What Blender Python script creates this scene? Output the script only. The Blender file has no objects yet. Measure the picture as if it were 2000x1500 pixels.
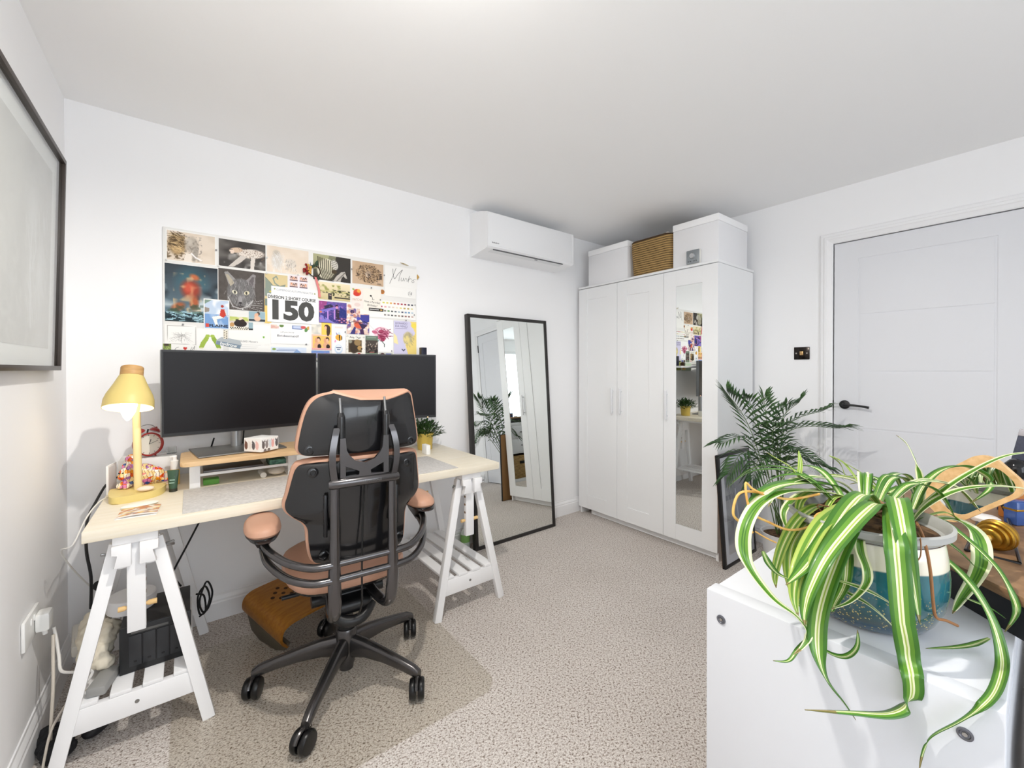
import bpy, bmesh, math, random
import numpy as np
from mathutils import Vector, Matrix, Euler
R = math.radians
PI = math.pi
random.seed(7)
SC = bpy.context.scene
COL = SC.collection

# ------------------------------------------------------------------ camera model (measured from the room)
CF, CYAW, CPIT, CROLL, CH, CCY = 815.3454, .6586, .0067, -.0008, 1.2153, 726.03
_s, _c = math.sin(CYAW), math.cos(CYAW)
_r, _f, _u = Vector((_c, -_s, 0)), Vector((_s, _c, 0)), Vector((0, 0, 1))
_fp = _f * math.cos(CPIT) - _u * math.sin(CPIT)
_up = _u * math.cos(CPIT) + _f * math.sin(CPIT)
CRV = _r * math.cos(CROLL) + _up * math.sin(CROLL)
CUV = _up * math.cos(CROLL) - _r * math.sin(CROLL)
CPOS = Vector((0, 0, CH))

def at(u, v, x=None, y=None, z=None, d=None):
    """measured point -> place in the room (on a known plane, or at a known depth)"""
    D = _fp + CRV * ((u - 1000) / CF) - CUV * ((v - CCY) / CF)
    if x is not None: t = x / D.x
    elif y is not None: t = y / D.y
    elif z is not None: t = (z - CH) / D.z
    else: t = d
    return CPOS + D * t

# ------------------------------------------------------------------ materials
def lin(c):
    o = []
    for k in c[:3]:
        k = k / 255.0
        o.append(k / 12.92 if k <= .04045 else ((k + .055) / 1.055) ** 2.4)
    return (o[0], o[1], o[2], 1.0)

MATS = {}
def mat(name, col, rough=.5, metal=0., spec=.5, coat=0., var=None, vscale=20, bump=0., bscale=60, stretch=None,
        trans=0., ior=1.45, emit=None, estr=0., alpha=1., sheen=0.):
    if name in MATS: return MATS[name]
    m = bpy.data.materials.new(name); m.use_nodes = True
    nt = m.node_tree; b = nt.nodes['Principled BSDF']
    b.inputs['Base Color'].default_value = lin(col)
    b.inputs['Roughness'].default_value = rough
    b.inputs['Metallic'].default_value = metal
    b.inputs['Specular IOR Level'].default_value = spec
    b.inputs['Coat Weight'].default_value = coat
    b.inputs['Transmission Weight'].default_value = trans
    b.inputs['IOR'].default_value = ior
    b.inputs['Alpha'].default_value = alpha
    b.inputs['Sheen Weight'].default_value = sheen
    if emit:
        b.inputs['Emission Color'].default_value = lin(emit); b.inputs['Emission Strength'].default_value = estr
    if var or bump:
        tc = nt.nodes.new('ShaderNodeTexCoord'); mp = nt.nodes.new('ShaderNodeMapping')
        nt.links.new(tc.outputs['Object'], mp.inputs['Vector'])
        if stretch: mp.inputs['Scale'].default_value = stretch
        if var:
            n = nt.nodes.new('ShaderNodeTexNoise'); n.inputs['Scale'].default_value = vscale; n.inputs['Detail'].default_value = 4
            nt.links.new(mp.outputs['Vector'], n.inputs['Vector'])
            cr = nt.nodes.new('ShaderNodeValToRGB')
            cr.color_ramp.elements[0].position = .35; cr.color_ramp.elements[1].position = .65
            cr.color_ramp.elements[0].color = lin(var); cr.color_ramp.elements[1].color = lin(col)
            nt.links.new(n.outputs['Fac'], cr.inputs['Fac']); nt.links.new(cr.outputs['Color'], b.inputs['Base Color'])
        if bump:
            n2 = nt.nodes.new('ShaderNodeTexNoise'); n2.inputs['Scale'].default_value = bscale; n2.inputs['Detail'].default_value = 3
            nt.links.new(mp.outputs['Vector'], n2.inputs['Vector'])
            bp = nt.nodes.new('ShaderNodeBump'); bp.inputs['Strength'].default_value = bump; bp.inputs['Distance'].default_value = .002
            nt.links.new(n2.outputs['Fac'], bp.inputs['Height']); nt.links.new(bp.outputs['Normal'], b.inputs['Normal'])
    MATS[name] = m
    return m

def mat_attr(name, rough=.55, coat=0., spec=.4):
    if name in MATS: return MATS[name]
    m = bpy.data.materials.new(name); m.use_nodes = True
    nt = m.node_tree; b = nt.nodes['Principled BSDF']
    a = nt.nodes.new('ShaderNodeAttribute'); a.attribute_name = 'Col'
    nt.links.new(a.outputs['Color'], b.inputs['Base Color'])
    b.inputs['Roughness'].default_value = rough; b.inputs['Coat Weight'].default_value = coat
    b.inputs['Specular IOR Level'].default_value = spec
    MATS[name] = m
    return m

# ------------------------------------------------------------------ mesh builder
class MB:
    def __init__(s):
        s.bm = bmesh.new()
    def _bev(s, vs, w, seg=2):
        if w <= 0: return
        es = set()
        for v in vs:
            for e in v.link_edges: es.add(e)
        bmesh.ops.bevel(s.bm, geom=list(es), offset=w, segments=seg, affect='EDGES', profile=.5, clamp_overlap=True)
    def hexa(s, p, bev=0, seg=2):
        """8 corners: bottom 0-3 ccw, top 4-7"""
        vs = [s.bm.verts.new(q) for q in p]
        for f in ((3, 2, 1, 0), (4, 5, 6, 7), (0, 1, 5, 4), (1, 2, 6, 5), (2, 3, 7, 6), (3, 0, 4, 7)):
            s.bm.faces.new([vs[i] for i in f])
        s._bev(vs, bev, seg)
        return s
    def box(s, lo, hi, bev=0, M=None, seg=2):
        x0, y0, z0 = lo; x1, y1, z1 = hi
        p = [(x0, y0, z0), (x1, y0, z0), (x1, y1, z0), (x0, y1, z0), (x0, y0, z1), (x1, y0, z1), (x1, y1, z1), (x0, y1, z1)]
        if M is not None: p = [M @ Vector(q) for q in p]
        return s.hexa(p, bev, seg)
    def bar(s, a, b, w, d, side=(1, 0, 0), bev=.002, w2=None, d2=None):
        """oriented bar from a to b: w along `side`, d across"""
        a, b = Vector(a), Vector(b); ax = (b - a).normalized(); sd = Vector(side)
        sd = (sd - ax * sd.dot(ax)).normalized(); td = ax.cross(sd)
        w2 = w if w2 is None else w2; d2 = d if d2 is None else d2
        p = []
        for q, ww, dd in ((a, w, d), (b, w2, d2)):
            for i, j in ((-1, -1), (1, -1), (1, 1), (-1, 1)):
                p.append(q + sd * (i * ww / 2) + td * (j * dd / 2))
        return s.hexa(p, bev)
    def tube(s, pts, r, n=10, closed=False, caps=True, smooth=0, flat=None):
        pts = [Vector(p) for p in pts]
        if smooth: pts, r = spline(pts, smooth, closed, r)
        k = len(pts)
        rs = r if isinstance(r, (list, tuple)) else [r] * k
        rings = []; prev = None
        for i, p in enumerate(pts):
            if closed: t = pts[(i + 1) % k] - pts[i - 1]
            else: t = pts[min(i + 1, k - 1)] - pts[max(i - 1, 0)]
            t = t.normalized() if t.length > 1e-9 else Vector((0, 0, 1))
            if prev is None:
                up = Vector((0, 0, 1)) if abs(t.z) < .9 else Vector((1, 0, 0))
                nx = t.cross(up).normalized()
            else:
                nx = (prev - t * prev.dot(t)).normalized()
            prev = nx; ny = t.cross(nx)
            fy = 1 if flat is None else flat
            rings.append([s.bm.verts.new(p + (nx * math.cos(2 * PI * j / n) + ny * (fy * math.sin(2 * PI * j / n))) * rs[i]) for j in range(n)])
        m = k if closed else k - 1
        for i in range(m):
            A, B = rings[i], rings[(i + 1) % k]
            for j in range(n):
                s.bm.faces.new((A[j], A[(j + 1) % n], B[(j + 1) % n], B[j]))
        if caps and not closed:
            s.bm.faces.new(rings[0][::-1]); s.bm.faces.new(rings[-1])
        return s
    def cyl(s, a, b, r, n=24, r2=None):
        return s.tube([a, b], [r, r if r2 is None else r2], n)
    def lathe(s, prof, n=32, M=None, caps=True):
        """profile of (radius, height) round the local z axis"""
        M = M or Matrix()
        rings = []
        for r, z in prof:
            if r < 1e-6: rings.append([s.bm.verts.new(M @ Vector((0, 0, z)))])
            else: rings.append([s.bm.verts.new(M @ Vector((r * math.cos(2 * PI * j / n), r * math.sin(2 * PI * j / n), z))) for j in range(n)])
        for A, B in zip(rings, rings[1:]):
            for j in range(n):
                q = (j + 1) % n
                if len(A) == 1 and len(B) == 1: continue
                if len(A) == 1: s.bm.faces.new((A[0], B[q], B[j]))
                elif len(B) == 1: s.bm.faces.new((A[j], A[q], B[0]))
                else: s.bm.faces.new((A[j], A[q], B[q], B[j]))
        if caps:
            if len(rings[0]) > 1: s.bm.faces.new(rings[0][::-1])
            if len(rings[-1]) > 1: s.bm.faces.new(rings[-1])
        return s
    def prism(s, poly, a, b, M=None, bev=0):
        """2-D polygon (x,y) extruded from z=a to z=b, placed by M"""
        M = M or Matrix()
        lo = [s.bm.verts.new(M @ Vector((x, y, a))) for x, y in poly]
        hi = [s.bm.verts.new(M @ Vector((x, y, b))) for x, y in poly]
        n = len(poly)
        s.bm.faces.new(lo[::-1]); s.bm.faces.new(hi)
        for i in range(n): s.bm.faces.new((lo[i], lo[(i + 1) % n], hi[(i + 1) % n], hi[i]))
        if bev: s._bev(lo + hi, bev)
        return s
    def loft(s, rings, caps=True, closed=True):
        rr = [[s.bm.verts.new(p) for p in r] for r in rings]
        for A, B in zip(rr, rr[1:]):
            n = len(A)
            for j in range(n if closed else n - 1):
                s.bm.faces.new((A[j], A[(j + 1) % n], B[(j + 1) % n], B[j]))
        if caps and closed:
            s.bm.faces.new(rr[0][::-1]); s.bm.faces.new(rr[-1])
        return s
    def ball(s, c, r, sq=(1, 1, 1), n=16, M=None):
        M2 = Matrix.Translation(c) @ (M or Matrix()) @ Matrix.Diagonal((sq[0] * r, sq[1] * r, sq[2] * r, 1))
        bmesh.ops.create_uvsphere(s.bm, u_segments=n, v_segments=max(6, n // 2), radius=1, matrix=M2)
        return s
    def poly(s, pts):
        s.bm.faces.new([s.bm.verts.new(p) for p in pts]); return s
    def build(s, name, m, parent=None, smooth=True, sub=0, ang=38):
        bmesh.ops.recalc_face_normals(s.bm, faces=s.bm.faces)
        me = bpy.data.meshes.new(name); s.bm.to_mesh(me); s.bm.free()
        if m is not None: me.materials.append(m)
        if smooth:
            me.shade_smooth()
            if not sub: me.set_sharp_from_angle(angle=R(ang))
        o = bpy.data.objects.new(name, me); COL.objects.link(o)
        if parent is not None: o.parent = parent
        if sub:
            md = o.modifiers.new('sub', 'SUBSURF'); md.levels = sub; md.render_levels = sub
        return o

def spline(pts, seg=6, closed=False, r=None):
    """Catmull-Rom through the points (radii too)"""
    n = len(pts); out = []; ro = []
    rl = isinstance(r, (list, tuple))
    for i in range(n if closed else n - 1):
        g = (lambda k: pts[k % n]) if closed else (lambda k: pts[min(max(k, 0), n - 1)])
        p0, p1, p2, p3 = g(i - 1), g(i), g(i + 1), g(i + 2)
        for k in range(seg):
            t = k / seg
            out.append(.5 * ((2 * p1) + (p2 - p0) * t + (2 * p0 - 5 * p1 + 4 * p2 - p3) * t * t + (3 * p1 - p0 - 3 * p2 + p3) * t ** 3))
            if rl: ro.append(r[i] * (1 - t) + r[(i + 1) % n] * t)
    if not closed:
        out.append(pts[-1])
        if rl: ro.append(r[-1])
    return out, (ro if rl else r)

def thing(name, label, cat, loc=(0, 0, 0), rz=0., group=None):
    o = bpy.data.objects.new(name, None); COL.objects.link(o)
    o.empty_display_size = .05
    o.location = loc; o.rotation_euler = (0, 0, rz)
    o['label'] = label; o['category'] = cat
    if group: o['group'] = group
    return o
def tag(o, label, cat, group=None):
    o['label'] = label; o['category'] = cat
    if group: o['group'] = group
    return o
def struct(o):
    o['kind'] = 'structure'; return o
def lab(o, label):
    o['label'] = label; return o
def copy_tree(o, parent=None):
    c = o.copy(); COL.objects.link(c)
    if parent is not None: c.parent = parent
    for ch in list(o.children): copy_tree(ch, c)
    return c

def text(parent, s, loc, size, m, name='lettering', align='CENTER', bold=0., rot=(PI / 2, 0, 0), ext=.0001, sx=1., shear=0., roll=0., fit=0.):
    cu = bpy.data.curves.new(name, 'FONT'); cu.body = s; cu.size = size; cu.align_x = align; cu.align_y = 'CENTER'
    cu.extrude = ext; cu.offset = bold; cu.shear = shear; cu.resolution_u = 3
    t = bpy.data.objects.new(name, cu); COL.objects.link(t)
    dg = bpy.context.evaluated_depsgraph_get(); dg.update()
    me = bpy.data.meshes.new_from_object(t.evaluated_get(dg))
    bpy.data.objects.remove(t); bpy.data.curves.remove(cu)
    if fit:
        xs = [v.co.x for v in me.vertices]; sx = fit / max(max(xs) - min(xs), 1e-6)
        if align == 'CENTER':
            mid = (max(xs) + min(xs)) / 2
            for v in me.vertices: v.co.x -= mid
    M = Matrix.Translation(loc) @ Euler(rot).to_matrix().to_4x4() @ Matrix.Rotation(roll, 4, 'Z') @ Matrix.Diagonal((sx, 1, 1, 1))
    me.transform(M); me.materials.clear(); me.materials.append(m)
    o = bpy.data.objects.new(name, me); COL.objects.link(o)
    if parent is not None: o.parent = parent
    return o

# ------------------------------------------------------------------ little painter for the prints (u right, v down, 0..1)
class Pic:
    def __init__(s, w, h, bg):
        s.w, s.h = w, h
        s.a = np.zeros((h, w, 3)); s.a[:] = bg
        yy, xx = np.mgrid[0:h, 0:w]
        s.u = (xx + .5) / w; s.v = (yy + .5) / h
        s.asp = w / h
        s.rng = np.random.default_rng(w * 131 + h * 7 + int(sum(bg)))
    def mix(s, k, col):
        k = np.clip(k, 0, 1)[..., None]; s.a = s.a * (1 - k) + np.array(col, float) * k; return s
    def ell(s, cu, cv, ru, rv, col, rot=0, soft=.0, a=1.):
        x = (s.u - cu) * s.asp; y = s.v - cv; c, q = math.cos(rot), math.sin(rot)
        X = (x * c + y * q) / (ru * s.asp); Y = (-x * q + y * c) / rv
        d = np.sqrt(X * X + Y * Y)
        return s.mix(np.clip((1 - d) / max(soft, .02) + (.5 if soft == 0 else 0), 0, 1) * a, col)
    def poly(s, pts, col, a=1.):
        ins = np.zeros((s.h, s.w), bool); n = len(pts)
        for i in range(n):
            (x0, y0), (x1, y1) = pts[i], pts[(i + 1) % n]
            if y0 == y1: continue
            c = ((y0 > s.v) != (y1 > s.v)) & (s.u < (x1 - x0) * (s.v - y0) / (y1 - y0) + x0)
            ins ^= c
        return s.mix(ins * a, col)
    def rect(s, a, b, c, d, col, al=1.):
        return s.mix(((s.u >= a) & (s.u <= c) & (s.v >= b) & (s.v <= d)) * al, col)
    def line(s, pts, w, col, a=1.):
        for (x0, y0), (x1, y1) in zip(pts, pts[1:]):
            px, py = (s.u - x0) * s.asp, s.v - y0; dx, dy = (x1 - x0) * s.asp, y1 - y0
            t = np.clip((px * dx + py * dy) / max(dx * dx + dy * dy, 1e-9), 0, 1)
            d = np.hypot(px - t * dx, py - t * dy)
            s.mix(np.clip((w - d) / (w * .5) , 0, 1) * a, col)
        return s
    def grad(s, top, bot):
        k = s.v[..., None]; s.a = np.array(top, float) * (1 - k) + np.array(bot, float) * k; return s
    def field(s, n):
        g = s.rng.random((n + 2, int(n * s.asp) + 2)); gh, gw = g.shape
        y = s.v * (gh - 1.001); x = s.u * (gw - 1.001); iy = y.astype(int); ix = x.astype(int); fy = y - iy; fx = x - ix
        return (g[iy, ix] * (1 - fx) + g[iy, np.minimum(ix + 1, gw - 1)] * fx) * (1 - fy) + (g[np.minimum(iy + 1, gh - 1), ix] * (1 - fx) + g[np.minimum(iy + 1, gh - 1), np.minimum(ix + 1, gw - 1)] * fx) * fy
    def noise(s, n, col, lo=.4, hi=.7, a=.6, box=None):
        k = np.clip((s.field(n) - lo) / (hi - lo), 0, 1) * a
        if box:
            k = k * ((s.u >= box[0]) & (s.u <= box[2]) & (s.v >= box[1]) & (s.v <= box[3]))
        return s.mix(k, col)
    def hatch(s, n, box, col, ln=.1, w=.008, ang=0, da=.6, a=.8, inside=None):
        for _ in range(n):
            x = s.rng.uniform(box[0], box[2]); y = s.rng.uniform(box[1], box[3])
            if inside and not inside(x, y): continue
            t = ang + s.rng.uniform(-da, da)
            s.line([(x, y), (x + ln * math.cos(t) / s.asp, y + ln * math.sin(t))], w, col, a)
        return s

def pic_mesh(name, P, x0, z1, x1, z0, y, parent, m, fn=None):
    """coloured sheet facing -y from a painted picture"""
    w, h = P.w, P.h
    xs = np.linspace(x0, x1, w + 1); zs = np.linspace(z1, z0, h + 1)
    co = np.zeros(((h + 1) * (w + 1), 3)); X, Z = np.meshgrid(xs, zs)
    co[:, 0] = X.ravel(); co[:, 1] = y; co[:, 2] = Z.ravel()
    i = np.arange(h)[:, None] * (w + 1) + np.arange(w)[None, :]
    q = np.stack([i, i + w + 1, i + w + 2, i + 1], -1).reshape(-1)
    if fn is not None: co = fn(co)
    me = bpy.data.meshes.new(name)
    me.vertices.add(len(co)); me.vertices.foreach_set('co', co.ravel())
    nf = w * h
    me.loops.add(nf * 4); me.loops.foreach_set('vertex_index', q.astype(np.int32))
    me.polygons.add(nf); me.polygons.foreach_set('loop_start', np.arange(0, nf * 4, 4, dtype=np.int32))
    me.update(calc_edges=True); me.validate()
    c = P.a.reshape(-1, 3) / 255.0
    c = np.where(c <= .04045, c / 12.92, ((c + .055) / 1.055) ** 2.4)
    c4 = np.concatenate([c, np.ones((nf, 1))], 1)
    at_ = me.color_attributes.new('Col', 'FLOAT_COLOR', 'CORNER')
    at_.data.foreach_set('color', np.repeat(c4, 4, axis=0).astype(np.float32).ravel())
    me.materials.append(m)
    o = bpy.data.objects.new(name, me); COL.objects.link(o)
    if parent is not None: o.parent = parent
    return o
# ================================================================== THE ROOM
XL, XR, YB, YF, H = -.400, 3.170, 2.485, -1.55, 2.328

def wall_mat(name, col, bump=.05):
    return mat(name, col, rough=.75, spec=.25, bump=bump, bscale=90)
M_wall = wall_mat('wall_paint', (244, 244, 245))
M_ceil = wall_mat('ceiling_paint', (246, 246, 246), .03)
M_trim = mat('trim_gloss_white', (240, 240, 241), rough=.35)
M_white = mat('white_lacquer', (238, 239, 241), rough=.4)
M_blk = mat('black_metal', (22, 22, 24), rough=.35, spec=.5)

def carpet_mat():
    m = bpy.data.materials.new('loop_carpet'); m.use_nodes = True
    nt = m.node_tree; b = nt.nodes['Principled BSDF']; N = nt.nodes.new; L = nt.links.new
    b.inputs['Roughness'].default_value = .95; b.inputs['Specular IOR Level'].default_value = .1
    tc = N('ShaderNodeTexCoord')
    n1 = N('ShaderNodeTexNoise'); n1.inputs['Scale'].default_value = 230; n1.inputs['Detail'].default_value = 3; n1.inputs['Roughness'].default_value = .6
    n2 = N('ShaderNodeTexNoise'); n2.inputs['Scale'].default_value = 2.2; n2.inputs['Detail'].default_value = 3
    n3 = N('ShaderNodeTexNoise'); n3.inputs['Scale'].default_value = 135; n3.inputs['Detail'].default_value = 4; n3.inputs['Roughness'].default_value = .75
    mp = N('ShaderNodeMapping'); mp.inputs['Rotation'].default_value = (0, 0, .6); mp.inputs['Scale'].default_value = (.88, 1.1, 1); L(tc.outputs['Object'], mp.inputs['Vector'])
    L(tc.outputs['Object'], n2.inputs['Vector'])
    for k in (n1, n3): L(mp.outputs['Vector'], k.inputs['Vector'])
    cr = N('ShaderNodeValToRGB'); e = cr.color_ramp.elements
    e[0].position = .32; e[0].color = lin((182, 174, 167)); e[1].position = .66; e[1].color = lin((240, 234, 229))
    L(n1.outputs['Fac'], cr.inputs['Fac'])
    cf = N('ShaderNodeValToRGB'); e = cf.color_ramp.elements        # darker flecks in the loops
    e[0].position = .34; e[0].color = lin((104, 92, 84)); e[1].position = .50; e[1].color = lin((255, 255, 255))
    k = e.new(.42); k.color = lin((190, 180, 172))
    L(n3.outputs['Fac'], cf.inputs['Fac'])
    mf = N('ShaderNodeMix'); mf.data_type = 'RGBA'; mf.blend_type = 'MULTIPLY'; mf.inputs['Factor'].default_value = 1
    L(cr.outputs['Color'], mf.inputs['A']); L(cf.outputs['Color'], mf.inputs['B'])
    mx = N('ShaderNodeMix'); mx.data_type = 'RGBA'; mx.blend_type = 'MULTIPLY'
    cr2 = N('ShaderNodeValToRGB'); cr2.color_ramp.elements[0].position = .3; cr2.color_ramp.elements[1].position = .7; cr2.color_ramp.elements[0].color = (.86, .85, .84, 1); cr2.color_ramp.elements[1].color = (1, 1, 1, 1)
    L(n2.outputs['Fac'], cr2.inputs['Fac']); mx.inputs['Factor'].default_value = .6
    L(mf.outputs['Result'], mx.inputs['A']); L(cr2.outputs['Color'], mx.inputs['B']); L(mx.outputs['Result'], b.inputs['Base Color'])
    bp = N('ShaderNodeBump'); bp.inputs['Strength'].default_value = .45; bp.inputs['Distance'].default_value = .004
    L(n3.outputs['Fac'], bp.inputs['Height']); L(bp.outputs['Normal'], b.inputs['Normal'])
    return m
M_carpet = carpet_mat()

struct(MB().box((XL - .1, YF - .1, -.1), (XR + .1, YB + .1, 0)).build('floor', M_carpet, smooth=False))
struct(MB().box((XL - .1, YF - .1, H), (XR + .1, YB + .1, H + .1)).build('ceiling', M_ceil, smooth=False))
struct(MB().box((XL - .1, YB, 0), (XR + .1, YB + .1, H)).build('wall_back', M_wall, smooth=False))
struct(MB().box((XL - .1, YF, 0), (XL, YB, H)).build('wall_left', M_wall, smooth=False))
# door wall with its opening
DY0, DY1, DH = .060, .826, 1.982
b = MB(); b.box((XR, YF, 0), (XR + .1, DY0 - .01, H)); b.box((XR, DY1 + .01, 0), (XR + .1, YB, H)); b.box((XR, DY0 - .01, DH + .012), (XR + .1, DY1 + .01, H))
struct(b.build('wall_right', M_wall, smooth=False))
# window wall behind the camera
WX0, WX1, WZ0, WZ1 = -.25, 1.55, .70, 2.10
b = MB(); b.box((XL - .1, YF - .1, 0), (WX0, YF, H)); b.box((WX1, YF - .1, 0), (XR + .1, YF, H))
b.box((WX0, YF - .1, 0), (WX1, YF, WZ0)); b.box((WX0, YF - .1, WZ1), (WX1, YF, H))
struct(b.build('wall_front', M_wall, smooth=False))
b = MB()
for lo, hi in (((WX0, WZ0), (WX0 + .05, WZ1)), ((WX1 - .05, WZ0), (WX1, WZ1)), ((WX0, WZ0), (WX1, WZ0 + .05)), ((WX0, WZ1 - .05), (WX1, WZ1)), (((WX0 + WX1) / 2 - .03, WZ0), ((WX0 + WX1) / 2 + .03, WZ1))):
    b.box((lo[0], YF - .08, lo[1]), (hi[0], YF - .02, hi[1]))
struct(b.build('window_1', M_trim, smooth=False))

# skirting boards: moulded profile swept along each wall
def skirting(name, a, bpt, nrm):
    prof = [(0, 0), (.016, 0), (.016, .082), (.013, .088), (.013, .096), (.010, .104), (.005, .112), (.004, .121), (0, .121)]
    a, bpt, nrm = Vector(a), Vector(bpt), Vector(nrm)
    m = MB(); m.loft([[p + nrm * q[0] + Vector((0, 0, q[1])) for q in prof] for p in (a, bpt)])
    return struct(m.build(name, M_trim, ang=20))
skirting('baseboard_back', (XL, YB, 0), (XR, YB, 0), (0, -1, 0))
skirting('baseboard_left', (XL, YF, 0), (XL, YB, 0), (1, 0, 0))
skirting('baseboard_right', (XR, DY1 + .085, 0), (XR, YB, 0), (-1, 0, 0))
skirting('baseboard_front', (XL, YF, 0), (XR, YF, 0), (0, 1, 0))

# door: leaf with routed lines, lining, architrave, lever handle
def door():
    b = MB()
    gy = [.169, .705]; gz = [.16, .519, .858, 1.198, 1.537, 1.870]; g = .005
    xf = XR - .002
    y0, y1, z0, z1 = DY0, DY1, .008, DH
    ys = [y0, gy[0] - g, gy[0] + g, gy[1] - g, gy[1] + g, y1]
    zs = [z0]
    for q in gz: zs += [q - g, q + g]
    zs.append(z1)
    def is_groove(i, j):
        vert = i in (1, 3) and 1 <= j <= len(zs) - 3
        hor = (j % 2 == 1) and 1 <= i <= 3 and j < len(zs) - 1
        return vert or hor
    for i in range(len(ys) - 1):
        for j in range(len(zs) - 1):
            dx = .0025 if is_groove(i, j) else 0
            b.box((xf + dx, ys[i], zs[j]), (xf + .036, ys[i + 1], zs[j + 1]))
    bmesh.ops.remove_doubles(b.bm, verts=b.bm.verts, dist=1e-5)
    d = struct(b.build('door_1', mat('door_paint', (224, 225, 229), rough=.4), smooth=False))
    h = MB()
    c = Vector((xf, .772, .996))
    MX = Matrix.Translation(c) @ Matrix.Rotation(-PI / 2, 4, 'Y')
    h.lathe([(.0265, -.001), (.0265, .006), (.024, .010), (.012, .012), (.010, .045), (0, .045)], 28, MX)
    h.tube([c + Vector((-.045, 0, 0)), c + Vector((-.05, -.012, 0)), c + Vector((-.05, -.05, .001)), c + Vector((-.05, -.09, -.002)), c + Vector((-.05, -.125, -.008))], [.009, .010, .0085, .008, .0095], 12, smooth=4, flat=.8)
    lab(h.build('door_handle', M_blk, d), 'matt black lever handle on a round rose')
    k = MB(); k.box((XR - .004, DY1 + .001, .968), (XR + .0, DY1 + .006, 1.02)); k.build('latch_plate', M_blk, d)
    for z in (.22, 1.0, 1.76):
        k = MB(); k.cyl((XR - .006, DY0 - .006, z), (XR - .006, DY0 - .006, z + .1), .006, 12); lab(k.build('hinge', M_blk, d), 'black hinge')
    return d
door()
b = MB()
prof = [(0, 0), (.068, 0), (.068, .009), (.060, .014), (.047, .014), (.043, .018), (.030, .018), (.026, .015), (.014, .012), (.006, .010), (0, .006)]
for side in (0, 1, 2):
    if side == 0: f = lambda w, t, e: Vector((XR - t, DY1 + .006 + w, (DH + .006 + w) if e else 0))
    elif side == 1: f = lambda w, t, e: Vector((XR - t, DY0 - .006 - w, (DH + .006 + w) if e else 0))
    else: f = lambda w, t, e: Vector((XR - t, (DY1 + .006 + w) if e else (DY0 - .006 - w), DH + .006 + w))
    b.loft([[f(w, t, e) for w, t in prof] for e in (0, 1)])
b.box((XR + .038, DY0 - .012, 0), (XR + .1, DY1 + .012, DH + .012))
struct(b.build('trim_1', M_trim, ang=15))
skirting('baseboard_right_2', (XR, YF, 0), (XR, DY0 - .08, 0), (-1, 0, 0)).name = 'baseboard_right.001'

# ================================================================== CAMERA
cam = bpy.data.cameras.new('camera'); co = bpy.data.objects.new('camera', cam); COL.objects.link(co)
mw = Matrix((( CRV.x, CUV.x, -_fp.x, 0), (CRV.y, CUV.y, -_fp.y, 0), (CRV.z, CUV.z, -_fp.z, CH), (0, 0, 0, 1)))
co.matrix_world = mw
cam.sensor_width = 36; cam.sensor_fit = 'HORIZONTAL'; cam.lens = 36 * CF / 2000; cam.shift_y = -(750 - CCY) / 2000
cam.clip_start = .02
SC.camera = co

# ================================================================== LIGHT
w = bpy.data.worlds.new('sky'); SC.world = w; w.use_nodes = True
bg = w.node_tree.nodes['Background']; bg.inputs['Color'].default_value = (.80, .90, 1, 1); bg.inputs['Strength'].default_value = 3.0
def area(name, loc, rot, sx, sy, power, col):
    l = bpy.data.lights.new(name, 'AREA'); l.shape = 'RECTANGLE'; l.size = sx; l.size_y = sy; l.energy = power; l.color = col
    o = bpy.data.objects.new(name, l); COL.objects.link(o); o.location = loc; o.rotation_euler = rot; return o
area('window_daylight', ((WX0 + WX1) / 2, YF - .12, (WZ0 + WZ1) / 2), (PI / 2, 0, 0), 1.7, 1.3, 20, (.93, .965, 1))
# recessed ceiling downlight just above the top edge of the frame
lampc = Vector((.39, .77, H - .006))
t = thing('ceiling_downlight', 'round white recessed ceiling downlight above the desk, out of the frame', 'ceiling light', (lampc.x, lampc.y, H))
MB().lathe([(.030, -.001), (.045, -.001), (.045, -.005), (.030, -.004)], 32, caps=False).build('trim_ring', M_white, t)
pl = bpy.data.lights.new('downlight', 'SPOT'); pl.energy = 80; pl.color = (1, .955, .89); pl.shadow_soft_size = .018; pl.spot_size = R(172); pl.spot_blend = .45
po = bpy.data.objects.new('downlight', pl); COL.objects.link(po); po.location = lampc - Vector((0, 0, .05))
MB().lathe([(.028, -.004), (.030, -.02), (.022, -.034), (0, -.038)], 24, caps=False).build('glass_dome', mat('dome_white', (250, 248, 244), emit=(255, 246, 232), estr=2), t)
pl = bpy.data.lights.new('dome_glow', 'POINT'); pl.energy = 8; pl.color = (1, .965, .91); pl.shadow_soft_size = .03
po = bpy.data.objects.new('dome_glow', pl); COL.objects.link(po); po.location = lampc - Vector((0, 0, .13))
SC.view_settings.view_transform = 'Standard'; SC.view_settings.look = 'None'; SC.view_settings.gamma = 1
SC.view_settings.use_curve_mapping = False; SC.view_settings.exposure = -0.2
SC.cycles.diffuse_bounces = 8; SC.cycles.max_bounces = 14; SC.cycles.transparent_max_bounces = 12
SC.cycles.sample_clamp_indirect = 8
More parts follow.
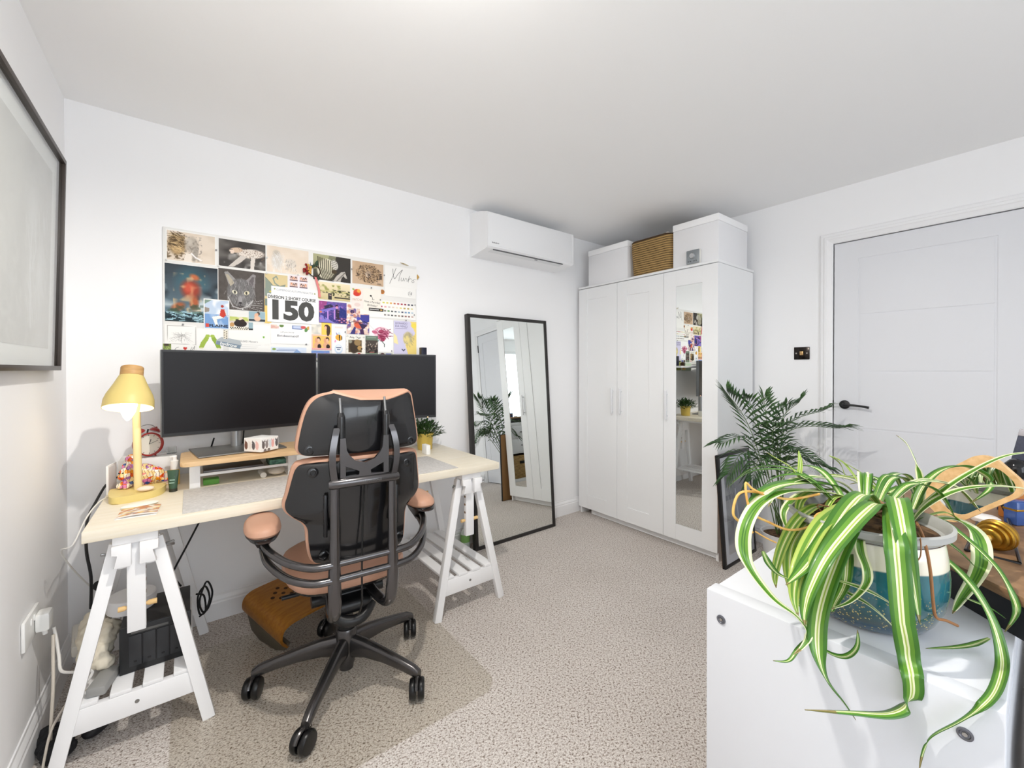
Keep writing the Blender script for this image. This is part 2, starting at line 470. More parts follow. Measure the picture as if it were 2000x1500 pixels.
# ================================================================== WARDROBE
M_ward = mat('wardrobe_white', (238, 239, 240), rough=.42)
M_mirror = mat('mirror_silver', (235, 238, 236), rough=.0, metal=1.)
M_gap = mat('shadow_joint_grey', (120, 120, 122), rough=.8)
WF, WB, WY0, WY1, WH = 2.613, 3.112, 1.276, 2.449, 1.90
t = thing('wardrobe', 'tall white three door wardrobe with a mirror door in the corner', 'wardrobe', (WF, WY0, 0))
def wl(x, y, z): return (x - WF, y - WY0, z)
b = MB()
b.box(wl(WF + .018, WY0, 0), wl(WB, WY0 + .018, WH - .018), .001)
b.box(wl(WF + .018, WY1 - .018, 0), wl(WB, WY1, WH - .018), .001)
b.box(wl(WB - .01, WY0 + .018, .05), wl(WB, WY1 - .018, WH - .018))
b.box(wl(WF + .03, WY0 + .018, .055), wl(WB, WY1 - .018, .072))
for yy in (1.654, 2.053): b.box(wl(WF + .03, yy - .009, .05), wl(WB - .01, yy + .009, WH - .018))
b.build('carcass', M_ward, t, smooth=False)
MB().box(wl(WF - .003, WY0 - .004, WH - .016), wl(WB + .002, WY1 + .004, WH), .0015).build('top_panel', M_ward, t)
MB().box(wl(WF + .045, WY0 + .02, .004), wl(WF + .06, WY1 - .1, .055)).build('plinth', M_ward, t, smooth=False)
def wdoor(y0, y1, iy0, iy1, iz0, iz1, hy, mirror):
    z0, z1 = .056, WH - .021
    b = MB(); T = .018
    b.box(wl(WF, y0, z0), wl(WF + T, iy0, z1), .0008); b.box(wl(WF, iy1, z0), wl(WF + T, y1, z1), .0008)
    b.box(wl(WF + .0006, iy0, z0), wl(WF + T, iy1, iz0), .0008); b.box(wl(WF + .0006, iy0, iz1), wl(WF + T, iy1, z1), .0008)
    b.box(wl(WF + .006, iy0, iz0), wl(WF + T - .002, iy1, iz1))
    d = b.build('door', M_ward, t, smooth=False)
    if mirror:
        MB().box(wl(WF + .003, iy0 + .001, iz0 + .001), wl(WF + .0055, iy1 - .001, iz1 - .001)).build('mirror_panel', M_mirror, d, smooth=False)
    h = MB()
    h.box(wl(WF - .026, hy - .008, .866), wl(WF - .016, hy + .008, 1.066), .003)
    for z in (.89, 1.042): h.cyl(wl(WF - .02, hy, z), wl(WF + .001, hy, z), .0045, 12)
    h.build('handle', mat('handle_white', (226, 227, 230), rough=.3), d)
wdoor(2.0545, WY1, 2.153, 2.357, .167, 1.786, 2.091, False)
wdoor(1.6555, 2.0515, 1.770, 1.958, .167, 1.770, 2.013, False)
wdoor(WY0, 1.6525, 1.377, 1.560, .162, 1.772, 1.625, True)

# boxes standing on the wardrobe
M_fab = mat('box_fabric_white', (236, 236, 238), rough=.7, bump=.15, bscale=250)
M_fab2 = mat('box_fabric_band', (246, 246, 247), rough=.6)
def store_box(y0, y1, z1, x0, x1, label):
    t = thing('storage_box', label, 'storage box', (x0, y0, WH), group='white storage boxes on the wardrobe')
    MB().box((0, 0, 0), (x1 - x0, y1 - y0, z1 - WH - .045), .006).build('body', M_fab, t)
    MB().box((-.002, -.002, z1 - WH - .045), (x1 - x0 + .002, y1 - y0 + .002, z1 - WH), .006).build('lid', M_fab2, t)
store_box(1.970, 2.362, 2.192, 2.632, 3.06, 'smaller white storage box by the wall corner, left of the woven basket')
store_box(1.283, 1.597, 2.198, 2.636, 3.04, 'bigger looking white storage box behind the silver dial device')
# basket
def weave_mat():
    m = bpy.data.materials.new('woven_straw'); m.use_nodes = True
    nt = m.node_tree; b = nt.nodes['Principled BSDF']; N = nt.nodes.new; L = nt.links.new
    tc = N('ShaderNodeTexCoord'); mp = N('ShaderNodeMapping'); L(tc.outputs['Object'], mp.inputs['Vector'])
    wv = N('ShaderNodeTexWave'); wv.bands_direction = 'Z'; wv.inputs['Scale'].default_value = 20; wv.inputs['Distortion'].default_value = .6; wv.inputs['Detail'].default_value = 2
    L(mp.outputs['Vector'], wv.inputs['Vector'])
    n = N('ShaderNodeTexNoise'); n.inputs['Scale'].default_value = 45; L(mp.outputs['Vector'], n.inputs['Vector'])
    cr = N('ShaderNodeValToRGB'); e = cr.color_ramp.elements
    e[0].position = .06; e[0].color = lin((74, 52, 26)); e[1].position = .34; e[1].color = lin((190, 155, 96))
    L(wv.outputs['Fac'], cr.inputs['Fac'])
    mx = N('ShaderNodeMix'); mx.data_type = 'RGBA'; mx.blend_type = 'MULTIPLY'; mx.inputs['Factor'].default_value = .5
    L(cr.outputs['Color'], mx.inputs['A']); L(n.outputs['Fac'], mx.inputs['B']); L(mx.outputs['Result'], b.inputs['Base Color'])
    b.inputs['Roughness'].default_value = .8
    bp = N('ShaderNodeBump'); bp.inputs['Strength'].default_value = .6; bp.inputs['Distance'].default_value = .004
    L(wv.outputs['Fac'], bp.inputs['Height']); L(bp.outputs['Normal'], b.inputs['Normal'])
    return m
M_weave = weave_mat()
def rrect(hx, hy, r, n=5):
    o = []
    for cx, cy, a0 in ((hx - r, hy - r, 0), (-hx + r, hy - r, 90), (-hx + r, -hy + r, 180), (hx - r, -hy + r, 270)):
        for k in range(n + 1):
            a = R(a0 + 90 * k / n); o.append((cx + r * math.cos(a), cy + r * math.sin(a)))
    return o
t = thing('woven_basket', 'brown woven straw basket between two white boxes on the wardrobe', 'basket', (2.80, 1.778, WH))
b = MB(); rings = []
for z, sx, sy in ((0, .155, .168), (.09, .162, .172), (.2, .168, .176), (.262, .168, .176)):
    rings.append([(x, y, z + (.012 * (y / .18) ** 2 * -1 if z > .25 else 0)) for x, y in rrect(sx, sy, .05)])
for z, sx, sy in ((.262, .160, .168), (.03, .150, .160)): rings.append([(x, y, z) for x, y in rrect(sx, sy, .045)])
b.loft(rings); b.build('basket_body', M_weave, t)
MB().tube([(x, y, .264 - .012 * (y / .18) ** 2) for x, y in rrect(.165, .173, .05)], .006, 8, closed=True).build('rim', mat('basket_rim_brown', (66, 46, 26), rough=.8), t)
o = MB(); o.ball((0, -.02, .275), .06, (1.4, 1.5, .45), 20); o.tube([(-.02, -.07, .29), (-.02, -.05, .31), (-.015, -.03, .29)], .012, 8, smooth=3)
o = o.build('folded_cloth', mat('cloth_offwhite', (228, 224, 216), rough=.9, bump=.4, bscale=40), None, sub=0)
o.location = (2.80, 1.778, WH); tag(o, 'off white folded cloth heaped inside the woven basket', 'cloth')
# dial device
t = thing('dial_thermostat', 'small silver square device with a round dial on the wardrobe top', 'thermostat', (2.6005 + .002, 1.438, WH))
MB().box((.008, -.046, 0), (.03, .046, .094), .006).build('back_case', mat('plastic_cream', (226, 224, 218), rough=.5), t)
MB().box((0, -.044, .002), (.010, .044, .092), .005).build('face_plate', mat('brushed_silver', (150, 156, 160), rough=.35, metal=.7), t)
MB().lathe([(.019, 0), (.019, .006), (.015, .012), (0, .012)], 28, Matrix.Translation((0, .0, .052)) @ Matrix.Rotation(-PI / 2, 4, 'Y')).build('dial', mat('dial_light', (196, 198, 200), rough=.25, metal=.6), t)
b = MB()
for y in (-.026, -.012, .014, .028): b.cyl((.001, y, .018), (-.002, y, .018), .004, 12)
b.build('button', mat('dial_dark', (96, 100, 104), rough=.4), t)

# ================================================================== AIR CONDITIONER
t = thing('air_conditioner', 'white wall mounted air conditioner high on the wall under the ceiling', 'air conditioner', (1.552, YB, 2.0))
M_ac = mat('plastic_ac_white', (240, 241, 243), rough=.32)
AL = .802
prof = [(-.001, -.004), (-.06, -.004), (-.165, .010), (-.207, .016), (-.219, .026), (-.220, .245), (-.215, .252), (-.13, .276), (-.04, .292), (-.001, .294)]
b = MB(); b.loft([[(x, y, z) for y, z in prof] for x in (0, AL)]); b.build('body', M_ac, t, ang=12)
MB().box((.018, -.2215, .034), (AL - .018, -.218, .246), .003).build('front_panel', M_ac, t)
f = MB(); f.hexa([(.05, -.150, .0055), (AL - .09, -.150, .0055), (AL - .09, -.200, .0125), (.05, -.200, .0125), (.05, -.150, .010), (AL - .09, -.150, .010), (AL - .09, -.200, .017), (.05, -.200, .017)]); f.build('air_flap', mat('plastic_flap', (228, 230, 232), rough=.35), t)
MB().box((.055, -.205, .008), (AL - .1, -.201, .0165)).build('outlet_slot', mat('slot_grey', (96, 98, 100), rough=.6), t)
b = MB()
for k, wd in enumerate((.006, .004, .006, .004, .006, .004, .005)): b.box((.034 + k * .0085, -.2222, .048), (.034 + k * .0085 + wd, -.2214, .054 if k % 2 else .056))
b.build('badge', mat('badge_grey', (120, 122, 126), rough=.5), t)
MB().box((.44, -.186, .006), (.463, -.178, .0105)).build('sensor_window', mat('sensor_grey', (150, 152, 155), rough=.3), t)
tag(MB().box((2.30, YB - .05, H - .03), (2.37, YB, H - .002), .004).build('pipe_cover', M_ac), 'short white pipe cover between air conditioner and ceiling', 'pipe cover')

# ================================================================== LIGHT SWITCH
t = thing('light_switch', 'dark chrome light switch plate on the wall beside the door', 'light switch', (XR, .999, 1.316))
MB().box((-.006, -.044, -.041), (0, .044, .041), .003).build('switch_plate', mat('black_nickel', (48, 44, 42), rough=.18, metal=.9), t)
MB().box((-.011, -.010, -.013), (-.005, .010, .013), .002).build('rocker', mat('rocker_brass', (196, 160, 110), rough=.25, metal=.6), t)
for y in (-.03, .03):
    MB().lathe([(.006, 0), (.005, .002), (0, .002)], 14, Matrix.Translation((-.006, y, 0)) @ Matrix.Rotation(-PI / 2, 4, 'Y')).build('screw', mat('screw_steel', (180, 178, 174), rough=.25, metal=1.), t)

# ================================================================== FLOOR MIRROR
M_frame = mat('frame_black', (40, 37, 36), rough=.45)
tl = math.atan2(.108, 1.60)
t = thing('floor_mirror', 'tall black framed floor mirror leaning against the wall right of the desk', 'mirror', (1.506, 2.337, 0))
t.rotation_euler = (-tl, 0, 0)
MWd, MHt, fw = .728, 1.598, .023
b = MB()
b.box((0, 0, 0), (fw, .04, MHt), .002); b.box((MWd - fw, 0, 0), (MWd, .04, MHt), .002)
b.box((fw, 0, 0), (MWd - fw, .04, fw), .002); b.box((fw, 0, MHt - fw), (MWd - fw, .04, MHt), .002)
b.build('frame', M_frame, t)
MB().box((fw, .006, fw), (MWd - fw, .010, MHt - fw)).build('mirror_glass', M_mirror, t, smooth=False)
MB().box((fw, .012, fw), (MWd - fw, .02, MHt - fw)).build('back_board', mat('mdf_brown', (150, 112, 70), rough=.8), t, smooth=False)

# ================================================================== DESK (top + two trestles)
def wood_mat(name, c1, c2, stretch, scale=6, rough=.5):
    return mat(name, c1, rough=rough, var=c2, vscale=scale, stretch=stretch)
M_birch = wood_mat('birch_veneer', (235, 227, 210), (229, 219, 198), (1.2, 18, 18), 5, .42)
DX0, DX1, DYF, DYB, DT, DZ = -.256, 1.281, 1.765, 2.478, .034, .7275
tag(MB().box((DX0, DYF, DZ - DT), (DX1, DYB, DZ), .0015).build('worktop', M_birch), 'long pale birch worktop lying across two white trestles', 'desk')
M_tres = mat('trestle_white', (240, 240, 241), rough=.4)
M_bolt = mat('bolt_zinc', (150, 150, 150), rough=.3, metal=.9)
M_dowel = mat('dowel_beech', (222, 186, 128), rough=.6)
def trestle(cx, label):
    t = thing('trestle', label, 'trestle', (cx, DYF, 0), group='white desk trestles')
    L_ = .645; tz = DZ - DT
    fy, by = .016, L_ - .006
    for y, inn in ((fy, .03), (by, -.03)):
        for s in (-1, 1):
            b = MB(); b.bar((s * .187, y + .018 * (1 if inn > 0 else -1), -.0), (s * .048, y + .018 * (1 if inn > 0 else -1) + inn, tz - .035), .036, .028, (1, 0, 0), .002)
            # flat feet
            bmesh.ops.bisect_plane(b.bm, geom=b.bm.verts[:] + b.bm.edges[:] + b.bm.faces[:], plane_co=(0, 0, .0005), plane_no=(0, 0, -1), clear_outer=True)
            bmesh.ops.holes_fill(b.bm, edges=b.bm.edges)
            b.build('leg', M_tres, t)
        # tie rail + bolt
        yy = y + .022 * (1 if inn > 0 else -1) + (.008 if inn > 0 else -.008)
        b = MB(); b.hexa([(-.160, yy - .012, .106), (.160, yy - .012, .106), (.160, yy + .012, .106), (-.160, yy + .012, .106), (-.147, yy - .012, .180), (.147, yy - .012, .180), (.147, yy + .012, .180), (-.147, yy + .012, .180)], .002)
        r = b.build('rail', M_tres, t)
        k = MB(); k.cyl((.0, yy - .0135, .146), (0, yy - .011, .146), .006, 12); k.build('bolt', M_bolt, r)
        # inner head block under the beam
        yb_ = y + (.055 if inn > 0 else -.055)
        b = MB(); b.box((-.058, yb_ - .012, tz - .12), (.058, yb_ + .012, tz - .03), .002); b.build('head_block', M_tres, t)
        # height post with peg holes and beech peg
        b = MB(); yp = y + (.03 if inn > 0 else -.03); b.box((-.023, yp - .012, .372), (.023, yp + .012, tz - .028), .002)
        p = b.build('height_post', M_tres, t)
        for q in range(4):
            k = MB(); k.cyl((-.0235, yp, .49 + q * .04), (.0235, yp, .49 + q * .04), .006, 12); k.build('peg_hole', mat('hole_dark', (120, 92, 62), rough=.9), p)
        k = MB(); k.tube([(-.045, yp, .45), (-.03, yp, .45), (-.025, yp, .45), (.025, yp, .45), (.03, yp, .45), (.05, yp, .45)], [.008, .008, .0055, .0055, .0085, .0085], 12); k.build('peg', M_dowel, p)
    # beam under the top with two hook brackets at each end
    b = MB(); b.box((-.055, .02, tz - .03), (.055, L_ - .012, tz), .002); b.build('top_beam', M_tres, t)
    for y in (.018, L_ - .018):
        for s in (-1, 1):
            b = MB()
            pl = [(.010 * s, tz - .03), (.056 * s, tz - .03), (.056 * s, tz - .058), (.040 * s, tz - .058), (.052 * s, tz - .098), (.010 * s, tz - .098)]
            b.prism(pl if s > 0 else pl[::-1], -.011, .011, Matrix.Translation((0, y, 0)) @ Matrix.Rotation(PI / 2, 4, 'X'), .0015)
            b.build('hook_bracket', M_tres, t)
    for k in range(4):
        x = -.117 + k * .078
        MB().box((x - .026, .036, .181), (x + .026, L_ - .03, .194), .002).build('slat', M_tres, t)
    n = MB(); n.cyl((.05, .075, tz - .075), (.075, .075, tz - .075), .007, 12); n.bar((.068, .06, tz - .066), (.095, .05, tz - .058), .008, .006, (0, 0, 1)); n.bar((.068, .09, tz - .08), (.095, .1, tz - .084), .008, .006, (0, 0, 1))
    n.build('wing_nut', M_bolt, t)
    n = MB(); n.cyl((-.05, .075, tz - .075), (-.075, .075, tz - .075), .007, 12); n.bar((-.068, .06, tz - .066), (-.085, .055, tz - .06), .008, .006, (0, 0, 1)); n.build('wing_nut', M_bolt, t)
trestle(-.137, 'white wooden trestle under the left desk end, black drive box on its slats')
trestle(1.123, 'white wooden trestle under the right desk end beside the floor mirror')

# ================================================================== PICTURES
t = thing('framed_picture', 'large dark framed pale picture hanging on the left wall', 'picture', (XL, 1.50, 1.212))
t.rotation_euler = (0, R(1.3), 0)
W_, H_ = .724, .770
b = MB()
for lo, hi in (((0, 0), (W_, .016)), ((0, H_ - .016), (W_, H_)), ((0, .016), (.016, H_ - .016)), ((W_ - .016, .016), (W_, H_ - .016))):
    b.box((.002, lo[0], lo[1]), (.03, hi[0], hi[1]), .001)
b.build('frame', mat('frame_dark_brown', (58, 50, 46), rough=.4), t)
MB().box((.004, .016, .016), (.008, W_ - .016, H_ - .016)).build('mount', mat('mount_white', (238, 238, 234), rough=.8), t, smooth=False)
P = Pic(110, 110, (206, 204, 198)).noise(4, (190, 188, 182), .3, .7, .6).noise(30, (216, 214, 208), .4, .8, .5)
P.ell(.62, .34, .12, .2, (232, 232, 230), .3, .8, .6).ell(.78, .6, .09, .22, (236, 236, 234), .1, .9, .6)
P.line([(.62, .4), (.6, .6), (.63, .9)], .012, (230, 230, 228), .8).line([(.63, .62), (.7, .5), (.68, .36)], .01, (228, 228, 226), .8)
P.hatch(60, (.5, .2, .9, .8), (230, 230, 228), .1, .006, 1.2, .5, .5).noise(3, (222, 221, 216), .5, .9, .5, (0, .8, 1, 1))
def toleft(c):   # sheet in the y-z plane facing +x
    o = c.copy(); o[:, 1] = c[:, 0]; o[:, 0] = .0088; return o
o = pic_mesh('art_print', P, .075, H_ - .075, W_ - .075, .075, 0, t, mat_attr('print_matt', .75), toleft)
gl = bpy.data.materials.new('picture_glass'); gl.use_nodes = True
nt = gl.node_tree; nt.nodes.clear(); N = nt.nodes.new
ou = N('ShaderNodeOutputMaterial'); mxs = N('ShaderNodeMixShader'); tr = N('ShaderNodeBsdfTransparent'); gg = N('ShaderNodeBsdfGlossy'); lw = N('ShaderNodeMath'); lw.operation = 'MULTIPLY_ADD'; lw.inputs[1].default_value = .9; lw.inputs[2].default_value = .035; fw_ = N('ShaderNodeLayerWeight'); pw = N('ShaderNodeMath'); pw.operation = 'POWER'; pw.inputs[1].default_value = 5; nt.links.new(fw_.outputs['Facing'], pw.inputs[0]); nt.links.new(pw.outputs[0], lw.inputs[0])
gg.inputs['Roughness'].default_value = .02; tr.inputs['Color'].default_value = (.97, .98, .98, 1)
nt.links.new(lw.outputs[0], mxs.inputs['Fac']); nt.links.new(tr.outputs['BSDF'], mxs.inputs[1]); nt.links.new(gg.outputs['BSDF'], mxs.inputs[2]); nt.links.new(mxs.outputs['Shader'], ou.inputs['Surface'])
M_glass = gl
MB().box((.020, .016, .016), (.022, W_ - .016, H_ - .016)).build('glazing', M_glass, t, smooth=False)

tl2 = math.atan2(.05, .69)
t = thing('leaning_picture', 'black framed photograph leaning on the wardrobe side on the carpet', 'picture', (2.556, 1.196, 0))
t.rotation_euler = (-tl2, 0, 0)
LW, LH, lf = .43, .685, .020
b = MB()
for lo, hi in (((0, 0), (LW, lf)), ((0, LH - lf), (LW, LH)), ((0, lf), (lf, LH - lf)), ((LW - lf, lf), (LW, LH - lf))):
    b.box((lo[0], 0, lo[1]), (hi[0], .02, hi[1]), .001)
b.build('frame', M_blk, t)
MB().box((lf, .004, lf), (LW - lf, .008, LH - lf)).build('mount', mat('mount_lilac', (222, 222, 230), rough=.8), t, smooth=False)
P = Pic(80, 140, (150, 152, 160)).grad((120, 122, 130), (196, 192, 194)).noise(5, (92, 94, 104), .45, .8, .6)
P.rect(0, .0, 1, .12, (98, 98, 104), .8).rect(0, .34, 1, .40, (84, 88, 98), .8).ell(.5, .55, .16, .3, (134, 140, 156), .1, .3, .9).line([(.44, .3), (.5, .6), (.48, .78)], .012, (214, 218, 228)).ell(.52, .8, .13, .05, (168, 174, 188), 0, .5)
P.rect(0, .9, 1, 1, (204, 200, 202), .7).hatch(30, (0, .1, .4, .5), (180, 182, 190), .2, .004, 1.3, .2, .4)
pic_mesh('photo_print', P, lf + .045, LH - lf - .05, LW - lf - .045, lf + .05, .0035, t, mat_attr('print_matt'))
MB().box((lf, .0015, lf), (LW - lf, .0025, LH - lf)).build('glazing', M_glass, t, smooth=False)
MB().box((.004, .019, .004), (LW - .004, .023, LH - .004)).build('back_board', mat('mdf_brown', (150, 112, 70), rough=.8), t, smooth=False)

# ================================================================== CUBE CHEST
M_chest = mat('chest_white', (214, 216, 221), rough=.45)
CX0, CX1, CY0, CY1, CZ = .838, 2.300, .034, .431, .765
t = thing('cube_chest', 'white open cube shelf unit with drawers and baskets in the right foreground', 'shelf unit', (CX0, CY0, 0))
LX, LY = CX1 - CX0, CY1 - CY0; tk = .038
MB().box((0, 0, 0), (tk, LY, CZ), .0015).build('side_panel', M_chest, t)
MB().box((LX - tk, 0, 0), (LX, LY, CZ), .0015).build('side_panel', M_chest, t)
MB().box((tk, .001, CZ - tk - .001), (LX - tk, LY - .006, CZ - .001), .001).build('top_panel', M_chest, t)
MB().box((tk, .001, 0), (LX - tk, LY - .006, tk), .001).build('bottom_panel', M_chest, t)
b = MB(); zc = .372
b.box((tk, .002, zc - .008), (LX - tk, LY - .008, zc + .008))
cw = (LX - 2 * tk - 3 * .016) / 4
for k in range(1, 4):
    x = tk + k * cw + (k - 1) * .016; b.box((x, .002, tk), (x + .016, LY - .008, CZ - tk))
b.build('divider', M_chest, t, smooth=False)
MB().box((tk, .0, tk), (LX - tk, .004, CZ - tk)).build('back_panel', M_chest, t, smooth=False)
for y in (.036, LY - .030):
    MX = Matrix.Translation((-.0002, y, CZ - .050)) @ Matrix.Rotation(-PI / 2, 4, 'Y')
    s_ = MB(); s_.lathe([(.0085, 0), (.0085, .0012), (.006, .0016), (.005, .0004), (0, .0004)], 24, MX); lab(s_.build('cam_bolt', mat('cam_bolt_dark', (120, 122, 130), rough=.3, metal=.8), t), 'round dark steel bolt in the white side panel')
    k = MB(); k.lathe([(.0036, .0004), (.003, .002), (0, .002)], 6, MX); k.build('bolt_head', mat('screw_steel', (180, 178, 174)), t)
for k in range(4):
    x0 = tk + k * (cw + .016)
    for z0, z1 in ((zc + .010, zc + .010 + (CZ - tk - zc - .012) / 2 - .001), (zc + .010 + (CZ - tk - zc - .012) / 2 + .001, CZ - tk - .002)):
        d = MB().box((x0 + .002, .03, z0), (x0 + cw - .002, LY - .004, z1), .001).build('drawer', M_chest, t)
        kb = MB(); kb.lathe([(.006, 0), (.006, .012), (.011, .018), (.009, .024), (0, .025)], 16, Matrix.Translation((x0 + cw / 2, LY - .004, (z0 + z1) / 2)) @ Matrix.Rotation(-PI / 2, 4, 'X')); kb.build('knob', M_bolt, d)
names = ('leftmost', 'second', 'third', 'rightmost')
for k in range(4):
    x0 = tk + k * (cw + .016)
    tb = thing('cube_basket', 'woven brown basket in the lower chest cubes, number %d from the plant end' % (k + 1), 'basket', (CX0 + x0 + cw / 2, CY0 + LY / 2 + .012, tk), group='baskets in the chest cubes')
    MB().box((-cw / 2 + .012, -LY / 2 + .03, .0005), (cw / 2 - .012, LY / 2 - .028, .30), .012).build('basket_body', M_weave, tb)
    MB().box((-.04, LY / 2 - .0285, .19), (.04, LY / 2 - .026, .225), .001).build('grip_hole', mat('hole_black', (16, 14, 12), rough=.9), tb)
# ================================================================== PIN BOARD ON THE BACK WALL
BY = YB - .012            # front of the board
M_board = mat('board_white', (232, 231, 228), rough=.8)
M_paper = mat('paper_white', (240, 239, 236), rough=.8)
M_print = mat_attr('print_matt')
M_ink = mat('ink_black', (40, 40, 42), rough=.7)
M_inkg = mat('ink_grey', (120, 120, 122), rough=.7)
t = thing('pin_board', 'wide white pin board crowded with pictures above the two monitors', 'pin board', (-.092, YB, 1.262))
MB().box((0, -.012, 0), (1.238, -.0012, .603), .002).build('board_panel', M_board, t)  # the white pin board itself, papers lie on its front
def pat(u, v, c0=BY): return at(u, v, y=c0)

def sheet(name, label, cat, tl, br, P=None, margin=0., lift=1, group='papers pinned to the board', shear=0., paper=None, mb=None):
    """one pinned paper: thin sheet with its printed picture as a part"""
    a, c = pat(*tl), pat(*br)
    x0, x1, z1, z0 = a.x, c.x, a.z, c.z
    y = BY - .0008 * lift
    t = thing(name, label, cat, (x0, y, z0), group=group)
    w, h = x1 - x0, z1 - z0
    MB().box((0, -.0004, 0), (w, .0004, h)).build('paper', paper or M_paper, t, smooth=False)
    if P is not None:
        mb = margin if mb is None else mb
        pic_mesh('picture', P, margin, h - margin, w - margin, mb, -.0007, t, M_print)
    return t, w, h

rg = random.Random(3)
# ---- 1 lion and elephant
P = Pic(90, 60, (226, 212, 196)).noise(5, (214, 198, 180), .3, .8, .6)
P.ell(.2, .45, .22, .42, (150, 124, 88), 0, .35).noise(22, (88, 70, 46), .5, .8, .8, (0, .05, .4, .95)).ell(.2, .58, .12, .24, (196, 164, 118), 0, .4, .8)
P.hatch(80, (0, .0, .3, .5), (92, 74, 50), .12, .012, .3, .7, .8).hatch(50, (.02, .05, .35, .7), (226, 196, 146), .14, .01, .2, .8, .6)
P.ell(.5, .4, .17, .34, (176, 166, 154), .1, .4, .9).ell(.58, .7, .07, .34, (160, 152, 142), .2, .4, .9).ell(.46, .3, .08, .16, (208, 200, 188), 0, .6, .6).noise(26, (126, 118, 110), .55, .85, .6, (.35, .1, .72, .95))
P.line([(.5, .7), (.58, .82), (.7, .9)], .03, (246, 240, 238)).poly([(.33, 1), (.38, .72), (.5, .72), (.5, 1)], (236, 226, 214))
sheet('art_print', 'beige drawing of a lion beside an elephant, top left corner of the board', 'art print', (323.5, 446.5), (422, 520), P, .004)
# ---- 2 cheetah
P = Pic(90, 64, (104, 100, 96)).noise(4, (60, 56, 54), .3, .8, .9).noise(6, (190, 188, 184), .6, .95, .8, (.1, .5, 1, 1))
P.ell(.68, .42, .34, .2, (224, 214, 204), -.1, .25).ell(.36, .35, .16, .11, (214, 188, 164), -.25, .25).ell(.27, .42, .06, .1, (232, 212, 196), 0, .3).poly([(.45, .55), (.6, .55), (.44, .82), (.3, .98), (.2, .98)], (206, 198, 190)).poly([(.68, .5), (.78, .5), (.74, 1), (.66, 1)], (220, 212, 204))
for _ in range(150):
    u, v = rg.uniform(.4, 1), rg.uniform(.26, .6); P.ell(u, v, .008, .012, (120, 100, 84), 0, 0, .8)
P.line([(.24, .36), (.28, .34)], .012, (40, 34, 30)).ell(.23, .45, .02, .02, (34, 30, 28))
sheet('art_print', 'drawing of a walking cheetah on a smoky dark background', 'art print', (426.5, 464.5), (519, 530), P, .001)
# ---- 3 pale lion with zebra
P = Pic(80, 56, (228, 212, 194)).noise(4, (240, 228, 214), .3, .8, .7).ell(.24, .55, .17, .42, (206, 202, 196), 0, .5, .8).ell(.22, .25, .1, .14, (186, 178, 166), 0, .5, .7).ell(.56, .6, .16, .24, (214, 206, 196), .6, .4, .8)
P.hatch(50, (.1, .2, .4, .9), (232, 230, 228), .14, .008, 1.4, .4, .7).hatch(40, (.45, .45, .7, .85), (150, 140, 132), .1, .006, 1.9, .3, .6).noise(9, (244, 238, 230), .6, .9, .7, (0, .6, 1, 1))
sheet('art_print', 'very pale drawing of a lion with a zebra, third in the top row', 'art print', (520.5, 478), (603, 540), P, .001)
# ---- 5 zebra and foal
P = Pic(80, 64, (92, 88, 70)).grad((140, 140, 112), (54, 50, 44)).poly([(0, 0), (.42, 0), (.3, .5), (0, .6)], (180, 178, 138), .8).poly([(.6, 0), (1, 0), (1, 1), (.5, 1)], (50, 46, 44), .9)
P.ell(.34, .55, .26, .44, (226, 220, 196), .15, .15)
for k in range(9): P.line([(.12 + k * .055, .1 + k * .02), (.14 + k * .05, .5 + k * .02), (.26 + k * .045, .96)], .022, (66, 62, 46), .9)
P.ell(.56, .34, .1, .22, (214, 210, 200), -.2, .2)
for k in range(6): P.line([(.48, .16 + k * .07), (.62, .2 + k * .07)], .014, (70, 64, 54), .8)
P.ell(.55, .62, .07, .08, (74, 62, 44)).poly([(.52, 1), (.6, .8), (.74, .6), (.84, .56), (.9, .82), (.86, .84), (.8, .74), (.74, .86), (.72, 1)], (186, 180, 172))
for k in range(8): P.line([(.6 + k * .03, .98 - k * .05), (.66 + k * .03, .94 - k * .05)], .012, (58, 52, 48), .9)
sheet('photo', 'photo of a zebra with its foal on a dark background', 'photo', (611, 494), (685, 554), P, .001)
# ---- 6 leopard
P = Pic(70, 60, (204, 176, 148)).noise(5, (188, 158, 128), .3, .8, .6)
P.ell(.52, .5, .42, .44, (160, 132, 102), 0, .2, .8)
for _ in range(420):
    a, r_ = rg.uniform(0, 2 * PI), math.sqrt(rg.random()) * .42; P.ell(.52 + r_ * math.cos(a), .5 + r_ * math.sin(a), rg.uniform(.012, .03), rg.uniform(.012, .03), rg.choice([(84, 64, 48), (120, 96, 70), (206, 180, 146), (58, 46, 40), (180, 150, 116)]), 0, 0, .75)
P.ell(.5, .5, .13, .16, (170, 150, 134), 0, .5, .7).line([(.42, .5), (.46, .62), (.5, .66)], .012, (236, 226, 210)).ell(.53, .55, .03, .03, (40, 34, 30)).noise(8, (70, 58, 50), .6, .9, .8, (.7, .5, .95, .95))
sheet('art_print', 'tan drawing of a spotted leopard curled in the undergrowth', 'art print', (687.5, 508), (749, 560.5), P, .001)
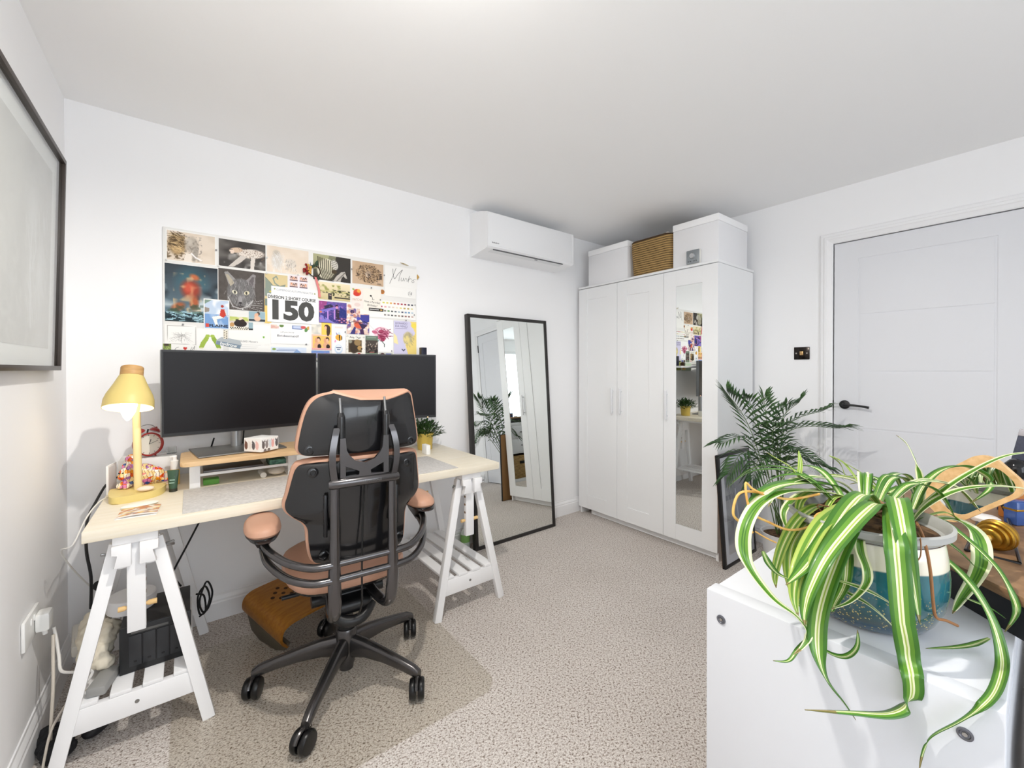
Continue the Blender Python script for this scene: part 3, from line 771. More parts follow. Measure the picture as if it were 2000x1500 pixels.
# ---- 9 storm and sea poster (plain stand-in for the poster of a film hero)
P = Pic(90, 96, (70, 84, 92)).grad((52, 60, 68), (104, 130, 144)).noise(5, (34, 42, 50), .4, .8, .9, (0, 0, 1, .6)).ell(.5, .28, .4, .34, (60, 120, 134), 0, .8, .7).noise(6, (198, 210, 214), .55, .9, .9, (0, .35, 1, .8))
P.ell(.48, .42, .24, .22, (150, 62, 46), .3, .5).ell(.44, .40, .13, .12, (196, 84, 62), .2, .6).ell(.55, .2, .13, .07, (186, 104, 66), .3, .6).ell(.54, .66, .11, .16, (170, 92, 58), .1, .5).ell(.24, .74, .17, .09, (160, 90, 58), -.4, .5).noise(12, (226, 190, 140), .62, .9, .6, (.15, .15, .75, .85))
P.rect(0, .84, 1, 1, (30, 52, 60)).hatch(90, (0, .82, 1, .99), (170, 208, 220), .12, .008, 0, .25, .9).hatch(40, (0, .84, 1, .99), (16, 30, 38), .1, .008, 0, .3, .9).hatch(14, (.0, .7, .9, .84), (54, 76, 60), .12, .03, 0, .5, .5)
sheet('poster', 'dark stormy sea poster with abstract red brown shapes, left edge of the board', 'poster', (321.5, 513), (425.5, 632), P, 0., 1)
# ---- 10 grey cat
P = Pic(96, 88, (86, 80, 76)).noise(20, (74, 68, 64), .3, .8, .5)
P.poly([(.12, .08), (.2, .06), (.42, .3), (.24, .48)], (150, 148, 146)).poly([(.8, .08), (.74, .06), (.56, .28), (.78, .42)], (142, 138, 138)).ell(.48, .56, .32, .37, (112, 110, 110), 0, .1).poly([(.15, .14), (.2, .13), (.34, .33), (.25, .42)], (178, 168, 150)).poly([(.77, .14), (.73, .13), (.62, .3), (.74, .38)], (104, 98, 100))
def inh(x, y): return ((x - .48) / .33) ** 2 + ((y - .56) / .38) ** 2 < 1
P.hatch(160, (.15, .15, .82, .95), (166, 164, 164), .09, .007, 1.5, .5, .55, inh).hatch(120, (.15, .18, .82, .95), (64, 62, 62), .08, .006, 1.5, .6, .5, inh)
P.ell(.34, .56, .065, .05, (214, 210, 190), .4, .1).ell(.6, .56, .065, .05, (214, 206, 176), -.4, .1).ell(.345, .56, .02, .04, (60, 60, 54)).ell(.595, .56, .02, .04, (60, 60, 54)).ell(.46, .74, .06, .14, (168, 166, 168), 0, .5, .7).ell(.46, .82, .035, .03, (52, 48, 50)).line([(.46, .84), (.46, .9), (.38, .92)], .01, (60, 56, 58)).line([(.46, .9), (.55, .92)], .01, (60, 56, 58)).line([(.2, .7), (.3, .92), (.46, .97), (.62, .9), (.74, .74)], .016, (204, 202, 202), .8)
for k in range(5): P.line([(.58, .82 + k * .02), (.95, .72 + k * .07)], .005, (214, 214, 214), .8)
sheet('art_print', 'chalk style portrait of a grey cat on a dark brown background', 'art print', (426.4, 523), (516.5, 609), P, 0., 2)
# ---- 11 green cats card
P = Pic(60, 80, (214, 196, 150)).poly([(.02, .12), (.14, .22), (.36, .36), (.5, .36), (.66, .36), (.9, .3), (.86, .56), (.94, .78), (.6, .76), (.0, .7)], (138, 150, 138)).line([(.62, .36), (.44, .28), (.36, .14), (.5, .06), (.56, .14)], .026, (138, 150, 138)).ell(.24, .55, .05, .03, (206, 190, 90)).ell(.66, .6, .05, .03, (206, 180, 90)).poly([(.0, .78), (.3, .82), (.36, 1), (0, 1)], (126, 140, 132)).line([(.02, .12), (.36, .36), (.66, .36), (.9, .3)], .012, (96, 110, 104), .8)
sheet('greeting_card', 'tan card with two sage green cats above the race number', 'card', (517, 533.5), (561.5, 600), P, 0., 2)
# ---- yellow strip behind the bib
sheet('paper_strip', 'narrow yellow paper strip showing left of the race number', 'paper', (516.4, 582), (530, 632), None, 0, 1, paper=mat('paper_yellow', (232, 204, 122), rough=.8))
# ---- 12 photo booth strip of four
P = Pic(56, 50, (232, 226, 232))
for i in range(2):
    for j in range(2):
        a, b_ = .06 + i * .5, .06 + j * .5; P.rect(a, b_, a + .4, b_ + .38, (224, 204, 200))
        for q in range(3): P.ell(a + .09 + q * .11, b_ + .16 + (q % 2) * .05, .055, .13, [(58, 40, 46), (204, 132, 84), (70, 48, 46)][(q + i + j) % 3], 0, .2).ell(a + .09 + q * .11, b_ + .2 + (q % 2) * .04, .035, .09, (232, 188, 166), 0, .2)
        P.rect(a, b_ + .3, a + .4, b_ + .38, (60, 40, 52), .7)
sheet('photo_strip', 'white photo booth sheet with four small group pictures', 'photo', (563, 536), (602, 566), P, .001, 2)
# ---- 13 race number
a, c = pat(521.8, 573), pat(622, 634)
bt = thing('race_number', 'white race number sheet printed with a big grey 150', 'race number', (a.x, BY - .0042, c.z), group=None)
w, h = c.x - a.x, a.z - c.z
M_bib = mat('paper_bib', (243, 243, 243), rough=.6)
MB().box((0, -.0006, 0), (w, .0006, h)).build('paper', M_bib, bt, smooth=False)
M_num = mat('ink_number', (66, 66, 64), rough=.6)
text(bt, '150', (w * .5, -.0009, h * .41), h * .92, M_num, 'big_number', bold=.0066, fit=w * .82)
text(bt, 'DIVISION 2 SHORT COURSE', (w * .475, -.0009, h * .885), h * .155, M_ink, 'heading', bold=.0006, fit=w * .93, roll=-.01)
a2, c2 = pat(529.5, 558), pat(620.5, 583)
ct = thing('race_sheet', 'white regatta sheet with blue grey heading behind the race number', 'paper', (a2.x, BY - .0030, c2.z))
w2, h2 = c2.x - a2.x, a2.z - c2.z
MB().box((0, -.0004, 0), (w2, .0004, h2)).build('paper', M_paper, ct, smooth=False)
text(ct, 'CAMBRIDGE AUTUMN REGATTA', (w2 * .5, -.0007, h2 * .55), h2 * .34, mat('ink_bluegrey', (150, 156, 172), rough=.7), 'heading', fit=w2 * .78, roll=-.02)
for x in (.07, .93):
    k = MB(); k.cyl((w2 * x, -.0008, h2 * (.66 if x < .5 else .52)), (w2 * x, -.0004, h2 * (.66 if x < .5 else .52)), .004, 12); k.build('crest', mat('ink_olive', (150, 160, 100), rough=.7), ct)
# ---- 14 river landscape
P = Pic(72, 50, (226, 210, 178)).grad((236, 222, 190), (200, 186, 140)).noise(9, (150, 152, 84), .45, .75, .9, (0, .12, .7, .5)).rect(0, .46, 1, .56, (196, 188, 130)).noise(14, (54, 58, 34), .4, .7, .95, (.4, .4, 1, .75)).noise(18, (70, 68, 46), .45, .7, .8, (0, .5, 1, .62)).rect(.3, .62, .42, .98, (52, 50, 52)).rect(.5, .8, 1, .88, (62, 56, 48)).noise(12, (214, 200, 160), .5, .8, .6, (0, .6, .3, 1)).ell(.35, .72, .02, .03, (190, 160, 150)).ell(.39, .74, .02, .03, (190, 160, 150))
sheet('photo', 'photo of a river bank with trees mirrored in the water', 'photo', (620.5, 549), (684, 590), P, .001, 2)
# ---- 15 purple comic stairs (plain stand-in)
P = Pic(80, 72, (70, 60, 140)).grad((96, 82, 158), (52, 50, 120)).poly([(0, .45), (.7, .18), (.9, .2), (.05, .58)], (124, 112, 196)).poly([(.05, .62), (.6, 1), (0, 1)], (130, 122, 200)).poly([(.75, .2), (1, .4), (1, .8), (.7, .6)], (36, 48, 120)).poly([(0, 0), (.3, 0), (.22, .3), (0, .45)], (150, 70, 130)).poly([(.16, .22), (.42, .12), (.56, .22), (.2, .36)], (44, 42, 70))
for k in range(5): P.poly([(.16 + k * .12, .46 - k * .03), (.21 + k * .12, .45 - k * .03), (.22 + k * .12, .84), (.17 + k * .12, .8)], (186, 140, 214) if k % 2 else (58, 54, 130))
P.ell(.64, .2, .06, .09, (34, 26, 48)).ell(.64, .25, .05, .06, (222, 150, 180)).rect(.6, .34, .72, .8, (48, 40, 60))
for k in range(4):
    for j in range(3): P.poly([(.68 + k * .09, .76 + j * .08), (.725 + k * .09, .74 + j * .08), (.77 + k * .09, .76 + j * .08), (.725 + k * .09, .8 + j * .08)], (232, 150, 160) if (k + j) % 2 else (90, 24, 40))
P.ell(.06, .5, .06, .06, (214, 120, 90), 0, .4).noise(18, (200, 120, 190), .62, .85, .5)
sheet('comic_page', 'purple and blue comic page with a slanting staircase', 'comic page', (622.5, 587), (677, 633.5), P, .0005, 3)
# ---- 16 red blue comic collage (plain stand-in)
P = Pic(60, 84, (226, 200, 186)).noise(10, (92, 80, 150), .5, .7, .9).noise(12, (198, 128, 112), .55, .75, .8).noise(16, (250, 240, 236), .6, .8, .9)
P.ell(.24, .24, .09, .07, (60, 48, 100), 0, .1).ell(.52, .46, .09, .06, (76, 80, 176), 0, .1).ell(.5, .68, .19, .12, (214, 96, 70), .2, .1).poly([(.5, .6), (.92, .68), (.7, .84)], (56, 44, 82)).poly([(.6, .32), (1, .32), (1, .55), (.8, .62), (.6, .5)], (66, 66, 150)).poly([(.14, 1), (.34, .74), (.4, .78), (.36, 1)], (60, 56, 120)).poly([(.58, .84), (.72, .8), (.78, 1), (.6, 1)], (70, 44, 84))
P.line([(.36, .62), (.8, .56), (.96, .62)], .014, (34, 28, 48)).line([(.1, .62), (.4, .55)], .012, (40, 36, 52)).rect(.58, 0, 1, .3, (240, 237, 230)).noise(16, (210, 140, 110), .6, .85, .7, (0, .2, .6, .6))
sheet('comic_page', 'red and blue comic collage beside the rose drawing', 'comic page', (676.8, 594), (721, 654), P, 0, 2)
# ---- 17 tea card, 18 birthday card
P = Pic(32, 60, (236, 226, 220)).ell(.5, .24, .36, .17, (214, 84, 54), 0, .1).ell(.62, .16, .18, .1, (232, 166, 70), 0, .3).ell(.42, .32, .3, .1, (206, 60, 48), 0, .2).ell(.16, .1, .12, .05, (150, 170, 90), .5, .2).ell(.5, .82, .3, .1, (226, 206, 200), 0, .2)
tt, w, h = sheet('tea_card', 'small pale tea card with an orange pot picture', 'card', (686, 560), (709, 604), P, .001, 3)
text(tt, 'MATCHA', (w * .5, -.0010, h * .42), h * .16, mat('ink_tan', (196, 166, 140), rough=.7), 'heading', fit=w * .8)
tt, w, h = sheet('birthday_card', 'cream birthday card with a tiny black cat drawing', 'card', (709, 562.5), (744, 609), None, 0, 3, paper=mat('paper_cream', (238, 232, 222), rough=.8))
text(tt, 'Have a Purrrfect', (w * .5, -.0007, h * .40), h * .13, M_ink, 'greeting', shear=.2, fit=w * .9, roll=-.05)
text(tt, 'Birthday!', (w * .5, -.0007, h * .25), h * .13, M_ink, 'greeting', shear=.2, fit=w * .55, roll=-.05)
k = MB(); k.ball((w * .42, -.0005, h * .68), .006, (1, .05, .8), 12); k.tube([(w * .44, -.0006, h * .66), (w * .52, -.0006, h * .58), (w * .50, -.0006, h * .52), (w * .62, -.0006, h * .53)], .0011, 6, smooth=4)
k.build('cat_drawing', M_ink, tt)
# ---- 19 snail sticker
tt = thing('sticker', 'round brown swirl sticker between the birthday card and the swatches', 'sticker', tuple(pat(746.5, 570) + Vector((0, -.0022, 0))))
k = MB(); k.cyl((0, .0002, 0), (0, -.0004, 0), .0135, 24); k.build('disc', mat('paper_caramel', (196, 128, 66), rough=.7), tt)
k = MB(); k.tube([(.010 * (1 - q / 26) * math.cos(q * .55), -.0006, .010 * (1 - q / 26) * math.sin(q * .55)) for q in range(25)], .0008, 6); k.build('swirl', mat('ink_brown', (92, 60, 36), rough=.7), tt)
# ---- 20 paint swatch sheet
tt, w, h = sheet('swatch_sheet', 'white sheet with four rows of small colour swatches', 'paper', (721, 584), (812, 625.5), None, 0, 2)
rows = [[(214, 210, 96), (222, 206, 110), (226, 172, 84), (196, 120, 90), (186, 76, 84), (180, 70, 84), (140, 38, 60), (72, 66, 92), (70, 70, 84)],
        [(150, 140, 180), (180, 70, 100), (226, 170, 170), (206, 190, 190), (222, 206, 190), (232, 222, 196), (222, 206, 120), (190, 166, 90), (186, 166, 96), (214, 204, 150)],
        [(130, 130, 120), (110, 150, 100), (90, 96, 96), (100, 106, 116), (170, 186, 196), (96, 100, 120), (120, 150, 186), (110, 156, 196), (180, 200, 214)],
        [(140, 136, 130), (140, 136, 136), (84, 86, 88), (110, 106, 100), (160, 140, 130), (110, 96, 96), (150, 110, 100), (150, 110, 110), (190, 160, 150)]]
for ri, rw in enumerate(rows):
    x0 = .14 if ri == 1 else (.30 if ri else .27)
    for ci, cc in enumerate(rw):
        x = w * (x0 + (.97 - x0) * ci / (len(rw))); z = h * (.88 - ri * .235)
        k = MB(); k.box((x, -.0008, z - .0045), (x + w * .045, -.0004, z + .0045)); k.build('swatch', mat('swatch_%d_%d' % (ri, ci), cc, rough=.7), tt, smooth=False)
a, c = pat(720, 601), pat(748.5, 609)
tt = thing('name_strip', 'short black strip with a gold spot beside the colour swatches', 'label', (a.x, BY - .0042, c.z))
w, h = c.x - a.x, a.z - c.z
MB().box((0, -.0003, 0), (w, .0003, h)).build('strip', mat('paper_black', (44, 42, 42), rough=.7), tt, smooth=False)
k = MB(); k.ball((w * .84, -.0005, h * .5), .006, (1.3, .04, .6), 12); k.build('gold_spot', mat('paper_gold', (226, 176, 96), rough=.6), tt)
k = MB()
for q in range(9): k.box((w * (.06 + q * .07), -.0006, h * .34), (w * (.10 + q * .07), -.0003, h * .66))
k.build('tiny_lettering', M_paper, tt, smooth=False)
# ---- 7 name card + the wedding style card under it
tt, w, h = sheet('name_card', 'white card with a large handwritten name at the top right of the board', 'card', (751.5, 517), (814, 565.5), None, 0, 2)
k = MB()
def stroke(pts, r): k.tube([(w * p[0], -.0007, h * p[1]) for p in pts], r, 6, smooth=5)
stroke([(.14, .12), (.24, .5), (.34, .92)], .0011); stroke([(.24, .86), (.25, .6), (.29, .38), (.40, .64), (.54, .88)], .0011); stroke([(.54, .88), (.46, .6), (.42, .3)], .0010)
stroke([(.50, .48), (.49, .34), (.54, .34), (.57, .48), (.57, .33)], .0008); stroke([(.60, .33), (.63, .47), (.67, .46), (.68, .32)], .0008)
stroke([(.70, .34), (.74, .5), (.76, .62), (.72, .30)], .0008); stroke([(.74, .44), (.80, .50), (.82, .44)], .0008); stroke([(.88, .44), (.83, .38), (.86, .31), (.91, .36), (.88, .45), (.96, .48)], .0008)
k.build('handwriting', M_ink, tt)
tt, w, h = sheet('invitation', 'white invitation with a circled number under the handwritten name card', 'card', (751.5, 556), (812, 584), None, 0, 1)
text(tt, '14', (w * .80, -.0007, h * .42), h * .42, M_inkg, 'number', shear=.15)
k = MB(); k.tube([(w * .80 + .012 * math.cos(q * PI / 12), -.0006, h * .42 + .0135 * math.sin(q * PI / 12)) for q in range(23)], .0005, 5); k.build('circle', M_inkg, tt)
tt = thing('gold_diamond', 'gold card corner sticking out right of the handwritten name card', 'card', tuple(pat(815, 541) + Vector((0, -.001, 0))))
k = MB(); k.prism([(-.012, 0), (0, -.017), (.014, 0), (0, .017)], -.0004, .0004, Matrix.Rotation(PI / 2, 4, 'X')); k.build('corner', mat('card_gold', (190, 150, 76), rough=.4), tt, smooth=False)
tt = thing('dried_feather', 'small pale feather on the top edge of the handwritten name card', 'feather', tuple(pat(790, 517) + Vector((0, -.0035, 0))))
k = MB(); k.loft([[(-.03 + q * .011, -.001 * s_, .004 * math.sin(q * .55 + .2) * r_ + .008 - q * .0022) for s_, r_ in ((1, 1), (1, -1), (-1, -1), (-1, 1))] for q in range(6)]); k.build('vane', mat('feather_tan', (206, 192, 160), rough=.9, var=(140, 124, 92), vscale=90), tt)
# ---- 21 ski poster
P = Pic(52, 72, (190, 206, 226)).noise(6, (238, 240, 244), .45, .75, .9, (0, 0, 1, .5)).rect(0, .5, 1, 1, (120, 158, 206)).noise(7, (176, 198, 226), .5, .8, .7, (0, .5, 1, 1)).poly([(0, 0), (.3, 0), (0, .16)], (126, 150, 136)).poly([(0, .26), (.2, .3), (.18, .42), (0, .46)], (150, 140, 130))
P.ell(.74, .2, .07, .05, (170, 60, 50), 0, .1).poly([(.68, .3), (.84, .3), (.9, .52), (.78, .62), (.62, .54)], (196, 62, 48)).poly([(.62, .54), (.8, .62), (.5, .68), (.56, .9), (.46, .92), (.3, .6)], (238, 236, 230)).line([(.86, .34), (.96, .56)], .03, (206, 210, 214))
tt, w, h = sheet('travel_poster', 'small blue ski poster of a skier in a red jacket', 'poster', (397.5, 583), (448, 644), P, .004, 4)
text(tt, 'FLAINE', (w * .58, -.0010, h * .105), h * .125, mat('ink_navy', (34, 44, 66), rough=.7), 'heading', bold=.0006, fit=w * .74)
MB().box((w * .075, -.0011, h * .055), (w * .20, -.0008, h * .175)).build('red_block', mat('ink_red', (214, 74, 58), rough=.7), tt, smooth=False)
# ---- 22 cattle photo, 23 couple photo
P = Pic(46, 50, (226, 226, 222)).rect(0, .3, 1, .55, (190, 200, 110)).noise(8, (236, 232, 222), .5, .8, .6, (0, .3, 1, .6)).rect(0, .52, 1, .62, (212, 200, 190)).ell(.6, .44, .13, .14, (232, 214, 190), 0, .2).ell(.56, .66, .36, .2, (44, 36, 34), 0, .1).ell(.68, .52, .12, .1, (52, 40, 36), 0, .1).ell(.4, .5, .1, .07, (48, 42, 42), .4, .1).ell(.12, .74, .14, .14, (196, 150, 96), .2, .3)
P.rect(0, .84, 1, 1, (240, 234, 220))
for q in range(9):
    for j in range(2): P.ell(.05 + q * .115 + j * .05, .885 + j * .07, .03, .035, (38, 36, 36), .4)
sheet('photo', 'photo of dark cows in a meadow with a black patterned bottom edge', 'photo', (448.5, 607), (485.5, 645), P, 0, 3)
P = Pic(40, 30, (150, 178, 190)).rect(0, .78, 1, 1, (58, 66, 74)).rect(0, .7, 1, .78, (186, 206, 212)).ell(.58, .2, .11, .2, (70, 56, 46), 0, .2).ell(.46, .36, .13, .26, (226, 176, 146), .4, .2).ell(.52, .72, .22, .3, (230, 190, 162), 0, .2)
sheet('photo', 'blue toned photo of two people hugging under the cat portrait', 'photo', (485.5, 607.5), (518, 629), P, .0006, 2)
P = Pic(20, 20, (150, 176, 186)).rect(0, .8, 1, 1, (50, 54, 60))
sheet('photo', 'sliver of a blue photo below the hugging couple photo', 'photo', (485.5, 629.5), (494, 645), P, 0, 1)
# ---- 24 hand sketch, 25 dinosaur card
P = Pic(56, 60, (240, 239, 236)).line([(.08, .04), (.98, .05), (.97, .72), (.09, .7), (.08, .04)], .008, (150, 146, 142), .9)
for q in range(26):
    a = rg.uniform(.15, .9); P.line([(a, rg.uniform(.22, .5)), (.52 + rg.uniform(-.1, .1), .38 + rg.uniform(-.04, .06)), (rg.uniform(.12, .92), rg.uniform(.45, .68))], .006, (176, 174, 172), .6)
P.line([(.5, .3), (.55, .37), (.5, .43), (.52, .66)], .01, (120, 118, 116), .8).line([(.28, .98), (.34, .86), (.42, .82)], .008, (90, 88, 88)).ell(.60, .85, .035, .035, (200, 58, 50)).ell(.66, .85, .035, .035, (200, 58, 50)).poly([(.565, .86), (.695, .86), (.63, .95)], (200, 58, 50)).line([(.86, .8), (.8, .92), (.84, .94), (.94, .78), (.9, .96)], .008, (80, 78, 78))
sheet('pencil_sketch', 'pencil sketch of hands with a red heart below it, lower left of the board', 'drawing', (321.8, 633), (384, 688), P, 0, 2)
P = Pic(60, 52, (241, 240, 238))
for s_ in (-1, 1):
    f = lambda x: .5 + s_ * x
    P.poly([(f(.04), .28), (f(.14), .26), (f(.22), .4), (f(.34), .58), (f(.42), .8), (f(.36), .86), (f(.24), .8), (f(.16), .62), (f(.06), .46)], (160, 184, 76) if s_ < 0 else (142, 172, 66)).ell(f(.09), .31, .09, .07, (168, 192, 84), 0, .1).ell(f(.33), .84, .08, .035, (228, 226, 190), 0, .2)
sheet('greeting_card', 'white card with two green dinosaurs leaning together', 'card', (384, 641), (436, 688.5), P, 0, 2)
P = Pic(14, 30, (236, 228, 210))
for q in range(10): P.ell(.25 + (q % 2) * .5, .06 + q * .1, .2, .045, (70, 62, 56), .4)
sheet('patterned_tape', 'short strip of black dotted tape right of the dinosaur card', 'tape', (436.5, 645), (444.5, 662), P, 0, 3)
P = Pic(16, 14, (170, 190, 110)).noise(6, (96, 110, 60), .4, .7, .8).rect(.1, 0, .7, .25, (70, 60, 50))
sheet('sticker', 'little green plant sticker at the bottom left board corner', 'sticker', (318.5, 671), (334.5, 687), P, 0, 4)
# ---- 26 badge, 27 certificate
c0 = pat(447, 673)
tt = thing('rowing_badge', 'grey rounded badge with white lettering tilted across the certificate', 'badge', (c0.x, BY - .0022, c0.z)); tt.rotation_euler = (0, R(11), 0)
k = MB(); k.prism([(-.052 + .0, -.010), (.046, -.010), (.053, .010), (.04, .030), (-.036, .030), (-.053, .010)], -.0004, .0004, Matrix.Rotation(PI / 2, 4, 'X'), 0); k.build('badge', mat('badge_greyblue', (176, 182, 186), rough=.6), tt, smooth=False)
MB().box((-.051, -.0007, -.010), (.049, -.0003, .008)).build('band', mat('badge_slate', (122, 140, 156), rough=.6), tt, smooth=False)
text(tt, 'hydrow', (0, -.0009, -.001), .022, M_paper, 'lettering', bold=.0004, fit=.07)
tt, w, h = sheet('certificate', 'white rowing certificate with grey lines and a small green crest', 'certificate', (446.5, 632), (527, 694), None, 0, 1)
text(tt, '1,000,000 Meters', (w * .42, -.0007, h * .44), h * .085, M_inkg, 'heading', fit=w * .55)
for q, (x0, x1, z) in enumerate(((.2, .78, .33), (.2, .7, .27), (.2, .66, .21), (.3, .6, .13))):
    MB().box((w * x0, -.0006, h * z), (w * x1, -.0004, h * (z + .008))).build('text_line', mat('ink_pale', (196, 196, 196), rough=.7), tt, smooth=False)
k = MB(); k.prism([(-.004, .005), (.004, .005), (.004, -.002), (0, -.006), (-.004, -.002)], 0, .0003, Matrix.Translation((w * .845, -.0004, h * .60)) @ Matrix.Rotation(PI / 2, 4, 'X')); k.build('crest', mat('ink_green', (120, 176, 66), rough=.7), tt, smooth=False)
# ---- 28 bridesmaid card, 29 blue postcard, backing sheet
tt, w, h = sheet('backing_sheet', 'plain white sheet behind the bridesmaid card and the blue postcard', 'paper', (526.5, 631), (609, 696), None, 0, 2)
P = Pic(70, 44, (242, 241, 240)).rect(0, 0, .16, .22, (226, 206, 186), .7).noise(9, (214, 160, 150), .5, .8, .8, (0, 0, .2, .2)).ell(.27, .05, .06, .1, (104, 134, 76), .4, .2).rect(.55, .0, .82, .2, (110, 130, 178)).rect(.57, .02, .8, .17, (196, 206, 230)).ell(.84, .08, .08, .1, (206, 90, 90), 0, .3).ell(.92, .2, .05, .14, (94, 140, 80), .3, .2).ell(.98, .1, .05, .1, (206, 160, 84), 0, .2)
tt, w, h = sheet('bridesmaid_card', 'white bridesmaid card with flowers along its top edge', 'card', (528.5, 633), (604, 673.5), P, .0006, 4)
text(tt, 'will you be my', (w * .42, -.0010, h * .62), h * .10, M_inkg, 'greeting', shear=.25, fit=w * .36)
text(tt, 'Bridesmaid?', (w * .44, -.0010, h * .42), h * .15, mat('ink_slate', (106, 108, 116), rough=.7), 'greeting', bold=.0002, fit=w * .56)
P = Pic(60, 30, (214, 224, 240)).poly([(.55, .9), (.72, .2), (.95, .9)], (140, 170, 214)).ell(.08, .25, .06, .14, (140, 170, 90), .2, .2).rect(.2, .2, .7, .26, (130, 150, 190), .8).rect(.15, .34, .72, .42, (140, 156, 190), .8).rect(0, .9, 1, 1, (160, 184, 220))
sheet('postcard', 'pale blue postcard with a darker blue triangle below the bridesmaid card', 'postcard', (529, 677), (598.5, 696), P, .0006, 3)
# ---- 30 selfies
P = Pic(48, 64, (238, 196, 176)).rect(.5, .0, 1, .45, (236, 206, 96)).rect(0, .0, .48, .45, (232, 226, 214)).noise(8, (180, 180, 176), .5, .8, .6, (0, 0, .46, .44)).ell(.76, .16, .13, .09, (70, 48, 38), 0, .1).ell(.84, .3, .1, .2, (66, 46, 36), .1, .1).ell(.7, .2, .07, .08, (232, 178, 146), 0, .2)
for x in (.3, .74): P.rect(x - .24, .5, x + .22, .94, (236, 196, 110)).ell(x + .04, .62, .11, .09, (72, 48, 38), 0, .1).ell(x - .06, .66, .09, .1, (222, 160, 126), 0, .2).ell(x + .05, .66, .07, .08, (236, 188, 156), 0, .2).ell(x, .84, .2, .12, (226, 170, 136), 0, .2).ell(x + .08, .88, .1, .09, (50, 36, 36), 0, .1)
P.rect(0, .94, 1, 1, (234, 170, 170))
sheet('photo', 'pink and yellow sheet of close up photos of two people', 'photo', (608, 628), (647.5, 684), P, .0005, 3)
# ---- 31 bee card with badge
P = Pic(44, 84, (242, 241, 242)).ell(.52, .3, .12, .07, (190, 214, 230), 0, .3, .8).poly([(.28, .24), (.5, .34), (.34, .36)], (150, 140, 186)).ell(.5, .42, .26, .1, (232, 172, 66), .1, .05).poly([(.5, .33), (.58, .33), (.6, .52), (.52, .52)], (56, 44, 36)).poly([(.68, .35), (.74, .38), (.75, .47), (.69, .5)], (60, 46, 38)).ell(.24, .54, .06, .05, (230, 150, 190), .5, .2).rect(.2, .06, .8, .12, (238, 214, 204), .7)
P.ell(.48, .8, .3, .16, (196, 214, 234), 0, .1).ell(.48, .78, .24, .12, (236, 240, 244), 0, .1).rect(.3, .73, .66, .765, (70, 84, 120), .8).rect(.36, .79, .6, .82, (70, 84, 120), .8)
for q in range(9): P.ell(.1 + q * .1, .975, .03, .014, (50, 48, 50))
sheet('bee_card', 'white card with a yellow bee in a party hat and a blue badge', 'card', (648, 633.5), (675, 694.5), P, 0, 2)
# ---- 33 dog card
P = Pic(58, 64, (236, 232, 224)).noise(14, (150, 158, 150), .6, .85, .5).rect(.12, .2, .86, .84, (236, 228, 214)).rect(.12, .22, .82, .82, (96, 78, 56)).ell(.42, .56, .26, .34, (60, 48, 36), 0, .2).ell(.6, .34, .2, .17, (150, 124, 84), .2, .2).ell(.72, .6, .14, .12, (178, 142, 86), .2, .2).ell(.82, .64, .045, .04, (40, 34, 30)).ell(.22, .3, .12, .1, (150, 148, 132), 0, .4).ell(.7, .9, .1, .06, (190, 60, 70), .4, .2).line([(.2, .12), (.24, .06), (.3, .12), (.36, .07), (.42, .12)], .014, (60, 60, 62)).line([(.56, .12), (.62, .08), (.66, .14), (.74, .07)], .014, (60, 60, 62))
sheet('thank_you_card', 'thank you card with a big brown dog head', 'card', (675.5, 654.5), (712.5, 696), P, 0, 3)
# ---- 34 green group photo
P = Pic(36, 56, (110, 124, 108)).rect(0, 0, 1, .2, (104, 122, 106)).rect(.15, .06, .85, .1, (150, 164, 150), .7).rect(0, .22, 1, .82, (74, 66, 60)).noise(14, (206, 196, 180), .6, .8, .8, (0, .25, 1, .45)).noise(16, (34, 28, 30), .4, .6, .9, (0, .45, 1, .82)).noise(18, (190, 170, 150), .68, .85, .8, (0, .4, 1, .8)).rect(.3, .76, .7, .8, (200, 120, 110), .7).rect(0, .84, 1, 1, (120, 136, 116))
sheet('photo', 'dark green framed photo of a big group, right of the dog card', 'photo', (713.5, 655.5), (738, 697), P, 0, 3)
# ---- 35 rose
P = Pic(60, 84, (241, 240, 240))
for (u, v, a_, b_, r_, c_) in ((.5, .42, .36, .17, .1, (232, 190, 204)), (.5, .38, .3, .15, 0, (214, 140, 164)), (.46, .46, .36, .1, .3, (236, 204, 214)), (.54, .34, .22, .1, -.2, (238, 206, 216)), (.5, .38, .13, .07, 0, (166, 56, 92)), (.66, .44, .16, .1, -.6, (206, 120, 150)), (.22, .4, .12, .05, .2, (190, 90, 122)), (.5, .56, .2, .07, .2, (196, 96, 130)), (.55, .62, .1, .06, 0, (150, 44, 78))): P.ell(u, v, a_, b_, c_, r_, .12, .9)
P.hatch(46, (.2, .26, .86, .6), (124, 28, 62), .12, .012, .2, .8, .7, lambda x, y: ((x - .52) / .36) ** 2 + ((y - .43) / .18) ** 2 < 1)
P.line([(.3, .62), (.22, .8), (.2, .94)], .012, (70, 90, 84)).line([(.4, .62), (.34, .7)], .012, (80, 130, 130)).line([(.5, .66), (.62, .76), (.62, .84)], .014, (60, 84, 74)).line([(.02, .2), (.2, .34)], .006, (200, 200, 198))
sheet('art_print', 'drawing of a pink rose with thin green stem leaves', 'drawing', (721, 622), (768, 688), P, 0, 1)
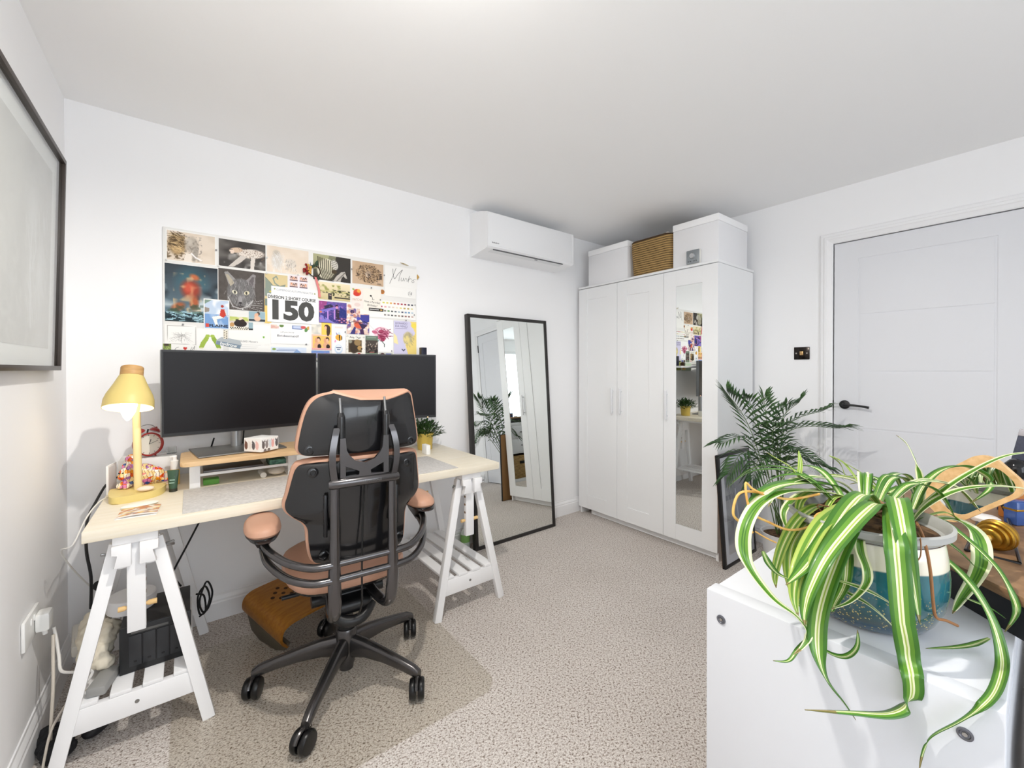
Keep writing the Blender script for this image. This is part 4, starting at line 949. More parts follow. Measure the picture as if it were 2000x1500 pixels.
# ---- 36 exhibition leaflet (plain head study stand-in)
P = Pic(60, 88, (208, 204, 230)).poly([(.72, 0), (1, 0), (1, 1), (.62, 1), (.5, .72), (.95, .36)], (236, 212, 128)).ell(.88, .12, .13, .08, (238, 216, 90), 0, .1).poly([(0, .38), (.12, .46), (.2, .72), (0, .66)], (240, 226, 170)).ell(.62, .52, .24, .22, (222, 204, 130), 0, .3).ell(.62, .48, .24, .2, (176, 166, 140), .2, .5, .7).ell(.56, .56, .15, .15, (226, 208, 140), .2, .3).hatch(70, (.4, .3, .9, .74), (150, 142, 126), .09, .007, 1.2, .6, .5, lambda x, y: .12 < ((x - .62) / .26) ** 2 + ((y - .5) / .22) ** 2 < 1).line([(.36, .86), (.42, .9), (.48, .86)], .02, (70, 72, 96))
tt, w, h = sheet('exhibition_leaflet', 'lilac and yellow exhibition leaflet with a pale head study', 'leaflet', (768.6, 626), (813, 692), P, 0, 3)
M_lil = mat('ink_lilac', (96, 92, 132), rough=.7)
text(tt, 'LEONARDO', (w * .33, -.0010, h * .925), h * .085, M_lil, 'heading', fit=w * .52)
text(tt, 'DA VINCI', (w * .33, -.0010, h * .835), h * .095, M_lil, 'heading', fit=w * .52)
MB().box((w * .06, -.0009, h * .765), (w * .58, -.0007, h * .775)).build('text_line', M_lil, tt, smooth=False)
# ---- 37..39 bottom row
P = Pic(40, 16, (130, 160, 214)).noise(6, (206, 150, 200), .45, .7, .9).rect(0, 0, 1, .3, (110, 146, 206), .8).ell(.6, .8, .3, .3, (120, 60, 110), 0, .3)
sheet('photo', 'blue and pink evening sky photo just above the monitor seam', 'photo', (608, 684.5), (643.5, 699), P, 0, 2)
P = Pic(30, 16, (186, 190, 180)).ell(.24, .5, .2, .5, (74, 40, 44), 0, .2).rect(.5, .1, .9, 1, (104, 110, 180)).ell(.7, .8, .16, .3, (236, 232, 236), 0, .4)
sheet('photo', 'small photo with a dark red round shape below the rose drawing', 'photo', (740.5, 688.8), (766.5, 700), P, 0, 2)
P = Pic(40, 40, (150, 156, 84)).rect(0, 0, 1, .1, (50, 46, 40)).noise(8, (112, 120, 60), .4, .8, .7).ell(.5, .3, .1, .1, (60, 56, 40))
sheet('photo', 'olive green field photo under the exhibition leaflet', 'photo', (768.6, 693), (807, 726), P, 0, 2)
P = Pic(30, 30, (190, 206, 184)).rect(.55, .3, .95, .9, (236, 214, 160)).ell(.75, .6, .1, .2, (232, 170, 90), 0, .2)
sheet('leaflet', 'pale green leaflet low on the board behind the right monitor', 'leaflet', (700, 700), (766, 728), P, 0, 1)
# ---- decorated hoop with flowers and ribbon
c0 = pat(613.5, 530)
tt = thing('flower_hoop', 'small dark wreath hoop with red and yellow dried flowers and a pink ribbon', 'wreath', (c0.x, BY - .012, c0.z))
MB().tube([(.030 * math.cos(q * PI / 14), .004, .030 * math.sin(q * PI / 14)) for q in range(28)], .0026, 8, closed=True).build('hoop', mat('twig_dark', (58, 48, 38), rough=.9), tt)
fl = MB(); fy = MB(); fg = MB()
for q in range(34):
    a = rg.uniform(0, 2 * PI); r_ = rg.uniform(0, .026); p = (-.036 + r_ * math.cos(a) * .8, rg.uniform(-.008, .006), .006 + r_ * math.sin(a) * 1.1)
    (fl if p[0] < -.036 else fy).ball(p, rg.uniform(.004, .008), (1, .8, 1.1), 8)
for q in range(9):
    a = rg.uniform(-.4, 1.2); p = Vector((-.016, 0, .012)); d = Vector((math.sin(a) * .03, -.002, math.cos(a) * .035)); fg.tube([p, p + d * .5, p + d], [.0006, .0018, .0004], 6)
fg.tube([(.012, 0, .03), (.01, -.002, .045), (.014, -.002, .058)], [.006, .008, .003], 8); fg.tube([(.014, 0, -.028), (.02, -.002, -.04), (.018, 0, -.05)], [.003, .006, .001], 8)
fl.build('red_flowers', mat('petal_red', (168, 52, 44), rough=.8, var=(110, 30, 40), vscale=120), tt)
fy.build('yellow_flowers', mat('petal_yellow', (226, 186, 96), rough=.8, var=(206, 140, 66), vscale=120), tt)
fg.build('leaves', mat('leaf_dark', (48, 72, 54), rough=.7), tt)
rb = MB(); pth = [(.004, .002, -.028), (.012, 0, -.06), (.022, .002, -.10), (.026, .001, -.14)]
pth, _ = spline([Vector(p) for p in pth], 6)
rb.loft([[p + Vector((-.006, 0, 0)), p + Vector((.006, .002, 0)), p + Vector((.006, .0026, 0)), p + Vector((-.006, .0006, 0))] for p in pth]); rb.build('ribbon', mat('ribbon_pink', (222, 130, 130), rough=.5), tt)
# ---- push pins
M_pin = mat('pin_pearl', (206, 206, 204), rough=.25)
M_pind = mat('pin_grey', (128, 128, 130), rough=.3)
for (u, v, dk, w_) in ((422, 489, 1, 'between the lion print and the cheetah print'), (325, 508, 0, 'under the left corner of the lion print'), (427, 519.5, 0, 'where the lion, cheetah and cat prints meet'), (521, 503.5, 0, 'between the cheetah print and the pale lion print'), (520, 534.5, 0, 'above the green cats card'), (581.5, 537, 0, 'on the photo booth sheet'),
                       (650, 549, 1, 'below the zebra photo'), (686, 526, 1, 'right of the zebra photo'), (749.5, 538, 1, 'right of the leopard drawing'), (724.5, 562.5, 1, 'at the top of the birthday card'), (741.8, 586, 1, 'right of the birthday wishes'), (809.5, 596, 1, 'right of the second swatch row'), (808, 615.5, 1, 'right of the lowest swatch row'), (792, 626, 1, 'above the exhibition leaflet'),
                       (572, 586.5, 0, 'in the middle of the race number'), (473.5, 604.5, 0, 'above the cow photo'), (357.5, 634, 1, 'above the hand sketch'), (597.5, 672.5, 1, 'at the lower right of the bridesmaid card'), (673.5, 648.5, 1, 'right of the bee picture'), (764, 685.5, 1, 'lower right of the rose drawing')):
    c0 = pat(u, v)
    p_ = thing('push_pin', 'small %s push pin %s' % ('grey' if dk else 'pearly', w_), 'push pin', (c0.x, BY - .0075, c0.z), group='push pins on the board')
    MX = Matrix.Rotation(PI / 2, 4, 'X')
    MB().lathe([(0, -.007), (.0007, -.006), (.0007, 0), (.0035, 0), (.0042, .002), (.003, .0036), (0, .004)], 12, MX).build('pin_head', M_pind if dk else M_pin, p_)
# ================================================================== THINGS ON THE DESK
M_alu = mat('alu_grey', (120, 122, 124), rough=.35, metal=.7)
M_scr = mat('screen_dark', (24, 22, 24), rough=.34, spec=.22)
M_bez = mat('bezel_black', (26, 26, 28), rough=.4)
def monitor(a, bb, zb, zt, label, stand):
    a, bb = Vector((a[0], a[1], 0)), Vector((bb[0], bb[1], 0)); d = (bb - a); W = d.length; ang = math.atan2(d.y, d.x)
    t = thing('monitor', label, 'monitor', (a.x, a.y, stand), ang, group='computer monitors')
    z0, z1 = zb - stand, zt - stand
    MB().box((0, 0, z0), (W, .028, z1), .004).build('casing', M_alu, t)
    MB().box((.003, -.0012, z0 + .003), (W - .003, .001, z1 - .001), .0005).build('bezel', M_bez, t, smooth=False)
    MB().box((.009, -.0020, z0 + .016), (W - .009, -.0010, z1 - .009)).build('screen', M_scr, t, smooth=False)
    b = MB(); b.box((W * .3, .026, z0 + .10), (W * .7, .048, z1 - .08), .01); b.build('back_housing', mat('plastic_dark_grey', (70, 71, 74), rough=.5), t)
    cx = W * .45
    b = MB(); b.lathe([(.022, 0), (.022, z0 - .008), (.022, z0 + .12), (0, z0 + .12)], 28, Matrix.Translation((cx, .070, 0))); b.build('stand_column', mat('stand_silver', (168, 170, 172), rough=.3, metal=.8), t)
    return t, W
ZR = .852
t, W = monitor((-.092, 2.233), (.519, 2.309), .933, 1.2965, 'left widescreen monitor standing on the wooden desk riser', ZR)
t.rotation_euler[2] = t.rotation_euler[2]
b = MB(); b.box((.105, -.13, 0), (.435, .125, .006), .002); b.build('stand_base', mat('stand_dark', (128, 127, 124), rough=.38, metal=.6), t)
t2, W2 = monitor((.530, 2.345), (1.137, 2.190), .934, 1.2975, 'right widescreen monitor half hidden behind the office chair', DZ)
b = MB(); b.box((.14, -.10, 0), (.42, .12, .006), .002); b.build('stand_base', mat('stand_dark', (92, 92, 92)), t2)
k = MB(); k.ball((W2 - .05, -.003, .9385 - DZ), .003, n=8); k.build('power_light', mat('led_warm', (255, 220, 190), emit=(255, 200, 150), estr=3), t2)
# riser
t = thing('desk_riser', 'wooden desk riser with white metal legs under the left monitor', 'desk riser', (-.030, 2.062, DZ))
RW, RD, rz0, rz1 = .545, .275, .104, .1235
M_oak = wood_mat('riser_beech', (222, 190, 148), (204, 168, 122), (1.2, 16, 16), 5, .5)
b = MB(); b.prism([(x + RW / 2, y + RD / 2) for x, y in rrect(RW / 2, RD / 2, .03, 4)], rz0, rz1, None, .003); b.build('riser_board', M_oak, t)
M_wm = mat('metal_white', (236, 237, 238), rough=.4)
for x in (.047, .405):
    b = MB(); b.box((x - .018, .075 if x < .7 else .02, .0), (x + .018, .083 if x < .7 else .028, rz0), .002); b.box((x - .018, .02, rz0 - .006), (x + .018, RD - .03, rz0), .001); b.box((x - .018, RD - .07, 0), (x + .018, RD - .062, rz0), .002); b.box((x - .018, .075, 0), (x + .018, RD - .062, .003)); b.build('leg', M_wm, t)
b = MB(); b.box((.065, .075, .048), (.387, .079, .058), .001); b.box((.065, .08, .046), (.387, .22, .049)); b.build('wire_shelf', M_wm, t, smooth=False)
tag(MB().box((.045, 2.145, DZ + .051), (.262, 2.275, DZ + .066), .003).build('laptop', mat('laptop_grey', (104, 104, 106), rough=.4, metal=.5)), 'flat closed grey laptop on the white shelf under the riser', 'laptop')
b = MB().box((.285, 2.15, DZ + .0495), (.352, 2.27, DZ + .078), .004).build('pencil_tin', mat('tin_green', (100, 160, 136), rough=.5, var=(60, 90, 90), vscale=60)); tag(b, 'green box pushed under the right end of the riser', 'box')
b = MB(); b.ball((0, 0, .018), .036, (1.0, 1.3, .5), 14); b = b.build('cable_pouch', mat('cloth_cream', (214, 206, 194), rough=.9, bump=.5, bscale=60)); b.location = (.318, 2.20, DZ); tag(b, 'cream cloth pouch on the desk under the riser shelf', 'pouch')
tag(MB().cyl((.262, 2.158, DZ + .0125), (.262, 2.258, DZ + .0125), .012, 16).build('roll_tube', mat('plastic_cream', (226, 224, 218))), 'small cream tube lying under the riser beside the pouch', 'tube')
b = MB(); b.box((0, 0, 0), (.055, .05, .022), .002); b = b.build('note_block', mat('note_green', (90, 150, 60), rough=.6)); b.location = (.045, 2.17, DZ); tag(b, 'green note block under the left end of the riser', 'note block')
# little cat print paper cube
t = thing('memo_cube', 'white memo cube printed with cats on the riser beside the monitor foot', 'memo cube', (.252, 2.135, ZR + .0065), R(38))
MB().box((-.046, -.046, 0), (.046, .046, .058), .0015).build('paper_block', M_paper, t)
P = Pic(48, 30, (242, 240, 238))
for (u, c_) in ((.1, (110, 100, 98)), (.3, (150, 140, 138)), (.5, (214, 220, 226)), (.66, (232, 176, 170)), (.9, (96, 92, 96))): P.ell(u, .5, .09, .3, c_, 0, .1).poly([(u - .09, .3), (u - .07, .08), (u - .01, .24)], c_).poly([(u + .09, .3), (u + .07, .08), (u + .01, .24)], c_)
for u in (.2, .42): P.ell(u, .95, .09, .16, (120, 112, 110), 0, .1)
pic_mesh('cat_print', P, -.045, .057, .045, .001, -.0464, t, M_print)
def toL(c): o = c.copy(); o[:, 0] = -.0464; o[:, 1] = -c[:, 0]; return o
P = Pic(48, 30, (242, 240, 238))
for (u, c_) in ((.12, (120, 84, 70)), (.34, (232, 226, 222)), (.55, (96, 92, 96)), (.76, (232, 190, 184))): P.ell(u, .55, .1, .32, c_, 0, .1).poly([(u - .09, .34), (u - .07, .1), (u - .01, .26)], c_)
pic_mesh('cat_print', P, -.045, .057, .045, .001, 0, t, M_print, toL)
# ---- mat, keyboard edge, mouse
M_felt = mat('felt_grey', (206, 203, 200), rough=.95, var=(188, 185, 182), vscale=90, bump=.3, bscale=300)
tag(MB().box((-.020, 1.786, DZ), (1.048, 2.128, DZ + .003), .0012).build('desk_mat', M_felt), 'long pale grey felt mat along the front of the desk', 'desk mat')
# ---- yellow lamp
M_yel = mat('lamp_yellow', (224, 202, 128), rough=.42)
M_post = mat('lamp_pine', (238, 216, 160), rough=.5)
t = thing('desk_lamp', 'yellow desk lamp with pine post, switched on, at the left desk end', 'lamp', (-.157, 2.118, DZ))
b = MB(); pl = [(-.085, .10), (-.082, .02), (-.07, -.045), (-.045, -.062), (.0, -.056), (.045, -.035), (.072, .005), (.082, .06), (.08, .10)]
pl2, _ = spline([Vector((x, y, 0)) for x, y in pl], 4)
b.prism([(p.x, p.y) for p in pl2], 0, .026, None, .003); b.build('lamp_base', M_yel, t)
b = MB(); b.cyl((0, .035, .024), (-.004, .035, .37), .0125, 20); b.build('post', M_post, t)
TA = Matrix.Translation((-.012, .012, .495)) @ Euler((R(-18), R(3), 0)).to_matrix().to_4x4()
b = MB(); b.lathe([(0, .0), (.032, 0), (.0335, -.003), (.034, -.034), (.031, -.036), (0, -.036)], 36, TA); b.build('wood_cap', mat('cap_oak', (206, 164, 108), rough=.5, var=(188, 144, 90), vscale=30, stretch=(1, 1, 8)), t)
b = MB(); b.lathe([(.030, -.035), (.036, -.036), (.050, -.072), (.066, -.108), (.0715, -.128), (.073, -.158), (.0715, -.158), (.0695, -.128), (.063, -.107), (.047, -.072), (.033, -.038)], 48, TA, caps=False); sh = b.build('lamp_shade', M_yel, t)
sh.data.materials.append(mat('shade_inner_white', (246, 242, 230), rough=.5))
n = 48
for p in sh.data.polygons:
    if p.index >= n * 6: p.material_index = 1
b = MB(); b.lathe([(.014, -.05), (.016, -.085), (.017, -.09)], 20, TA); b.build('bulb_holder', mat('holder_white', (230, 228, 220), rough=.5), t)
b = MB(); b.lathe([(.013, -.09), (.021, -.115), (.0245, -.145), (.021, -.172), (.012, -.194), (.004, -.205), (0, -.207)], 24, TA); b.build('bulb', mat('bulb_glow', (255, 250, 240), emit=(255, 236, 205), estr=5), t)
bp = TA @ Vector((0, 0, -.225)) + Vector((-.157, 2.118, DZ))
pl = bpy.data.lights.new('desk_lamp_bulb', 'POINT'); pl.energy = .12; pl.color = (1, .86, .66); pl.shadow_soft_size = .02
po = bpy.data.objects.new('desk_lamp_bulb', pl); COL.objects.link(po); po.location = bp
tag(MB().tube([(-.235, 2.18, DZ + .004), (-.26, 2.14, DZ + .003), (-.285, 2.06, DZ - .03), (-.31, 2.0, DZ - .10), (-.345, 2.05, .60), (-.335, 2.15, .50), (-.30, 2.28, .36)], .0025, 8, smooth=6).build('lamp_cable', mat('cable_white', (228, 226, 222), rough=.5)), 'thin white lamp cable hanging off the left desk end', 'cable')
b = MB(); b.ball((0, 0, .0098), .0098, (2.6, 1.7, 1), 20); b = b.build('earbud_case', mat('case_blush', (236, 216, 196), rough=.35)); b.location = (-.132, 2.098, DZ + .0262); tag(b, 'small cream pebble shaped case lying on the yellow lamp base', 'case')
# ---- painted animal figurine lying on the lamp base
def paint_mat():
    m = bpy.data.materials.new('painted_patchwork'); m.use_nodes = True
    nt = m.node_tree; b = nt.nodes['Principled BSDF']; N = nt.nodes.new; L = nt.links.new
    tc = N('ShaderNodeTexCoord'); v = N('ShaderNodeTexVoronoi'); v.inputs['Scale'].default_value = 75; L(tc.outputs['Object'], v.inputs['Vector'])
    h = N('ShaderNodeHueSaturation'); h.inputs['Saturation'].default_value = 1.15; h.inputs['Value'].default_value = 1.0
    sp = N('ShaderNodeSeparateColor'); L(v.outputs['Color'], sp.inputs['Color'])
    cr = N('ShaderNodeValToRGB'); cr.color_ramp.interpolation = 'CONSTANT'; e = cr.color_ramp.elements
    e[0].position = 0; e[0].color = lin((226, 110, 76)); e[1].position = .13; e[1].color = lin((240, 214, 160))
    for p, c_ in ((.36, (226, 150, 190)), (.5, (230, 150, 56)), (.60, (240, 230, 212)), (.82, (170, 120, 176)), (.93, (70, 100, 160))): k = e.new(p); k.color = lin(c_)
    L(sp.outputs['Red'], cr.inputs['Fac']); L(cr.outputs['Color'], h.inputs['Color'])
    w = N('ShaderNodeTexWave'); w.inputs['Scale'].default_value = 34; w.inputs['Distortion'].default_value = 9; L(tc.outputs['Object'], w.inputs['Vector'])
    c2 = N('ShaderNodeValToRGB'); c2.color_ramp.elements[0].position = .04; c2.color_ramp.elements[0].color = (.25, .1, .08, 1); c2.color_ramp.elements[1].position = .14; c2.color_ramp.elements[1].color = (1, 1, 1, 1); L(w.outputs['Fac'], c2.inputs['Fac'])
    mx = N('ShaderNodeMix'); mx.data_type = 'RGBA'; mx.blend_type = 'MULTIPLY'; mx.inputs['Factor'].default_value = .8; L(h.outputs['Color'], mx.inputs['A']); L(c2.outputs['Color'], mx.inputs['B']); L(mx.outputs['Result'], b.inputs['Base Color'])
    b.inputs['Roughness'].default_value = .22; b.inputs['Coat Weight'].default_value = .5
    return m
M_patch = paint_mat()
t = thing('dog_figurine', 'glossy multicoloured patchwork animal figurine behind the lamp post', 'figurine', (-.175, 2.235, DZ))
t.location.z = DZ
b = MB()
b.ball((.02, .035, .055), .048, (1.25, .8, 1.0), 20); b.ball((-.012, .03, .085), .032, (.9, .8, 1.35), 16); b.ball((-.01, .03, .122), .021, (1.0, .9, 1.2), 14)
b.ball((-.022, -.005, .075), .025, (1, 1.05, 1.05), 16); b.ball((-.034, -.022, .068), .015, (1, 1.25, .85), 12)
b.tube([(-.02, .0, .055), (-.032, -.03, .03), (-.038, -.05, .0145 + .026)], [.017, .013, .012], 10); b.tube([(.0, .0, .05), (-.012, -.035, .026 + .012), (-.022, -.062, .026 + .011)], [.017, .012, .011], 10)
b.ball((.062, .03, .05), .034, (1, .7, 1.1), 14); b.tube([(.08, .01, .035), (.098, -.01, .033), (.108, -.02, .04)], [.01, .008, .005], 8)
body = b
for bl in ((-.03, .012, .098), (-.012, -.008, .099)): body.ball(bl, .012, (.7, .6, 1.4), 8)
body.box((-.02, .02, .0), (.07, .07, .03), .01)
o = body.build('figurine_body', M_patch, t)
rm = o.modifiers.new('fuse', 'REMESH'); rm.mode = 'VOXEL'; rm.voxel_size = .0035; rm.use_smooth_shade = True
k = MB(); k.ball((-.046, -.03, .070), .004, n=8); k.ball((-.030, -.028, .083), .003, n=8); k.ball((-.041, -.026, .0835), .003, n=8); k.build('face_marks', M_ink, t)
# ---- alarm clock on white box
tag(MB().box((-.232, 2.335, DZ), (-.045, 2.46, DZ + .112), .004).build('white_box', mat('box_white', (236, 235, 232), rough=.5)), 'plain white box at the back of the desk under the red clock', 'box')
t = thing('alarm_clock', 'red twin bell alarm clock on the white box behind the lamp', 'clock', (-.142, 2.375, DZ + .112))
M_red = mat('clock_red', (158, 38, 34), rough=.3, coat=.4)
MXc = Matrix.Translation((0, 0, .054)) @ Euler((PI / 2 - .05, 0, R(28))).to_matrix().to_4x4()
b = MB(); b.lathe([(.040, -.024), (.047, -.018), (.048, .012), (.050, .016), (.050, .021), (.045, .022), (.0435, .018), (.0435, .008)], 44, MXc, caps=False); b.lathe([(.041, -.024), (0, -.026)], 44, MXc, caps=False); b.build('clock_case', M_red, t)
b = MB(); b.lathe([(.0435, .010), (0, .010)], 40, MXc, caps=False); b.build('dial', mat('dial_cream', (238, 234, 220), rough=.4, coat=.6), t)
k = MB()
for q in range(12):
    a = q * PI / 6; k.bar(MXc @ Vector((.036 * math.sin(a), .036 * math.cos(a), .0106)), MXc @ Vector((.041 * math.sin(a), .041 * math.cos(a), .0106)), .0018, .0006, (1, 0, .3), 0)
k.build('hour_marks', M_ink, t)
for nm, a, l in (('minute_hand', 1.2, .034), ('hour_hand', .35, .022)):
    k = MB(); k.bar(MXc @ Vector((0, 0, .012)), MXc @ Vector((l * math.sin(a), l * math.cos(a), .012)), .002, .0006, (1, 0, .3), 0); k.build(nm, M_ink, t)
for s in (-1, 1):
    c_ = MXc @ Vector((s * .026, .052, 0)); d_ = (MXc.to_3x3() @ Vector((s * .45, .9, 0))).normalized()
    k = MB(); k.lathe([(.020, 0), (.019, .006), (.013, .013), (.004, .016), (.004, .02), (0, .021)], 24, Matrix.Translation(c_) @ d_.to_track_quat('Z', 'Y').to_matrix().to_4x4()); k.build('bell', M_red, t)
    k = MB(); k.cyl(MXc @ Vector((s * .022, -.040, 0)), MXc @ Vector((s * .028, -.0545, 0)), .0035, 10); k.build('foot', M_red, t)
k = MB(); k.tube([MXc @ Vector(p) for p in ((-.03, .066, 0), (-.02, .078, 0), (0, .083, 0), (.02, .078, 0), (.03, .066, 0))], .0013, 8, smooth=4); k.build('carry_handle', M_bolt, t)
k = MB(); k.cyl(MXc @ Vector((0, .048, 0)), MXc @ Vector((.004, .064, 0)), .003, 8); k.build('hammer', M_ink, t)
# ---- glass jar, spray bottle, tube, small photo, card stand
gj = bpy.data.materials.new('clear_glass'); gj.use_nodes = True
q = gj.node_tree.nodes['Principled BSDF']; q.inputs['Transmission Weight'].default_value = 1; q.inputs['Roughness'].default_value = .02; q.inputs['Base Color'].default_value = (.95, .97, .96, 1); q.inputs['IOR'].default_value = 1.3
o = MB().lathe([(.016, 0), (.018, .002), (.018, .03), (.0165, .03), (.0165, .003), (0, .003)], 24).build('glass_jar', gj); o.location = (-.063, 2.40, DZ + .112); tag(o, 'tiny clear glass jar on the white box right of the clock', 'jar')
t = thing('spray_bottle', 'small spray bottle with yellow liquid and white cap beside the riser', 'bottle', (-.050, 2.275, DZ))
MB().lathe([(.017, 0), (.018, .004), (.018, .055), (.015, .064), (.010, .067), (0, .067)], 24).build('bottle_body', mat('plastic_amber', (222, 186, 104), rough=.3), t)
MB().lathe([(.014, .064), (.014, .100), (.010, .103), (.008, .103), (.008, .118), (0, .118)], 20).build('spray_cap', mat('cap_white', (240, 240, 238), rough=.35), t)
k = MB(); k.box((-.016, -.005, .114), (.008, .005, .122), .002); k.build('nozzle', mat('cap_white', (240, 240, 238)), t)
t = thing('cream_tube', 'dark green cosmetic tube standing on its cap beside the lamp base', 'tube', (-.052, 2.145, DZ), R(-20))
b = MB(); rings = []
for z, w_, d_ in ((.012, .013, .013), (.03, .015, .013), (.06, .018, .008), (.085, .020, .0012)): rings.append([(w_ * math.cos(a * PI / 12), d_ * math.sin(a * PI / 12), z) for a in range(24)])
b.loft(rings); b.build('tube_body', mat('tube_green', (56, 84, 66), rough=.35), t)
MB().lathe([(.0135, 0), (.0135, .013), (0, .013)], 20).build('tube_cap', mat('cap_dark', (44, 46, 36), rough=.35), t)
for q in range(4):
    z = .035 + q * .011; k = MB(); k.box((-.008, -.0135 + q * .0032, z), (.009, -.0115 + q * .0032, z + .003)); k.build('text_line', mat('ink_mint', (170, 200, 186), rough=.6), t, smooth=False)
t = thing('small_photo', 'little gold framed photo leaning behind the figurine', 'photo', (-.135, 2.268, DZ), R(4)); t.rotation_euler[0] = R(-10)
MB().box((0, 0, 0), (.072, .004, .058), .001).build('frame', mat('frame_gold', (196, 164, 100), rough=.4, metal=.4), t)
P = Pic(30, 24, (226, 220, 206)).noise(6, (190, 150, 110), .5, .8, .8).ell(.35, .5, .12, .3, (120, 90, 70), 0, .3)
pic_mesh('picture', P, .004, .054, .068, .004, -.0004, t, M_print)
t = thing('card_stand', 'upright white framed card at the back left corner of the desk', 'card', (-.250, 2.235, DZ), R(80)); t.rotation_euler[0] = 0
MB().box((0, 0, 0), (.09, .006, .112), .001).build('card_frame', M_paper, t)
MB().box((.005, -.0008, .005), (.085, .0005, .106)).build('card_face', mat('card_face_white', (228, 229, 228), rough=.3), t, smooth=False)
# ---- leaflet and cloth case at the desk front
t = thing('postcard_leaflet', 'small crumpled picture card lying at the front left of the desk', 'card', (-.193, 1.846, DZ), R(-4))
P = Pic(44, 40, (232, 222, 206)).noise(7, (196, 128, 84), .4, .7, .9).noise(9, (236, 206, 130), .55, .8, .8).noise(10, (150, 120, 120), .6, .85, .7).rect(0, .85, 1, 1, (236, 230, 226))
def flat(c):
    o = c.copy(); o[:, 1] = c[:, 2]; o[:, 2] = .0035 + .004 * np.clip(np.sin(c[:, 0] * 28), 0, 1); return o
pic_mesh('picture', P, 0, .115, .105, 0, 0, t, M_print, flat)
MB().box((.0, 0, .0), (.105, .115, .003), .001).build('card', M_paper, t)
b = MB(); b.ball((0, 0, .007), .007, (7.4, 3.6, 1), 24); b = b.build('glasses_pouch', mat('cloth_ivory', (240, 236, 224), rough=.8)); b.location = (-.140, 1.980, DZ + .0002); b.rotation_euler[2] = R(12); tag(b, 'flat ivory oval pouch in front of the yellow lamp', 'pouch')
# ---- right end: potted plant, stand, cable
t = thing('pot_plant', 'small bushy green plant in a yellow pot at the right end of the desk', 'potted plant', (1.135, 2.335, DZ))
MB().lathe([(.040, 0), (.043, .002), (.050, .088), (.054, .088), (.054, .1), (.049, .1), (.046, .082), (0, .082)], 36).build('pot', mat('pot_gold_yellow', (204, 176, 84), rough=.35, metal=.2), t)
MB().lathe([(.047, .083), (.02, .088), (0, .088)], 24, caps=False).build('soil', mat('soil_dark', (62, 44, 32), rough=1), t)
rr = random.Random(11)
b = MB()
for q in range(420):
    a = rr.uniform(0, 2 * PI); e = rr.uniform(.0, 1.4); L0 = rr.uniform(.03, .088)
    d = Vector((math.cos(a) * math.cos(e), math.sin(a) * math.cos(e), math.sin(e) * .95)); p = Vector((math.cos(a) * .02, math.sin(a) * .02, .085)) + d * L0
    if p.y > .125: continue
    sd = d.cross(Vector((0, 0, 1))).normalized(); tip = p + (d + Vector((rr.uniform(-.6, .6), rr.uniform(-.6, .6), rr.uniform(-.3, .4)))).normalized() * rr.uniform(.022, .036); md = (p + tip) / 2 + Vector((0, 0, .003))
    b.poly([p, md + sd * .0065, tip, md - sd * .0065])
    if q % 4 == 0: b.tube([Vector((0, 0, .08)), p * .5 + Vector((0, 0, .03)), p], .001, 5)
o = b.build('foliage', mat('leaf_green', (58, 92, 40), rough=.5, var=(40, 70, 30), vscale=30), t)
tag(MB().box((1.062, 2.165, DZ), (1.088, 2.225, DZ + .055), .004).build('white_block', mat('plastic_white', (238, 238, 236))), 'small white block on the desk in front of the yellow plant pot', 'block')
tag(MB().tube([(1.19, 2.44, DZ + .17), (1.2, 2.45, DZ + .09), (1.215, 2.44, DZ + .02), (1.23, 2.42, DZ + .004), (1.2, 2.40, DZ + .004), (1.17, 2.42, DZ + .004)], .002, 8, smooth=5).build('thin_cable', mat('cable_grey', (120, 118, 116), rough=.6)), 'thin grey cable looping on the desk beside the yellow plant pot', 'cable')
# ---- wall shelf behind the right monitor with its bottles
tag(MB().box((.76, 2.352, 1.226), (1.19, YB - .0145, 1.246), .002).build('wall_shelf', M_white), 'short white wall shelf just behind the right monitor', 'shelf')
tag(MB().box((1.146, 2.40, 1.246), (1.182, 2.436, 1.350), .003).build('bottle_box', mat('box_navy', (28, 30, 48), rough=.3)), 'slim dark navy box standing at the right end of the wall shelf', 'box')
for k_, (x, y, c_, l_) in enumerate(((1.09, 2.40, (70, 50, 34), 'brown glass bottle on the wall shelf next to the navy box'), (1.03, 2.42, (90, 96, 84), 'grey green bottle on the wall shelf, second from the navy box'))):
    o = MB().lathe([(.018, 0), (.019, .003), (.019, .03), (.008, .038), (.008, .046), (0, .046)], 20).build('shelf_bottle', mat('bottle_%d' % k_, c_, rough=.15)); o.location = (x, y, 1.246); tag(o, l_, 'bottle', 'bottles on the wall shelf')
# cables behind the left monitor
tag(MB().tube([(.09, 2.36, DZ + .17), (.075, 2.40, DZ + .10), (.06, 2.43, DZ + .004)], .0035, 8, smooth=5).build('monitor_cable', mat('cable_black', (24, 24, 26), rough=.5)), 'black cable slanting down behind the left monitor column', 'cable')
tag(MB().tube([(.21, 2.40, DZ + .19), (.205, 2.42, DZ + .1), (.20, 2.43, DZ + .004)], .003, 8, smooth=5).build('monitor_cable', mat('cable_black', (24, 24, 26))), 'black cable hanging straight down right of the left monitor column', 'cable')
tag(MB().box((.16, 2.452, DZ), (.33, 2.472, DZ + .20), .003).build('grey_folder', mat('panel_grey', (176, 174, 168), rough=.4)), 'grey upright folder on the desk against the wall behind the left monitor', 'folder')
tag(MB().tube([(-.262, 2.40, DZ + .01), (-.272, 2.36, DZ + .012), (-.290, 2.28, DZ - .03), (-.30, 2.18, DZ - .07), (-.285, 2.05, DZ - .14), (-.27, 2.02, .50), (-.275, 2.05, .38)], .0045, 8, smooth=6).build('power_cable', mat('cable_black', (24, 24, 26))), 'thick black cable looping over the left back desk corner', 'cable')
